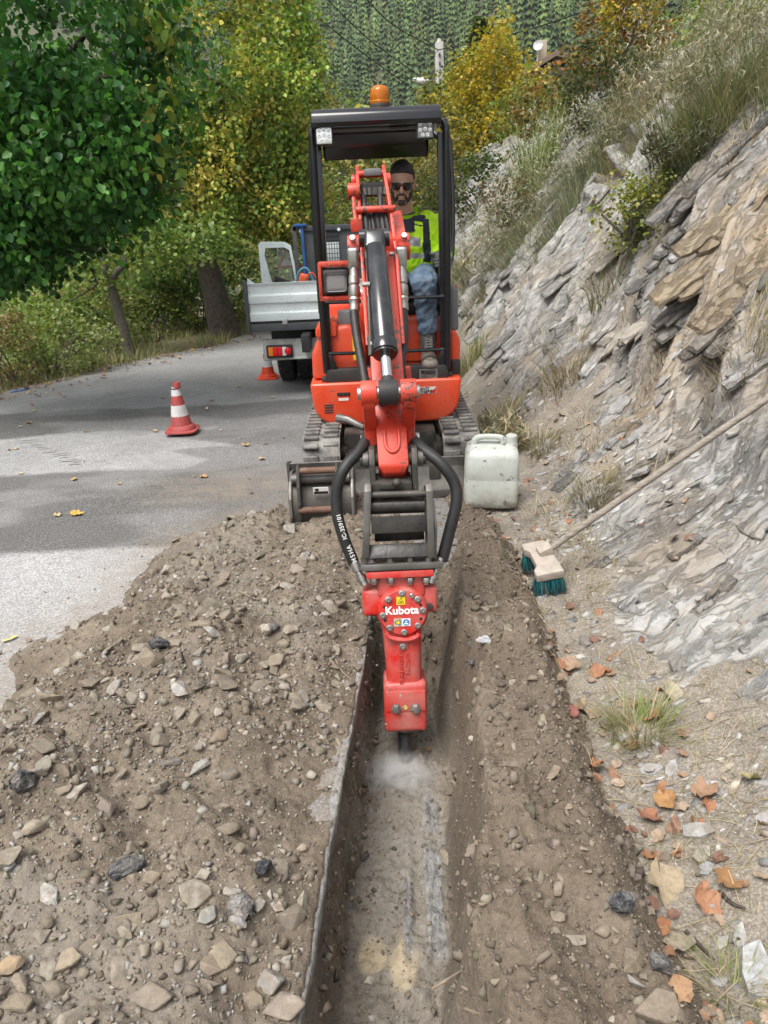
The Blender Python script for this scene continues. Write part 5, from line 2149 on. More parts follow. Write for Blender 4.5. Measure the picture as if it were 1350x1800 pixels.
# collar, open at the front, with the dark sweater inside
b = MB()
col_pts_out = []
ring0, ring1 = [], []
for k in range(25):
    a = rad(-62 + 304 * k / 24)
    ca, sa = math.sin(a), math.cos(a)
    base = NK + Vector((0.004, 0.012, 0.0)) + Vector((0.098 * math.cos(a - math.pi / 2 + math.pi), 0, 0)) * 0
    x = 0.095 * math.sin(a + math.pi)
    y = 0.085 * math.cos(a + math.pi)
    drop = 0.055 * max(0.0, -y / 0.085)
    ring0.append(b.bm.verts.new(NK + Vector((x, y + 0.012, -0.022 - drop))))
    ring1.append(b.bm.verts.new(NK + Vector((x * 1.03, y * 1.05 + 0.008, 0.048 - drop * 0.9))))
for k in range(24):
    b.bm.faces.new([ring0[k], ring0[k + 1], ring1[k + 1], ring1[k]])
bmesh.ops.solidify(b.bm, geom=b.bm.faces[:], thickness=0.010)
b.build('collar', M['hivis'], jacket)
b = MB()
loft(b, [(NK + Vector((0, 0.0, -0.10)), 0.085, 0.10), (NK + Vector((0, 0.0, -0.02)), 0.085, 0.078), (NK + Vector((0, 0.008, 0.012)), 0.072, 0.066), (NK + Vector((0, 0.01, 0.02)), 0.055, 0.05)])
b.build('sweater', M['navy'], OP)
b = MB()
zp = [at(699.5, y_, 5.275) for y_ in (383, 400, 420, 440, 460)]
b.tube(zp, 0.004, 6)
b.build('zip', M['hivis'], jacket)

# jeans
b = MB()
loft(b, [(PEL + Vector((0, 0.0, -0.09)), 0.16, 0.12), (PEL + Vector((0, 0, -0.02)), 0.17, 0.135), (PEL + Vector((0, 0, 0.06)), 0.155, 0.12)])
for h_, k_, a_ in ((HPR, KNR, ANR), (HPL, KNL, ANL)):
    k2 = k_ + Vector((0, -0.01, 0.004))
    b.tube([h_, h_ * 0.5 + k2 * 0.5 + Vector((0, 0, 0.005)), k2, k2 * 0.75 + a_ * 0.25 + Vector((0, -0.005, 0)), k_ * 0.4 + a_ * 0.6, a_], [0.092, 0.090, 0.083, 0.078, 0.072, 0.073], 18, smooth=4)
jn = evaluated(b, [('REMESH', dict(mode='VOXEL', voxel_size=0.009)), ('SMOOTH', dict(factor=0.5, iterations=4))], 'jeans', M['denim'])
displace(jn, 0.030, 12, 311)
displace(jn, 0.018, 34, 315)
link('jeans', jn, OP)
# boots
for a_, toe in ((ANR, at(752, 628, 5.02)), (ANL, at(686, 630, 5.04))):
    b = MB()
    sole = 0.655
    b.tube([a_ + Vector((0, 0, 0.02)), a_ + Vector((0, 0, -0.06)), Vector((a_.x, a_.y + 0.01, sole + 0.10))], [0.060, 0.056, 0.054], 16)
    b.tube([(a_.x, a_.y + 0.05, sole + 0.05), (a_.x, a_.y - 0.03, sole + 0.062), (a_.x, a_.y - 0.10, sole + 0.055), (a_.x + 0.003, a_.y - 0.165, sole + 0.042), (a_.x + 0.003, a_.y - 0.19, sole + 0.035)], [0.045, 0.054, 0.053, 0.047, 0.025], 16, smooth=3)
    bm_ = evaluated(b, [('REMESH', dict(mode='VOXEL', voxel_size=0.007)), ('SMOOTH', dict(factor=0.5, iterations=3))], 'boot', M['boot'])
    bo = link('boot', bm_, OP)
    b = MB()
    b.ball((a_.x + 0.003, a_.y - 0.150, sole + 0.046), 0.056, 3, (1.0, 0.95, 0.75))
    b.build('toe_cap', M['boot_toe'], bo)
    b = MB()
    for k in range(6):
        z = a_.z - 0.012 - 0.016 * k
        y = a_.y - 0.060 - 0.004 * k - (0.02 if k == 5 else 0)
        b.tube([(a_.x - 0.026, y + 0.012, z), (a_.x + 0.026, y + 0.006, z - 0.010)], 0.0035, 6)
        b.tube([(a_.x + 0.026, y + 0.012, z), (a_.x - 0.026, y + 0.006, z - 0.010)], 0.0035, 6)
    lc = b.build('laces', M['grey_plastic'], bo)
    b = MB()
    b.prism([(a_.x - 0.05, a_.y + 0.09, sole - 0.01), (a_.x + 0.05, a_.y + 0.09, sole - 0.01), (a_.x + 0.055, a_.y - 0.12, sole - 0.01), (a_.x + 0.03, a_.y - 0.20, sole - 0.01), (a_.x - 0.03, a_.y - 0.20, sole - 0.01), (a_.x - 0.055, a_.y - 0.12, sole - 0.01)], (0, 0, 0.028), bevel=0.006)
    b.build('sole', M['rubber'], bo)
# gloved hands closed on the levers
for sd, wr, side in ((1, WRR, 'r'), (-1, WRL, 'l')):
    b = MB()
    hc = wr + Vector((-0.012 * sd, -0.075, -0.008))
    b.tube([wr + Vector((0, 0.02, 0)), wr + Vector((0, -0.02, 0)), hc], [0.038, 0.036, 0.042], 14)
    b.ball(hc, 0.046, 2, (0.95, 0.9, 0.75))
    for k in range(4):
        f0 = hc + Vector((sd * (0.030 - 0.0), -0.012 - 0.002 * k, 0.026 - 0.019 * k))
        L1 = 0.040 - 0.004 * abs(k - 1.3)
        f1 = f0 + Vector((-sd * 0.010, -L1 * 0.75, -0.004))
        f2 = f1 + Vector((-sd * L1 * 0.85, -0.006, -0.006))
        f3 = f2 + Vector((-sd * 0.012, 0.022, -0.003))
        b.tube([f0, f1, f2, f3], [0.0115, 0.0110, 0.0105, 0.009], 8, smooth=3)
    t0 = hc + Vector((-sd * 0.030, 0.0, 0.022))
    b.tube([t0, t0 + Vector((-sd * 0.014, -0.028, 0.012)), t0 + Vector((sd * 0.006, -0.052, 0.012))], [0.014, 0.012, 0.010], 8, smooth=3)
    gm = evaluated(b, [('REMESH', dict(mode='VOXEL', voxel_size=0.0035)), ('SMOOTH', dict(factor=0.5, iterations=2))], 'glove', M['glove'])
    link('glove', gm, OP)


# ================================================================== TRUCK AND LOOSE THINGS
def road_hit(px, py):
    y = 8.0
    d = ray(px, py)
    for _ in range(30):
        z = float(road_z(y))
        t = (z - CAM_H) / d.z
        y = d.y * t
    return Vector((d.x * t, y, z))


M['truck_white'] = pm('pale_truck_paint', (0.70, 0.78, 0.78), (0.60, 0.67, 0.67), scale=4, rough=0.42, dust=0.35, dustcol=(0.33, 0.31, 0.27), chips=0.5, chipcol=(0.12, 0.10, 0.09))
M['truck_grey'] = pm('dirty_bumper_paint', (0.42, 0.44, 0.42), (0.27, 0.28, 0.265), scale=9, rough=0.5, dust=0.45, chips=0.9, chipcol=(0.05, 0.045, 0.04))
M['guard'] = pm('dark_grey_guard', (0.045, 0.052, 0.060), (0.06, 0.066, 0.072), rough=0.5, dust=0.2)
M['tail_red'] = glassy('tail_red', (0.75, 0.012, 0.02), 0.15, 0.15)
M['tail_amber'] = glassy('tail_amber', (0.90, 0.27, 0.01), 0.15, 0.15)
M['tail_white'] = glassy('tail_white', (0.80, 0.78, 0.74), 0.15, 0.15)
M['blue'] = pm('blue_webbing', (0.012, 0.065, 0.24), (0.02, 0.09, 0.30), rough=0.6)
M['lightblue'] = pm('blue_tube_paint', (0.10, 0.28, 0.42), rough=0.5)
M['orange'] = pm('orange_plastic', (0.75, 0.12, 0.04), rough=0.5)
M['window'] = glassy('window_glass', (0.75, 0.80, 0.78), 0.02, 0.92)

TY = 7.55                                          # plane of the tailgate
W = road_hit(497, 668)
TL = at(434, 540, TY).x
TR = TL + 1.78
TK = thing('truck', 'pale blue dropside truck with open cab door parked behind the excavator', 'truck', (TL + 0.9, 9.2, float(road_z(9.2))))
zt, zb = at(440, 499, TY).z, at(440, 566, TY).z
b = MB()
# ribbed tailgate panel
n = 5
prof = []
levels = [zb, zb + 0.07, zb + 0.085, zb + 0.155, zb + 0.17, zb + 0.235, zb + 0.25, zt - 0.03, zt]
offs = [0, 0, 0.018, 0.018, 0, 0, 0.018, 0.018, 0]
prof = [(TY + o_, z) for z, o_ in zip(levels, offs)]
back = [(TY + 0.035, zt), (TY + 0.035, zb)]
b.prism([(TL + 0.02, y, z) for y, z in prof + back], (TR - TL - 0.04, 0, 0), bevel=0.003)
tg = b.build('tailgate', M['truck_white'], TK, angle=25)
for dx in (0.35, 0.9, 1.45):
    b = MB()
    b.box((TL + dx, TY - 0.004, zb - 0.01), (0.05, 0.03, 0.05), bevel=0.006)
    b.build('hinge', M['truck_grey'], tg)
for xx in (TL, TR):
    b = MB()
    b.prism([(xx - 0.018, TY - 0.02, zt + 0.03), (xx + 0.018, TY - 0.02, zt + 0.03), (xx + 0.018, TY - 0.02, zb - 0.09), (xx - 0.018, TY - 0.02, zb - 0.09)], (0, 0.06, 0), bevel=0.004)
    b.build('corner_post', M['guard'], TK)
b = MB()
b.prism([(TL + 0.02, TY + 0.02, zt), (TL + 0.03, TY + 0.02, zt + 0.05), (TL + 0.09, TY + 0.02, zt)], (0, 0.02, 0))
b.build('latch', M['truck_white'], tg)
b = MB()
b.box(((TL + TR) / 2, TY + 1.25, zb - 0.015), (TR - TL - 0.04, 2.42, 0.03))
b.box(((TL + TR) / 2, TY + 0.02, zb - 0.06), (TR - TL - 0.03, 0.06, 0.07), bevel=0.006)
b.build('load_bed', M['guard'], TK)
b = MB()
for dx in (0.55, 1.22):
    b.box((TL + dx, TY + 1.6, zb - 0.20), (0.08, 3.6, 0.16), bevel=0.008)
b.box(((TL + TR) / 2, TY + 0.30, zb - 0.22), (0.7, 0.10, 0.14), bevel=0.01)
b.box(((TL + TR) / 2, W.y + 0.2, zb - 0.30), (0.5, 0.16, 0.16), bevel=0.04)
b.build('chassis', M['blackm'], TK)
# rear light bar
z1, z0 = at(470, 597, TY + 0.08).z, at(470, 631, TY + 0.08).z
xl = at(463, 615, TY + 0.08).x
b = MB()
b.prism([(xl, TY + 0.05, z0 - 0.012), (xl, TY + 0.02, z0), (xl, TY + 0.05, z0 + 0.015), (xl, TY + 0.07, z1), (xl, TY + 0.11, z1), (xl, TY + 0.11, z0 - 0.012)], (TR - (xl - TL) - xl, 0, 0), bevel=0.004)
bp_ = b.build('rear_bumper', M['truck_grey'], TK)
c_ = at(492, 616, TY + 0.06)
b = MB()
b.box((c_.x, TY + 0.035, c_.z), (0.255, 0.05, 0.115), bevel=0.01)
tl = b.build('tail_light', M['blackm'], TK)
for k, (dx, w, mt) in enumerate(((-0.083, 0.045, 'tail_amber'), (-0.037, 0.045, 'tail_red'), (0.008, 0.043, 'tail_red'), (0.050, 0.038, 'tail_white'))):
    b = MB()
    b.box((c_.x + dx, TY + 0.007, c_.z), (w, 0.016, 0.085), bevel=0.004)
    b.build('light_lens', M[mt], tl)
b = MB()
b.lathe((c_.x + 0.083, TY + 0.012, c_.z), (0, -1, 0), [(0, 0.036), (0.010, 0.036), (0.014, 0.030), (0.015, 0.0)], 20)
b.build('light_lens', M['tail_red'], tl)
b = MB()
q_ = at(537, 613, TY + 0.03)
b.box((q_.x, TY + 0.052, q_.z), (0.065, 0.006, 0.012))
b.build('slot', M['black_print'], bp_)
# twin rear wheels
R_ = 0.335
for cx in (W.x + 0.075, W.x + 0.285, TR - (W.x + 0.285 - TL), TR - (W.x + 0.075 - TL)):
    cy = W.y + 0.06
    cz = W.z + R_ - 0.005
    b = MB()
    prof = [(-0.088, 0.20), (-0.09, 0.29), (-0.075, 0.325), (-0.05, R_), (0.05, R_), (0.075, 0.325), (0.09, 0.29), (0.088, 0.20)]
    b.lathe((cx, cy, cz), (1, 0, 0), prof, 40)
    wh = b.build('wheel', M['rubber'], TK)
    b = MB()
    for k in range(36):
        a = 2 * math.pi * k / 36
        for j, dx in enumerate((-0.055, -0.018, 0.018, 0.055)):
            aa = a + (0.05 if j % 2 else 0)
            if abs(math.sin(aa)) < 0.2 and math.cos(aa) > 0:
                continue
            c = Vector((cx + dx, cy + (R_ + 0.003) * math.cos(aa), cz + (R_ + 0.003) * math.sin(aa)))
            b.box(c, (0.028, 0.036, 0.014), rot=Matrix.Rotation(aa - math.pi / 2, 3, 'X'))
    tr_ = b.build('tread', M['rubber'], wh)
    tr_['kind'] = 'stuff'
    b = MB()
    b.lathe((cx - 0.089, cy, cz), (1, 0, 0), [(0, 0.20), (0.01, 0.19), (0.03, 0.10), (0.02, 0.06), (0.02, 0.0)], 24)
    b.build('rim', M['truck_grey'], wh)
b = MB()
b.box((W.x + 0.18, W.y - 0.36, zb - 0.24), (0.42, 0.012, 0.28), bevel=0.003)
b.build('mud_flap', M['rubber'], TK)
# headboard guard with mesh panels
GY = 9.95
gl = at(514, 400, GY)
gtop = at(514, 398, GY).z
gr_ = gl.x + 1.62
gb = zb
b = MB()
b.box(((gl.x + gr_) / 2, GY, gtop - 0.03), (gr_ - gl.x, 0.05, 0.06), bevel=0.006)
b.box(((gl.x + gr_) / 2, GY, gb + 0.04), (gr_ - gl.x, 0.05, 0.08), bevel=0.006)
xs_ = [gl.x + 0.02]
b.box((gl.x + 0.02, GY, (gtop + gb) / 2), (0.05, 0.05, gtop - gb), bevel=0.006)
b.box((gr_ - 0.02, GY, (gtop + gb) / 2), (0.05, 0.05, gtop - gb), bevel=0.006)
b.box((gl.x + 0.80, GY + 0.01, (gtop + gb) / 2), (0.5, 0.02, gtop - gb - 0.1), bevel=0.003)
b.box((gl.x + 0.21, GY + 0.01, (gtop + gb) / 2), (0.18, 0.02, gtop - gb - 0.1), bevel=0.003)
hb = b.build('headboard', M['guard'], TK)
for x0_, x1_ in ((gl.x + 0.30, gl.x + 0.56),):
    for k in range(9):
        b = MB()
        b.box((x0_ + (x1_ - x0_) * k / 8, GY, (gtop + gb) / 2), (0.008, 0.012, gtop - gb - 0.1))
        b.build('mesh_bar', M['guard'], hb)
    for k in range(13):
        b = MB()
        b.box(((x0_ + x1_) / 2, GY - 0.006, gb + 0.08 + (gtop - gb - 0.14) * k / 12), (x1_ - x0_, 0.008, 0.008))
        b.build('mesh_bar', M['guard'], hb)
b = MB()
b.box((gl.x + 0.43, GY + 0.02, gb + 0.15), (0.28, 0.01, 0.20))
b.box((gl.x + 0.43, GY + 0.02, gtop - 0.12), (0.28, 0.01, 0.16))
b.build('backing_panel', M['guard'], hb)
for k in range(7):
    b = MB()
    p = Vector((gl.x + 0.10 + 0.23 * k, GY - 0.026, gtop - 0.055))
    b.cyl(p, p + Vector((0, -0.006, 0)), 0.020, n=14)
    b.build('lamp_stud', M['white_print'], hb)
b = MB()
p = at(530, 398, GY - 0.04)
b.box((p.x, GY - 0.034, (gtop + gb) / 2 + 0.02), (0.035, 0.010, gtop - gb), bevel=0.002)
b.box((p.x - 0.02, GY - 0.03, gtop + 0.01), (0.16, 0.05, 0.03), bevel=0.01)
b.build('blue_strap', M['blue'], TK)
# cab (seen only past the guard) and its open door
b = MB()
b.prism([(gl.x + 0.08, GY + 0.18, gb - 0.05), (gl.x + 0.08, GY + 1.75, gb - 0.05), (gl.x + 0.08, GY + 1.70, gb + 0.45), (gl.x + 0.08, GY + 1.35, gtop - 0.10), (gl.x + 0.08, GY + 0.22, gtop - 0.10)], (gr_ - gl.x - 0.16, 0, 0), bevel=0.03)
b.build('cab', M['truck_white'], TK)
DY = 10.35
d0, d1 = at(522, 500, DY), at(464, 500, DY)
dz0, dz1 = gb - 0.25, at(470, 424, DY).z
hx = d0.x
wdt = (d0.x - d1.x)
b = MB()
def dpt(u, z):
    return Vector((d0.x + (d1.x - d0.x) * u, DY + 0.12 - 0.30 * u, z))


zmid = at(480, 497, DY).z
outer = [dpt(1.0, zmid), dpt(1.0, dz1 - 0.03), dpt(0.93, dz1), dpt(0.30, dz1 - 0.02), dpt(0.12, dz1 - 0.07), dpt(0.0, zmid)]
inner = [dpt(0.72, zmid), dpt(0.86, dz1 - 0.16), dpt(0.82, dz1 - 0.075), dpt(0.30, dz1 - 0.085), dpt(0.17, dz1 - 0.12), dpt(0.06, zmid)]
no_ = Vector((0.0, 0.05, 0))
vo = [b.bm.verts.new(p) for p in outer]
vi = [b.bm.verts.new(p) for p in inner]
vo2 = [b.bm.verts.new(p + no_) for p in outer]
vi2 = [b.bm.verts.new(p + no_) for p in inner]
for k in range(5):
    b.bm.faces.new([vo[k], vo[k + 1], vi[k + 1], vi[k]])
    b.bm.faces.new([vo2[k + 1], vo2[k], vi2[k], vi2[k + 1]])
    b.bm.faces.new([vo[k + 1], vo[k], vo2[k], vo2[k + 1]])
    b.bm.faces.new([vi[k], vi[k + 1], vi2[k + 1], vi2[k]])
b.prism([dpt(0, zmid), dpt(1, zmid), dpt(1, dz0), dpt(0, dz0)], no_)
bmesh.ops.recalc_face_normals(b.bm, faces=b.bm.faces[:])
door = b.build('cab_door', M['truck_white'], TK)
b = MB()
b.prism([p + Vector((0, 0.02, 0)) for p in inner], (0, 0.006, 0))
b.build('door_window', M['window'], door)
b = MB()
b.prism([dpt(0.68, zmid - 0.02), dpt(0.60, zmid + 0.10), dpt(0.50, zmid + 0.07), dpt(0.15, zmid + 0.0), dpt(0.15, zmid - 0.02)], (0, -0.06, 0), bevel=0.008)
b.build('door_trim', M['blackm'], door)

# things lying in the load bed
h0 = at(535, 470, 8.6)
b = MB()
b.tube([at(521, 500, 8.6), at(524, 482, 8.6), at(532, 472, 8.6), at(541, 474, 8.6), at(550, 492, 8.6), at(554, 503, 8.6)], 0.014, 8, smooth=4)
b.tube([at(524, 488, 8.62), at(547, 488, 8.62)], 0.010, 8)
b.cyl(at(521, 499, 8.6), at(521, 512, 8.6), 0.014, n=8)
b.cyl(at(554, 500, 8.6), at(554, 514, 8.6), 0.014, n=8)
tag(b.build('tube_handle', M['lightblue']), 'bent light blue tube handle sticking up in the truck load bed', 'handle')
b = MB()
p = at(533, 494, 8.45)
b.box(p, (0.10, 0.10, 0.15), rot=(0, 18, 0), bevel=0.03, seg=3)
b.tube([p + Vector((0.04, 0, 0.05)), p + Vector((0.10, 0, 0.08)), p + Vector((0.15, 0, -0.02)), p + Vector((0.12, 0, -0.12))], 0.008, 6, smooth=4)
tag(b.build('plastic_canister', M['orange']), 'small orange canister with a looped hose in the truck load bed', 'canister')

# ---- traffic cones
def traffic_cone(label, base, h, mats, tilt=(0, 0), r=0.16, broken=False, skirt=True):
    t = thing('traffic_cone', label, 'cone', base, 'traffic cones on the road')
    ax = Vector((tilt[0], tilt[1], 1)).normalized()
    o = Vector(base)
    rb, rt = r * 0.80, r * 0.21

    def rr(f):
        return rb + (rt - rb) * f
    bb = MB()
    if skirt:
        pts = [o + Vector((r * 1.12 * math.copysign(abs(math.cos(a)) ** 0.45, math.cos(a)), r * 1.12 * math.copysign(abs(math.sin(a)) ** 0.45, math.sin(a)), 0.004)) for a in [2 * math.pi * k / 28 for k in range(28)]]
        bb.prism(pts, (0, 0, 0.014), bevel=0.003)
    bb.lathe(o, ax, [(0.016, r * 0.95), (0.045, r * 0.90), (0.055, rb * 1.02)], 28)
    bb.build('cone_base', mats[0], t)
    fr = [0.10, 0.33, 0.55, 0.74, 0.90] if broken else [0.10, 0.38, 0.64, 0.80, 1.0]
    for k in range(4):
        bb = MB()
        f0, f1 = fr[k], fr[k + 1]
        e = 0.0012 * (k % 2)
        bb.lathe(o, ax, [(f0 * h, rr(f0) + e), (f1 * h, rr(f1) + e)], 28)
        bb.build('cone_band', mats[k % 2] if k % 2 == 0 else mats[1], t)
    if broken:
        bb = MB()
        bb.lathe(o, ax, [(0.875 * h, rr(0.88) + 0.004), (0.895 * h, rr(0.89) + 0.004)], 20)
        bb.build('dark_tape', M['black_print'], t)
        bb = MB()
        bb.lathe(o + Vector((0.004, 0, 0)), ax + Vector((0.03, 0, 0)), [(0.895 * h, rr(0.9)), (1.0 * h, rr(1.02) * 1.06), (0.985 * h, rr(1.0) * 0.8)], 20)
        bb.build('cone_tip', mats[0], t)
    else:
        bb = MB()
        bb.lathe(o, ax, [(1.0 * h, rt), (1.01 * h, rt * 0.9), (1.0 * h, rt * 0.7)], 20)
        bb.build('cone_tip', mats[0], t)
    return t


M['cone_dirty'] = pm('faded_red_cone', (0.40, 0.055, 0.05), (0.30, 0.045, 0.045), scale=14, rough=0.6, dust=0.35, dustcol=(0.42, 0.30, 0.26))
M['cone_white'] = pm('dirty_white_cone', (0.62, 0.61, 0.60), (0.46, 0.45, 0.44), scale=12, rough=0.6, dust=0.3, chips=0.4)
M['cone_orange'] = pm('bright_cone', (0.85, 0.085, 0.035), (0.78, 0.075, 0.03), rough=0.5)
M['cone_white2'] = pm('clean_white_band', (0.74, 0.72, 0.71), rough=0.5)
c1 = gz(321, 757)
traffic_cone('faded red and white traffic cone with a broken dark-taped tip, standing alone on the asphalt', c1, at(312, 672, c1.y).z, (M['cone_dirty'], M['cone_white']), (-0.03, 0.0), 0.118, True)
c2 = road_hit(472, 665)
traffic_cone('bright orange and white traffic cone beside the truck tyres', c2, 0.36, (M['cone_orange'], M['cone_white2']), (0.0, 0), 0.105, False, True)

# ---- jerry can
def can_material():
    m, nt, b = _nodes('smudged_translucent_plastic')
    v = coord(nt)
    c = mix(nt, ramp(nt, noise(nt, v, 6, 5), [(0.35, 0), (0.7, 1)]), (0.62, 0.65, 0.60), (0.52, 0.545, 0.49))
    sm = ramp(nt, noise(nt, v, 15, 6, 0.75), [(0.585, 0), (0.64, 0.85)])
    c = mix(nt, ramp(nt, noise(nt, v, 5, 6, 0.7), [(0.45, 0), (0.7, 0.5)]), c, (0.33, 0.32, 0.27))
    c = mix(nt, sm, c, (0.07, 0.065, 0.055))
    sx = N(nt, 'ShaderNodeSeparateXYZ')
    nt.links.new(v, sx.inputs[0])
    low = ramp(nt, sx.outputs['Z'], [(0.06, 0.8), (0.17, 0.0)])
    c = mix(nt, math_n(nt, 'MULTIPLY', low, ramp(nt, noise(nt, v, 25, 5), [(0.35, 0.2), (0.65, 1)])), c, (0.26, 0.22, 0.17))
    nt.links.new(c, b.inputs['Base Color'])
    b.inputs['Roughness'].default_value = 0.38
    bump(nt, b, noise(nt, v, 14, 3), 0.12, 0.01)
    return m


M['can'] = can_material()
M['can_cap'] = pm('grey_white_cap', (0.55, 0.57, 0.52), (0.45, 0.47, 0.42), rough=0.5, dust=0.3)
cb = at(864, 878, 4.16)
JC = thing('jerry_can', 'smudged whitish plastic jerry can with screw cap beside the dozer blade', 'jerry can', (cb.x, 4.20, 0.04))
ROTC = Euler((0, rad(1.5), rad(-6))).to_matrix()
jo = Vector((cb.x, 4.22, 0.03))


def jp(x, y, z):
    return jo + ROTC @ Vector((x, y, z))


b = MB()
ring = []
for z, hw, hd in ((0.0, 0.135, 0.105), (0.012, 0.152, 0.122), (0.05, 0.157, 0.127), (0.17, 0.157, 0.127), (0.176, 0.1555, 0.1255), (0.182, 0.157, 0.127), (0.30, 0.154, 0.124), (0.345, 0.142, 0.112), (0.365, 0.115, 0.085), (0.37, 0.08, 0.05)):
    rr = []
    for k in range(28):
        a = 2 * math.pi * k / 28
        ca, sa = math.cos(a), math.sin(a)
        rr.append(b.bm.verts.new(jp(hw * math.copysign(abs(ca) ** 0.34, ca), hd * math.copysign(abs(sa) ** 0.34, sa), z + (0.018 * (-0.4 + 0.5 * sa) if z > 0.3 else 0))))
    ring.append(rr)
for A, B in zip(ring[:-1], ring[1:]):
    for k in range(28):
        j = (k + 1) % 28
        b.bm.faces.new([A[k], A[j], B[j], B[k]])
b.bm.faces.new(ring[0][::-1])
b.bm.faces.new(ring[-1])
b.build('can_body', M['can'], JC, angle=50)
b = MB()
b.tube([jp(-0.105, 0.0, 0.345), jp(-0.095, -0.005, 0.385), jp(-0.06, -0.01, 0.402), jp(0.02, -0.01, 0.402), jp(0.055, -0.005, 0.388), jp(0.065, 0, 0.35)], [0.022, 0.020, 0.017, 0.017, 0.020, 0.022], 12, smooth=4)
b.build('can_handle', M['can'], JC)
b = MB()
b.lathe(jp(0.108, 0.01, 0.34), ROTC @ Vector((0, 0, 1)), [(0, 0.038), (0.025, 0.036), (0.027, 0.034), (0.03, 0.034), (0.065, 0.033), (0.07, 0.029), (0.07, 0)], 24)
b.build('can_cap', M['can_cap'], JC)

# ---- spare bucket leaning at the blade
BKY = 4.12
bx0, bx1 = at(516, 900, BKY).x, at(622, 900, BKY).x
BZ = 1.28
BK = thing('excavator_bucket', 'dark steel digging bucket with rusty pins lying before the dozer blade', 'bucket', ((bx0 + bx1) / 2, BKY, 0.0))
sh = [(4.02, 0.0), (4.00, 0.06), (4.02, 0.13), (4.08, 0.19), (4.16, 0.215), (4.26, 0.20), (4.33, 0.13)]
b = MB()
th = 0.014
inn = [(y + 0.012, z - 0.012) for y, z in sh]
b.prism([(bx0, y, z * BZ) for y, z in sh] + [(bx0, y, z * BZ) for y, z in reversed(inn)], (bx1 - bx0, 0, 0))
shell_ = b.build('bucket_shell', M['darksteel'], BK, angle=45)
for xx in (bx0 - 0.006, bx1 - 0.006):
    b = MB()
    b.prism([(xx, y, z * BZ) for y, z in ((4.01, -0.01), (3.985, 0.06), (4.005, 0.14), (4.07, 0.205), (4.16, 0.228), (4.27, 0.21), (4.35, 0.12), (4.30, -0.01))], (0.016, 0, 0), bevel=0.004)
    b.build('side_plate', M['steel'], BK)
b = MB()
b.cyl((bx0 + 0.012, 4.075, 0.215 * BZ), (bx1 - 0.012, 4.075, 0.215 * BZ), 0.030, n=20)
b.build('top_pipe', M['steel'], BK)
xm0, xm1 = at(526, 860, 4.02).x, at(594, 860, 4.02).x
for xx in (xm0, xm1):
    b = MB()
    b.prism([(xx - 0.009, y, z * BZ) for y, z in ((4.05, 0.02), (3.985, 0.05), (3.965, 0.12), (3.98, 0.20), (4.02, 0.285), (4.06, 0.29), (4.09, 0.24), (4.09, 0.10))], (0.018, 0, 0), bevel=0.005)
    b.build('ear_plate', M['darksteel'], BK)
for z_, y_ in ((0.262 * BZ, 4.035), (0.095 * BZ, 3.985)):
    b = MB()
    b.cyl((xm0 - 0.008, y_, z_), (xm1 + 0.008, y_, z_), 0.019, n=16)
    b.build('rusty_pin', M['rust'], BK)
b = MB()
p = at(564, 863, 3.99)
b.box((p.x, 3.994, p.z), (0.085, 0.004, 0.042), rot=(8, 0, 0))
mp_ = b.build('maker_plate', M['white_print'], BK)
b = MB()
b.box((p.x + 0.0, 3.9905, p.z - 0.010), (0.078, 0.003, 0.014), rot=(8, 0, 0))
b.lathe((p.x - 0.022, 3.993, p.z + 0.009), (0, -1, 0), [(0, 0.011), (0.003, 0.011), (0.003, 0.0)], 18)
b.build('plate_print', M['black_print'], mp_)
b = MB()
b.box(((bx0 + bx1) / 2, 4.005, 0.02), (bx1 - bx0, 0.02, 0.045), bevel=0.004)
b.build('cutting_lip', M['steel'], BK)

# ---- street broom
def wood_material():
    m, nt, b = _nodes('weathered_wood')
    v = coord(nt)
    mp = N(nt, 'ShaderNodeMapping')
    mp.inputs['Rotation'].default_value = (0, rad(38), rad(0))
    mp.inputs['Scale'].default_value = (2, 30, 30)
    nt.links.new(v, mp.inputs[0])
    g = noise(nt, mp.outputs[0], 3, 6, 0.65, 0.4)
    c = ramp(nt, g, [(0.25, (0.13, 0.108, 0.085)), (0.5, (0.25, 0.215, 0.175)), (0.75, (0.38, 0.34, 0.29))])
    nt.links.new(c, b.inputs['Base Color'])
    b.inputs['Roughness'].default_value = 0.8
    bump(nt, b, g, 0.4, 0.004)
    return m


M['wood'] = wood_material()
M['broom_wood'] = pm('pale_broom_wood', (0.46, 0.40, 0.34), (0.36, 0.31, 0.26), scale=25, rough=0.75, bmp=0.3, dust=0.3)
M['bristle'] = tint_mat('teal_bristles', rough=0.5, var=0.3, vscale=80, bmp=0.0)
BRM = thing('broom', 'street broom with teal bristles and long wooden handle lying against the bank', 'broom', (0.72, 3.2, 0.0))
hA = at(962, 968, 3.22)
hB = at(1350, 700, 3.30)
ext = hB + (hB - hA).normalized() * 0.25
b = MB()
b.tube([hA + Vector((-0.02, 0, -0.015)), hA * 0.6 + hB * 0.4 + Vector((0, 0, 0.004)), hB, ext], [0.0165, 0.0165, 0.0165, 0.016], 14)
b.build('broom_handle', M['wood'], BRM)
# head: an I-shaped block, long axis running towards the viewer
ctr = at(952, 985, 3.20)


def bh(u, v, w=0.0):
    """u along the block (towards the viewer), v across, w up"""
    U = Vector((0.10, -0.97, -0.16)).normalized()
    Vv = Vector((0.96, 0.12, 0.10)).normalized()
    Wv = Vv.cross(U)
    Wv = Wv if Wv.z > 0 else -Wv
    return ctr + U * u + Vv * v + Wv * w


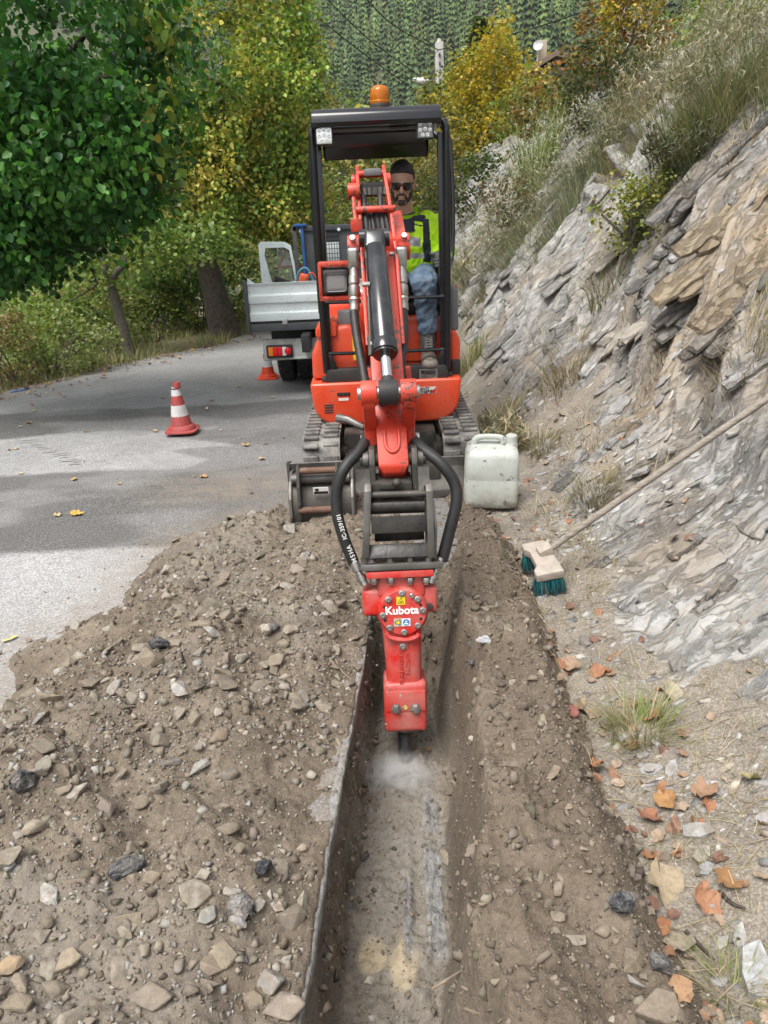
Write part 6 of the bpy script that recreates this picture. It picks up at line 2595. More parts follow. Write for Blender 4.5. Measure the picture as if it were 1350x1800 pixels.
out = [(-0.13, -0.060), (-0.13, 0.050), (-0.085, 0.050), (-0.075, 0.056), (0.13, 0.066), (0.13, -0.062), (0.085, -0.062), (0.055, -0.040), (-0.055, -0.040), (-0.085, -0.060)]
b = MB()
b.prism([bh(u, v, -0.02) for u, v in out], bh(0, 0, 0.02) - bh(0, 0, -0.02), bevel=0.006)
b.build('broom_head', M['broom_wood'], BRM)
b = MB()
b.box(bh(-0.03, 0.026, 0.03), (0.065, 0.06, 0.05), rot=(10, -25, 5), bevel=0.008)
b.build('handle_socket', M['broom_wood'], BRM)
V_, F_, T_ = [], [], []
for k in range(1500):
    if k % 2:
        u, v = rnd.uniform(0.070, 0.125), rnd.uniform(-0.058, 0.062)
    else:
        u, v = rnd.uniform(-0.125, -0.085), rnd.uniform(-0.056, 0.046)
    a = bh(u, v, -0.018)
    sp = Vector((rnd.gauss(0, 0.010) + v * 0.18, rnd.gauss(0, 0.010) - 0.018 + (0.0 if k % 2 else -0.01), 0))
    e_ = a + (bh(0, 0, -0.085) - bh(0, 0, -0.0)) * rnd.uniform(0.8, 1.05) + sp
    wv = Vector((rnd.uniform(-1, 1), rnd.uniform(-1, 1), 0)).normalized() * 0.0016
    i0 = len(V_)
    V_ += [tuple(a - wv), tuple(a + wv), tuple(e_ + wv * 0.8), tuple(e_ - wv * 0.8)]
    F_.append((i0, i0 + 1, i0 + 2, i0 + 3))
    c = (0.012, 0.17 + rnd.uniform(-0.04, 0.06), 0.20 + rnd.uniform(-0.04, 0.06), 1)
    if rnd.random() < 0.12:
        c = (0.2, 0.22, 0.2, 1)
    d_ = (c[0] * 0.35 + 0.03, c[1] * 0.35 + 0.02, c[2] * 0.35 + 0.02, 1)
    T_ += [c, c, d_, d_]
br_ = link('bristles', np_mesh('bristles', np.array(V_), np.array(F_), M['bristle'], False, np.array(T_)), BRM)
br_['kind'] = 'stuff'


# ================================================================== STONES, SLABS, CHUNKS
def rock_template(npts, seed, squash=(1, 1, 0.7), sub=0):
    r = random.Random(seed)
    b = MB()
    vs = []
    for k in range(npts):
        v = Vector((r.gauss(0, 1), r.gauss(0, 1), r.gauss(0, 1))).normalized()
        v *= r.uniform(0.82, 1.0)
        vs.append(b.bm.verts.new((v.x * squash[0], v.y * squash[1], v.z * squash[2])))
    bmesh.ops.convex_hull(b.bm, input=vs)
    for v in [v for v in b.bm.verts if not v.link_faces]:
        b.bm.verts.remove(v)
    if sub:
        bmesh.ops.bevel(b.bm, geom=b.bm.edges[:], offset=0.05, segments=1, affect='EDGES', profile=0.5, clamp_overlap=True)
    bmesh.ops.triangulate(b.bm, faces=b.bm.faces[:])
    return b


def slab_template(seed):
    """thin broken plate with an uneven outline and chipped rims"""
    r = random.Random(seed)
    n = r.randint(5, 7)
    b = MB()
    a0 = r.uniform(0, 6.28)
    out = []
    for k in range(n):
        a = a0 + 2 * math.pi * (k + r.uniform(-0.28, 0.28)) / n
        rr = r.uniform(0.72, 1.0)
        out.append((rr * math.cos(a), 0.62 * rr * math.sin(a)))
    lo = [b.bm.verts.new((x * r.uniform(0.9, 1.06), y * r.uniform(0.9, 1.06), -0.10 + r.uniform(-0.02, 0.02))) for x, y in out]
    up = [b.bm.verts.new((x * r.uniform(0.86, 0.98), y * r.uniform(0.86, 0.98), 0.10 + r.uniform(-0.035, 0.035))) for x, y in out]
    b.bm.faces.new(lo[::-1])
    c = b.bm.verts.new((r.uniform(-0.1, 0.1), r.uniform(-0.1, 0.1), 0.115))
    for k in range(n):
        j = (k + 1) % n
        b.bm.faces.new([lo[k], lo[j], up[j], up[k]])
        b.bm.faces.new([up[k], up[j], c])
    bmesh.ops.triangulate(b.bm, faces=b.bm.faces[:])
    return b


def arrays(b):
    b.bm.verts.ensure_lookup_table()
    b.bm.verts.index_update()
    v = np.array([tuple(q.co) for q in b.bm.verts])
    f = np.array([[q.index for q in fc.verts] for fc in b.bm.faces])
    return v, f


STONES = [rock_template(rnd.randint(9, 14), 400 + k, (1, rnd.uniform(0.65, 0.95), rnd.uniform(0.45, 0.8)), 1) for k in range(12)]
STONE_ME = []
for k, t in enumerate(STONES):
    STONE_ME.append(t.mesh('stone', M['stone_obj'], True, 12 if k % 4 else 40))
SMALL = [arrays(rock_template(9, 440 + k, (1, 0.85, 0.65))) for k in range(6)]
SLABS = [slab_template(470 + k) for k in range(12)]
SLAB_A = [arrays(t) for t in SLABS]
SLAB_ME = [t.mesh('slate_slab', M['slab_obj'], False) for t in SLABS]

EARTHY = [(0.24, 0.205, 0.16), (0.27, 0.237, 0.19), (0.195, 0.165, 0.128), (0.30, 0.27, 0.222), (0.175, 0.147, 0.115), (0.25, 0.21, 0.158), (0.21, 0.18, 0.14), (0.36, 0.335, 0.295), (0.31, 0.30, 0.275)]


def tints_from(pal, n, jit=0.18):
    p = np.array(pal)[rng.integers(0, len(pal), n)]
    return np.clip(p * (1 + rng.normal(0, jit, (n, 1))) + rng.normal(0, 0.004, (n, 3)), 0.01, 0.9)


def scatter_stones(parent, zfun, xs, ys, sizes, pal, n_obj, part_name, sink=0.25, flat=0.5):
    z = zfun(xs, ys)
    ok = z > -5
    dist = np.sqrt(xs ** 2 + ys ** 2 + (z - CAM_H) ** 2)
    order = np.argsort(-(sizes / dist))
    tint = tints_from(pal, len(xs))
    for i in order[:n_obj]:
        o = link('stone', STONE_ME[int(rng.integers(0, len(STONE_ME)))], parent)
        s = sizes[i]
        o.location = (xs[i], ys[i], z[i] + s * (0.5 - sink) * 0.5)
        o.rotation_euler = (rng.normal(0, 0.35), rng.normal(0, 0.35), rng.uniform(0, 6.28))
        o.scale = (s * rng.uniform(0.85, 1.2) / 2, s * rng.uniform(0.8, 1.1) / 2, s * rng.uniform(0.7, 1.1) / 2)
        o.color = (*tint[i], 1)
    rest = order[n_obj:]
    parts = []
    which = rng.integers(0, len(SMALL), len(rest))
    for k, (tv, tf) in enumerate(SMALL):
        m = rest[which == k]
        if len(m) == 0:
            continue
        pos = np.stack([xs[m], ys[m], z[m] + sizes[m] * (0.5 - sink) * 0.4], 1)
        R = rotmats(rng.normal(0, 0.5, len(m)), rng.normal(0, 0.5, len(m)), rng.uniform(0, 6.28, len(m)))
        sc = sizes[m][:, None] / 2 * rng.uniform(0.7, 1.2, (len(m), 3))
        parts.append(merge_instances(tv, tf, pos, R, sc, tint[m]))
    if parts:
        V, F, T = cat_meshes(parts)
        o = link(part_name, np_mesh(part_name, V, F, M['stone'], False, T), parent)
        o['kind'] = 'stuff'


# ---- heap: pieces from gravel to fist size
def sample_heap(n):
    # denser near the viewer in world units, so sample depth with a bias
    y = 0.9 + 3.75 * rng.power(1.15, n)
    x = rng.uniform(-2.0, 0.25, n)
    return x, y


N_H = 32000
hx_, hy_ = sample_heap(N_H)
hz_ = heap_h(hx_, hy_)
inside = (hz_ > 0.0) & ~((hx_ > trench_x(hy_) - 0.015) & (hy_ < 3.35))
patch = fbm(hx_ * 1.8 + 4, hy_ * 1.8, 3, 501)
inside &= rng.uniform(0, 1, N_H) < (0.30 + 1.0 * sstep(0.34, 0.60, patch))
hx_, hy_ = hx_[inside], hy_[inside]
sz = 0.0066 * rng.pareto(1.9, len(hx_)) + 0.0085
sz = np.clip(sz * np.where(hy_ < 2.7, 1.3, 1.0), 0.008, 0.10) * (0.75 + 0.5 * fbm(hx_ * 1.5, hy_ * 1.5, 2, 503))
scatter_stones(heap, heap_h, hx_, hy_, sz, EARTHY, 280, 'small_stones', sink=0.45)

# ---- earth right of the trench
N_T = 17000
ty_ = rng.uniform(0.9, 4.6, N_T)
tx_ = rng.uniform(-0.30, 0.80, N_T)
u_ = tx_ - trench_x(ty_)
keep = (u_ > 0.04) & (rng.uniform(0, 1, N_T) < np.where(u_ < 0.28, 0.22, 0.55 * (0.6 + sstep(0.3, 0.62, tx_) + sstep(3.0, 3.4, ty_))))
tx_, ty_ = tx_[keep], ty_[keep]
sz = np.clip(0.0055 * rng.pareto(2.2, len(tx_)) + 0.008, 0.008, 0.07)
DAMP = [(0.20, 0.162, 0.122), (0.25, 0.205, 0.155), (0.16, 0.128, 0.095), (0.30, 0.26, 0.205), (0.22, 0.175, 0.125)]
scatter_stones(trench, soil_z, tx_, ty_, sz, DAMP, 220, 'small_stones', sink=0.3)

# crumbs along the edge of the heap on the road
N_R = 4200
rx_ = rng.uniform(-3.2, 0.4, N_R)
ry_ = rng.uniform(2.0, 6.2, N_R)
dd_ = -poly_sd(rx_, ry_, HEAP)
keep = (dd_ > -0.02) & (rng.uniform(0, 1, N_R) < np.exp(-dd_ / 0.20) + 0.025 + 0.30 * np.exp(-(((rx_ + 0.9) / 0.6) ** 2 + ((ry_ - 4.75) / 0.3) ** 2)))
rx_, ry_ = rx_[keep], ry_[keep]
sz = np.clip(0.004 * rng.pareto(2.0, len(rx_)) + 0.006, 0.006, 0.05)
scatter_stones(road, lambda x, y: road_z(y) + 0.002, rx_, ry_, sz, EARTHY + [(0.06, 0.058, 0.055)], 60, 'road_crumbs', sink=0.1)

# pieces sticking out of the earth face on the left of the trench
n = 420
wy_, wz_ = rng.uniform(1.0, 3.1, n), rng.uniform(-0.40, -0.09, n)
wx_ = trench_x(wy_) + 0.004 + 0.09 * (-0.05 - wz_)
ws_ = np.clip(0.007 * rng.pareto(1.6, n) + 0.008, 0.008, 0.05)
V, F, T = merge_instances(SMALL[1][0], SMALL[1][1], np.stack([wx_, wy_, wz_], 1), rotmats(rng.uniform(-3, 3, n), rng.uniform(-3, 3, n), rng.uniform(-3, 3, n)), ws_ / 2, tints_from(DAMP, n))
link('wall_stones', np_mesh('wall_stones', V, F, M['stone'], False, T), trench)['kind'] = 'stuff'

# ---- broken asphalt chunks: each a thing of its own
M['tar'] = tint_mat('broken_asphalt', rough=0.6, var=0.6, vscale=60, bmp=1.0, bscale=90, bdist=0.012)


def tar_material():
    m, nt, b = _nodes('tar_lump')
    v = coord(nt)
    n1 = noise(nt, v, 70, 4, 0.7)
    c = ramp(nt, n1, [(0.30, (0.010, 0.010, 0.012)), (0.52, (0.035, 0.035, 0.040)), (0.66, (0.12, 0.12, 0.125)), (0.8, (0.45, 0.44, 0.42))])
    d = N(nt, 'ShaderNodeObjectInfo').outputs['Color']
    w = ramp(nt, noise(nt, v, 16, 5, 0.7), [(0.40, 0), (0.62, 1)])
    sx = N(nt, 'ShaderNodeSeparateColor')
    nt.links.new(d, sx.inputs[0])
    f = math_n(nt, 'MULTIPLY', w, sx.outputs[0], clamp=True)
    c = mix(nt, f, c, mix(nt, n1, (0.16, 0.135, 0.105), (0.55, 0.53, 0.49)))
    nt.links.new(c, b.inputs['Base Color'])
    b.inputs['Roughness'].default_value = 0.55
    bump(nt, b, n1, 1.0, 0.012)
    return m


M['tar'] = tar_material()


def drop(px, py, zfun, lift=0.006):
    """where the ray through a pixel meets a surface z = f(x, y)"""
    d = ray(px, py)
    t = np.linspace(0.8, 13, 3000)
    X = d.x * t
    Y = d.y * t
    Z = CAM_H + d.z * t
    hit = np.nonzero(Z <= zfun(X, Y) + lift)[0]
    if not len(hit):
        return None
    t = t[hit[0]]
    return Vector((0, 0, CAM_H)) + d * float(t)


def near_z(x, y):
    s = np.where((y < 4.7) & (x < 0.86) & (x > -0.4), soil_z(x, y), -1.0)
    return np.maximum(s, bank_z(x, y))


def chunk(label, px, py, size, squash, rot, dusty, seed, zfun=heap_h, cat='asphalt chunk'):
    p = drop(px, py, zfun, 0.01)
    b = rock_template(22, seed, squash, 1)
    bmesh.ops.subdivide_edges(b.bm, edges=b.bm.edges[:], cuts=2, use_grid_fill=True)
    r = random.Random(seed)
    cc = np.array([tuple(v.co) for v in b.bm.verts])
    kk = fbm(cc[:, 0] * 4 + cc[:, 2] * 3, cc[:, 1] * 4 - cc[:, 2] * 2, 3, seed) - 0.5
    for v, k in zip(b.bm.verts, kk):
        k = float(k)
        v.co = v.co * (1 + 0.35 * k) + Vector((r.gauss(0, 0.018), r.gauss(0, 0.018), r.gauss(0, 0.018)))
    m = Matrix.Translation(p + Vector((0, 0, size * 0.12))) @ Euler([rad(a) for a in rot]).to_matrix().to_4x4() @ Matrix.Diagonal((size / 2, size / 2, size / 2, 1))
    bmesh.ops.transform(b.bm, matrix=m, verts=b.bm.verts)
    o = b.build('asphalt_chunk', M['tar'], None, True, 30)
    o.color = (dusty, 0, 0, 1)
    return tag(o, label, cat, 'broken pieces lying in the spoil')


chunk('large upright asphalt chunk, black with white crust, on the spoil heap', 42, 1380, 0.125, (0.62, 0.5, 1.0), (18, 24, 10), 0.75, 601)
chunk('long black asphalt chunk half covered with earth, lying low in the spoil heap', 222, 1530, 0.115, (1.0, 0.55, 0.5), (0, -14, 12), 0.45, 602)
chunk('small jet black asphalt lump on the spoil heap nearest the trench edge', 466, 1530, 0.066, (0.9, 0.8, 0.9), (20, 10, 30), 0.10, 603)
chunk('flat dark asphalt piece beside the earth clods in the middle of the spoil heap', 280, 1135, 0.10, (1.0, 0.6, 0.5), (0, 0, -20), 0.5, 604)
chunk('earth-crusted pale round asphalt lump close to the jet black one', 420, 1600, 0.085, (1.0, 0.85, 0.8), (10, 0, 40), 1.0, 605)
chunk('thin dark sliver of asphalt on the trench floor left of the stripes', 640, 1508, 0.055, (1.0, 0.5, 0.4), (0, -25, 30), 0.4, 606, soil_z)
chunk('dark clod of asphalt and earth on the right trench side below the plastic scrap', 832, 1165, 0.055, (1.0, 0.8, 0.7), (0, 0, 10), 0.5, 607, soil_z)
chunk('black asphalt chunk among pebbles at the foot of the spoil, lower photo right', 1165, 1700, 0.070, (1.0, 0.6, 0.6), (0, 12, -30), 0.45, 608, near_z)
chunk('black speckled asphalt lump beside the leaves at the spoil edge', 1095, 1590, 0.075, (1.0, 0.8, 0.7), (0, 0, 20), 0.7, 609, near_z)
chunk('dark asphalt crumb cluster on the upper right of the spoil heap', 480, 1105, 0.075, (1.0, 0.7, 0.5), (0, 0, 60), 0.8, 610)

# ---- bigger stones that can be told apart on the heap
def big_stone(px, py, size, col, rot, k, zfun=heap_h, parent=None):
    p = drop(px, py, zfun, 0.005)
    o = link('stone', STONE_ME[k % len(STONE_ME)], parent)
    o.location = p + Vector((0, 0, size * 0.10))
    o.rotation_euler = [rad(a) for a in rot]
    o.scale = (size / 2, size / 2, size / 2)
    o.color = (*col, 1)
    return o


for (px, py, s_, c_, r_, k) in ((65, 1462, 0.085, (0.36, 0.31, 0.235), (10, 20, 15), 0), (225, 1615, 0.085, (0.27, 0.225, 0.165), (60, 10, 0), 1), (138, 1545, 0.095, (0.25, 0.20, 0.145), (70, 0, 20), 2),
                               (120, 1692, 0.075, (0.34, 0.28, 0.20), (10, 0, 50), 3), (12, 1525, 0.05, (0.36, 0.37, 0.36), (20, 0, 0), 4), (268, 1545, 0.06, (0.29, 0.235, 0.17), (0, 15, 10), 5),
                               (190, 1358, 0.05, (0.33, 0.28, 0.21), (0, 10, 30), 6), (355, 1540, 0.045, (0.42, 0.38, 0.31), (0, 0, 10), 7), (530, 1492, 0.05, (0.36, 0.295, 0.22), (0, 0, 40), 8),
                               (268, 1160, 0.14, (0.24, 0.20, 0.145), (10, -8, 10), 9), (492, 1595, 0.045, (0.42, 0.36, 0.29), (0, 0, 40), 10), (370, 1700, 0.075, (0.26, 0.21, 0.155), (30, 0, 0), 11),
                               (90, 1225, 0.12, (0.30, 0.25, 0.185), (0, 10, 20), 2), (245, 1280, 0.07, (0.34, 0.28, 0.20), (0, 20, 70), 1), (520, 1235, 0.085, (0.26, 0.22, 0.165), (20, 30, -40), 0),
                               (385, 1300, 0.09, (0.25, 0.195, 0.135), (40, 0, 30), 4), (20, 1700, 0.07, (0.36, 0.26, 0.16), (0, 0, 20), 5), (30, 1770, 0.08, (0.29, 0.24, 0.175), (0, 20, 0), 6)):
    big_stone(px, py, s_, c_, r_, k, heap_h, heap)
both = near_z
for (px, py, s_, c_, r_, k) in ((985, 1565, 0.055, (0.31, 0.26, 0.185), (10, 0, 30), 0), (1010, 1650, 0.06, (0.33, 0.30, 0.25), (60, 0, -20), 1), (1120, 1725, 0.055, (0.36, 0.35, 0.32), (0, 0, -30), 2),
                               (1160, 1780, 0.11, (0.22, 0.18, 0.135), (10, 0, 0), 3), (1060, 1640, 0.05, (0.27, 0.225, 0.17), (0, 0, 0), 4), (830, 1300, 0.035, (0.42, 0.37, 0.29), (0, 20, 0), 5), (935, 1195, 0.05, (0.21, 0.17, 0.13), (0, 0, 0), 6),
                               (648, 1725, 0.030, (0.21, 0.18, 0.15), (0, 0, 0), 7), (655, 1790, 0.03, (0.16, 0.15, 0.14), (0, 0, 0), 8)):
    big_stone(px, py, s_, c_, r_, k, both, trench)

# ---- earth clods: crumbs of the same soil all over the spoil
M['clod'] = tint_mat('earth_clod', vscale=40, bmp=0.6, var=0.3, bscale=120)


def clods(parent, zfun, xs, ys, sizes, name):
    z = zfun(xs, ys)
    n = len(xs)
    t = tints_from([(0.165, 0.137, 0.105), (0.20, 0.168, 0.132), (0.14, 0.115, 0.088), (0.23, 0.197, 0.155)], n, 0.14)
    parts = []
    wh = rng.integers(0, len(SMALL), n)
    for k, (tv, tf) in enumerate(SMALL):
        m = wh == k
        c = m.sum()
        parts.append(merge_instances(tv, tf, np.stack([xs[m], ys[m], z[m]], 1), rotmats(rng.uniform(-3, 3, c), rng.uniform(-3, 3, c), rng.uniform(0, 6.28, c)), sizes[m] / 2 * 1.0, t[m]))
    V, F, T = cat_meshes(parts)
    o = link(name, np_mesh(name, V, F, M['clod'], True, T), parent)
    o['kind'] = 'stuff'


n = 9500
cx_, cy_ = rng.uniform(-0.05, 0.72, n), 0.95 + 3.5 * rng.power(0.9, n)
k_ = (cx_ - trench_x(cy_) > 0.30 + 0.1 * rng.uniform(0, 1, n)) | (cy_ > 3.1)
cx_, cy_ = cx_[k_], cy_[k_]
clods(trench, soil_z, cx_, cy_, np.clip(0.006 * rng.pareto(1.8, len(cx_)) + 0.006, 0.006, 0.055), 'earth_clods')
n = 11000
cx_, cy_ = rng.uniform(-1.9, 0.1, n), 0.95 + 3.5 * rng.power(1.0, n)
k_ = (heap_h(cx_, cy_) > 0.0) & ((cx_ < trench_x(cy_) - 0.004) | (cy_ > 3.3))
cx_, cy_ = cx_[k_], cy_[k_]
clods(heap, heap_h, cx_, cy_, np.clip(0.006 * rng.pareto(1.8, len(cx_)) + 0.006, 0.006, 0.06), 'earth_clods')
# crumbs on the trench floor
n = 2600
cx_, cy_ = rng.uniform(-0.3, 0.2, n), rng.uniform(0.95, 3.0, n)
u_ = cx_ - trench_x(cy_)
k_ = (u_ > 0.02) & (u_ < 0.36)
cx_, cy_ = cx_[k_], cy_[k_]
clods(trench, soil_z, cx_, cy_, np.clip(0.004 * rng.pareto(1.9, len(cx_)) + 0.004, 0.004, 0.03), 'floor_crumbs')

# ---- slabs on the bank
def bank_point(x, y):
    zb, rock, d, rough, _ = bank_parts(x, y)
    sl = np.clip((bank_base(x + 0.05, y) - bank_base(x - 0.05, y)) / 0.1, 0, 2.0)
    nl = np.sqrt(1 + sl * sl + 0.09)
    q = rock * d
    return np.stack([x - q * sl / nl, y - q * 0.30 / nl, zb + rough + q / nl], 1)


def slab_frames(x, y, jit):
    """rotation matrices: plates lying along the slope and the beds, long axis up the slope"""
    e = 0.05
    n = len(x)
    dzx = np.clip((bank_base(x + e, y) - bank_base(x - e, y)) / (2 * e), 0.05, 1.3)
    e1 = np.stack([np.ones(n), 0.1 + rng.normal(0, 0.35 * jit, n), dzx * rng.uniform(0.85, 1.1, n)], 1)
    e1 /= np.linalg.norm(e1, axis=1)[:, None]
    nb = np.stack([-dzx, -0.22 + rng.normal(0, 0.15 * jit, n), np.ones(n)], 1)
    nb += rng.normal(0, 0.12 * jit, (n, 3))
    nb -= (nb * e1).sum(1)[:, None] * e1
    nb /= np.linalg.norm(nb, axis=1)[:, None]
    e2 = np.cross(nb, e1)
    return np.stack([e1, e2, nb], 2)


GREYS = [(0.34, 0.335, 0.32), (0.27, 0.268, 0.258), (0.41, 0.40, 0.38), (0.22, 0.218, 0.21), (0.36, 0.335, 0.29), (0.31, 0.28, 0.235), (0.46, 0.45, 0.43), (0.24, 0.225, 0.20)]
N_B = 9000
by_ = 1.0 + 12.5 * rng.power(0.75, N_B)
bs_ = 2.4 * rng.power(1.0, N_B) * np.where(by_ < 3, 0.6, 1.0)
bx_ = bs_ + bank_foot(by_)
rk = bank_rock(bx_, by_)
keep = rng.uniform(0, 1, N_B) < (0.22 + 0.5 * rk) * sstep(0.0, 0.25, bs_ + 0.08)
bx_, by_, bs_, rk = bx_[keep], by_[keep], bs_[keep], rk[keep]
sz = np.clip(0.026 * (rng.pareto(2.1, len(bx_)) + 0.5), 0.013, 0.15) * (0.6 + 0.5 * rk) * np.clip(by_ / 4, 0.55, 1.5)
P_ = bank_point(bx_, by_)
R_ = slab_frames(bx_, by_, 0.7)
tint = tints_from(GREYS, len(bx_), 0.14)
thick = rng.uniform(0.4, 1.0, len(bx_))
SC = np.stack([sz / 2 * rng.uniform(1.0, 2.0, len(bx_)), sz / 2 * rng.uniform(0.7, 1.1, len(bx_)), sz / 2 * thick * 0.8], 1)
P_ = P_ - R_[:, :, 2] * (SC[:, 2] * 0.05)[:, None]
dist = np.linalg.norm(P_ - np.array([0, 0, CAM_H]), axis=1)
vis = sz / dist
# only pieces in the picture's frustum count as individuals
order = np.argsort(-vis)
n_ind = 0
used = np.zeros(len(bx_), bool)
for i in order:
    px, py = to_px(P_[i])
    if not (0 < px < 1350 and 0 < py < 1800):
        continue
    o = link('slate_slab', SLAB_ME[int(rng.integers(0, len(SLAB_ME)))], bank)
    m = Matrix([list(R_[i][r]) for r in range(3)]).to_4x4()
    m.translation = Vector(P_[i])
    o.matrix_local = m @ Matrix.Diagonal((*SC[i], 1))
    o.color = (*tint[i], 1)
    used[i] = True
    n_ind += 1
    if n_ind >= 200:
        break
parts = []
which = rng.integers(0, len(SLAB_A), len(bx_))
for k, (tv, tf) in enumerate(SLAB_A):
    m = (which == k) & ~used
    parts.append(merge_instances(tv, tf, P_[m], R_[m], SC[m], tint[m]))
V, F, T = cat_meshes(parts)
o = link('slate_chips', np_mesh('slate_chips', V, F, M['slab'], False, T), bank)
o['kind'] = 'stuff'

# ---- gravelly scree at the bank's foot and between the beds
N_S = 20000
sy_ = 0.9 + 7.0 * rng.power(0.62, N_S)
ss_ = -0.10 + 1.5 * rng.power(0.8, N_S)
sx_ = ss_ + bank_foot(sy_)
keep = (bank_rock(sx_, sy_) < 0.75) & (rng.uniform(0, 1, N_S) < 0.35 + 0.75 * sstep(0.4, 0.6, fbm(sx_ * 2.5, sy_ * 2.5, 3, 551)))
sx_, sy_ = sx_[keep], sy_[keep]
sz = np.clip(0.007 * rng.pareto(1.7, len(sx_)) + 0.007, 0.007, 0.06)
P_ = bank_point(sx_, sy_)
R_ = slab_frames(sx_, sy_, 1.6)
tint = tints_from(GREYS + [(0.38, 0.33, 0.26), (0.45, 0.40, 0.33), (0.33, 0.28, 0.22)], len(sx_), 0.2)
SC = np.stack([sz / 2 * 1.2, sz / 2, sz / 2 * rng.uniform(0.9, 2.2, len(sx_))], 1)
tv, tf = SMALL[0]
parts = []
which = rng.integers(0, 4, len(sx_))
for k in range(4):
    m = which == k
    tv, tf = SMALL[k]
    parts.append(merge_instances(tv * np.array([1, 1, 0.5]), tf, P_[m], R_[m], SC[m], tint[m]))
V, F, T = cat_meshes(parts)
o = link('scree', np_mesh('scree', V, F, M['slab'], False, T), bank)
o['kind'] = 'stuff'

# ---- pale flakes strewn over the lower bank
n = 7000
fy2 = 1.6 + 4.2 * rng.power(0.9, n)
fs2 = 0.05 + 1.05 * rng.uniform(0, 1, n)
fx2 = fs2 + bank_foot(fy2)
k_ = rng.uniform(0, 1, n) < 0.15 + 0.85 * sstep(0.42, 0.60, fbm(fx2 * 1.9 + 2, fy2 * 1.9, 3, 553))
fx2, fy2 = fx2[k_], fy2[k_]
n = len(fx2)
szf = np.clip(0.012 * (rng.pareto(2.2, n) + 0.7), 0.009, 0.075) * np.clip(fy2 / 3.2, 0.7, 1.3)
Pf = bank_point(fx2, fy2)
Rf = slab_frames(fx2, fy2, 0.9)
tf_ = tints_from([(0.42, 0.415, 0.40), (0.36, 0.355, 0.34), (0.48, 0.475, 0.455), (0.30, 0.295, 0.28), (0.42, 0.38, 0.32)], n, 0.12)
SCf = np.stack([szf / 2 * rng.uniform(1.0, 1.9, n), szf / 2, szf / 2 * rng.uniform(0.5, 0.9, n)], 1)
parts = []
wh = rng.integers(0, 12, n)
for k, (tv, tf) in enumerate(SLAB_A):
    m = wh == k
    parts.append(merge_instances(tv, tf, Pf[m] + Rf[m][:, :, 2] * 0.004, Rf[m], SCf[m], tf_[m]))
V, F, T = cat_meshes(parts)
o = link('slate_flakes', np_mesh('slate_flakes', V, F, M['slab'], False, T), bank)
o['kind'] = 'stuff'

# ---- packets of thin broken beds: every plate a piece of the bank
def plate_template(seed):
    """strip-shaped plate with ragged rims and an uneven top"""
    r = random.Random(seed)
    b = MB()
    nx, ny = 9, 4
    top, bot = [], []
    wl = [r.uniform(0.75, 1.0) * (1.0 if 0 < i < nx - 1 else r.uniform(0.5, 1.0)) for i in range(nx)]
    wr = [r.uniform(0.70, 1.0) * (1.0 if 0 < i < nx - 1 else r.uniform(0.5, 1.0)) for i in range(nx)]
    for i in range(nx):
        x = -1 + 2 * i / (nx - 1) + r.uniform(-0.05, 0.05)
        rowt, rowb = [], []
        for j in range(ny):
            f = j / (ny - 1)
            y = -wl[i] + (wl[i] + wr[i]) * f + r.uniform(-0.05, 0.05)
            rim = 0.8 if (j in (0, ny - 1) or i in (0, nx - 1)) else 1.0
            rowt.append(b.bm.verts.new((x * (0.97 if rim < 1 else 1), y * (0.95 if rim < 1 else 1), rim * 0.9 + r.gauss(0, 0.22))))
            if rim < 1:
                rowb.append(b.bm.verts.new((x * 1.02, y * 1.03, -1.0 + r.uniform(-0.15, 0.15))))
            else:
                rowb.append(None)
        top.append(rowt)
        bot.append(rowb)
    for i in range(nx - 1):
        for j in range(ny - 1):
            b.bm.faces.new([top[i][j], top[i + 1][j], top[i + 1][j + 1], top[i][j + 1]])
    loop = [(i, 0) for i in range(nx)] + [(nx - 1, j) for j in range(1, ny)] + [(i, ny - 1) for i in range(nx - 2, -1, -1)] + [(0, j) for j in range(ny - 2, 0, -1)]
    for k in range(len(loop)):
        (i, j), (p, q) = loop[k], loop[(k + 1) % len(loop)]
        b.bm.faces.new([bot[i][j], bot[p][q], top[p][q], top[i][j]])
    bmesh.ops.triangulate(b.bm, faces=b.bm.faces[:])
    return b


PLATES = [plate_template(800 + k) for k in range(12)]
PLATE_A = [arrays(t) for t in PLATES]


def bed_material(name='schist_bed', src='object'):
    m, nt, b = _nodes(name)
    v = coord(nt)
    oc = N(nt, 'ShaderNodeObjectInfo').outputs['Color'] if src == 'object' else N(nt, 'ShaderNodeAttribute', attribute_name='tint').outputs['Color']
    c, n3 = rock_colour(nt, oc, v)
    dm = ramp(nt, noise(nt, v, 22, 6, 0.7), [(0.50, 0), (0.64, 0.7)])
    c = mix(nt, dm, c, mix(nt, noise(nt, v, 90, 3, 0.6), (0.22, 0.185, 0.145), (0.46, 0.415, 0.35)))
    nt.links.new(c, b.inputs['Base Color'])
    b.inputs['Roughness'].default_value = 0.86
    b.inputs['Specular IOR Level'].default_value = 0.25
    bump(nt, b, math_n(nt, 'ADD', n3, math_n(nt, 'MULTIPLY', noise(nt, v, 70, 4, 0.7), 0.35)), 0.9, 0.018)
    return m


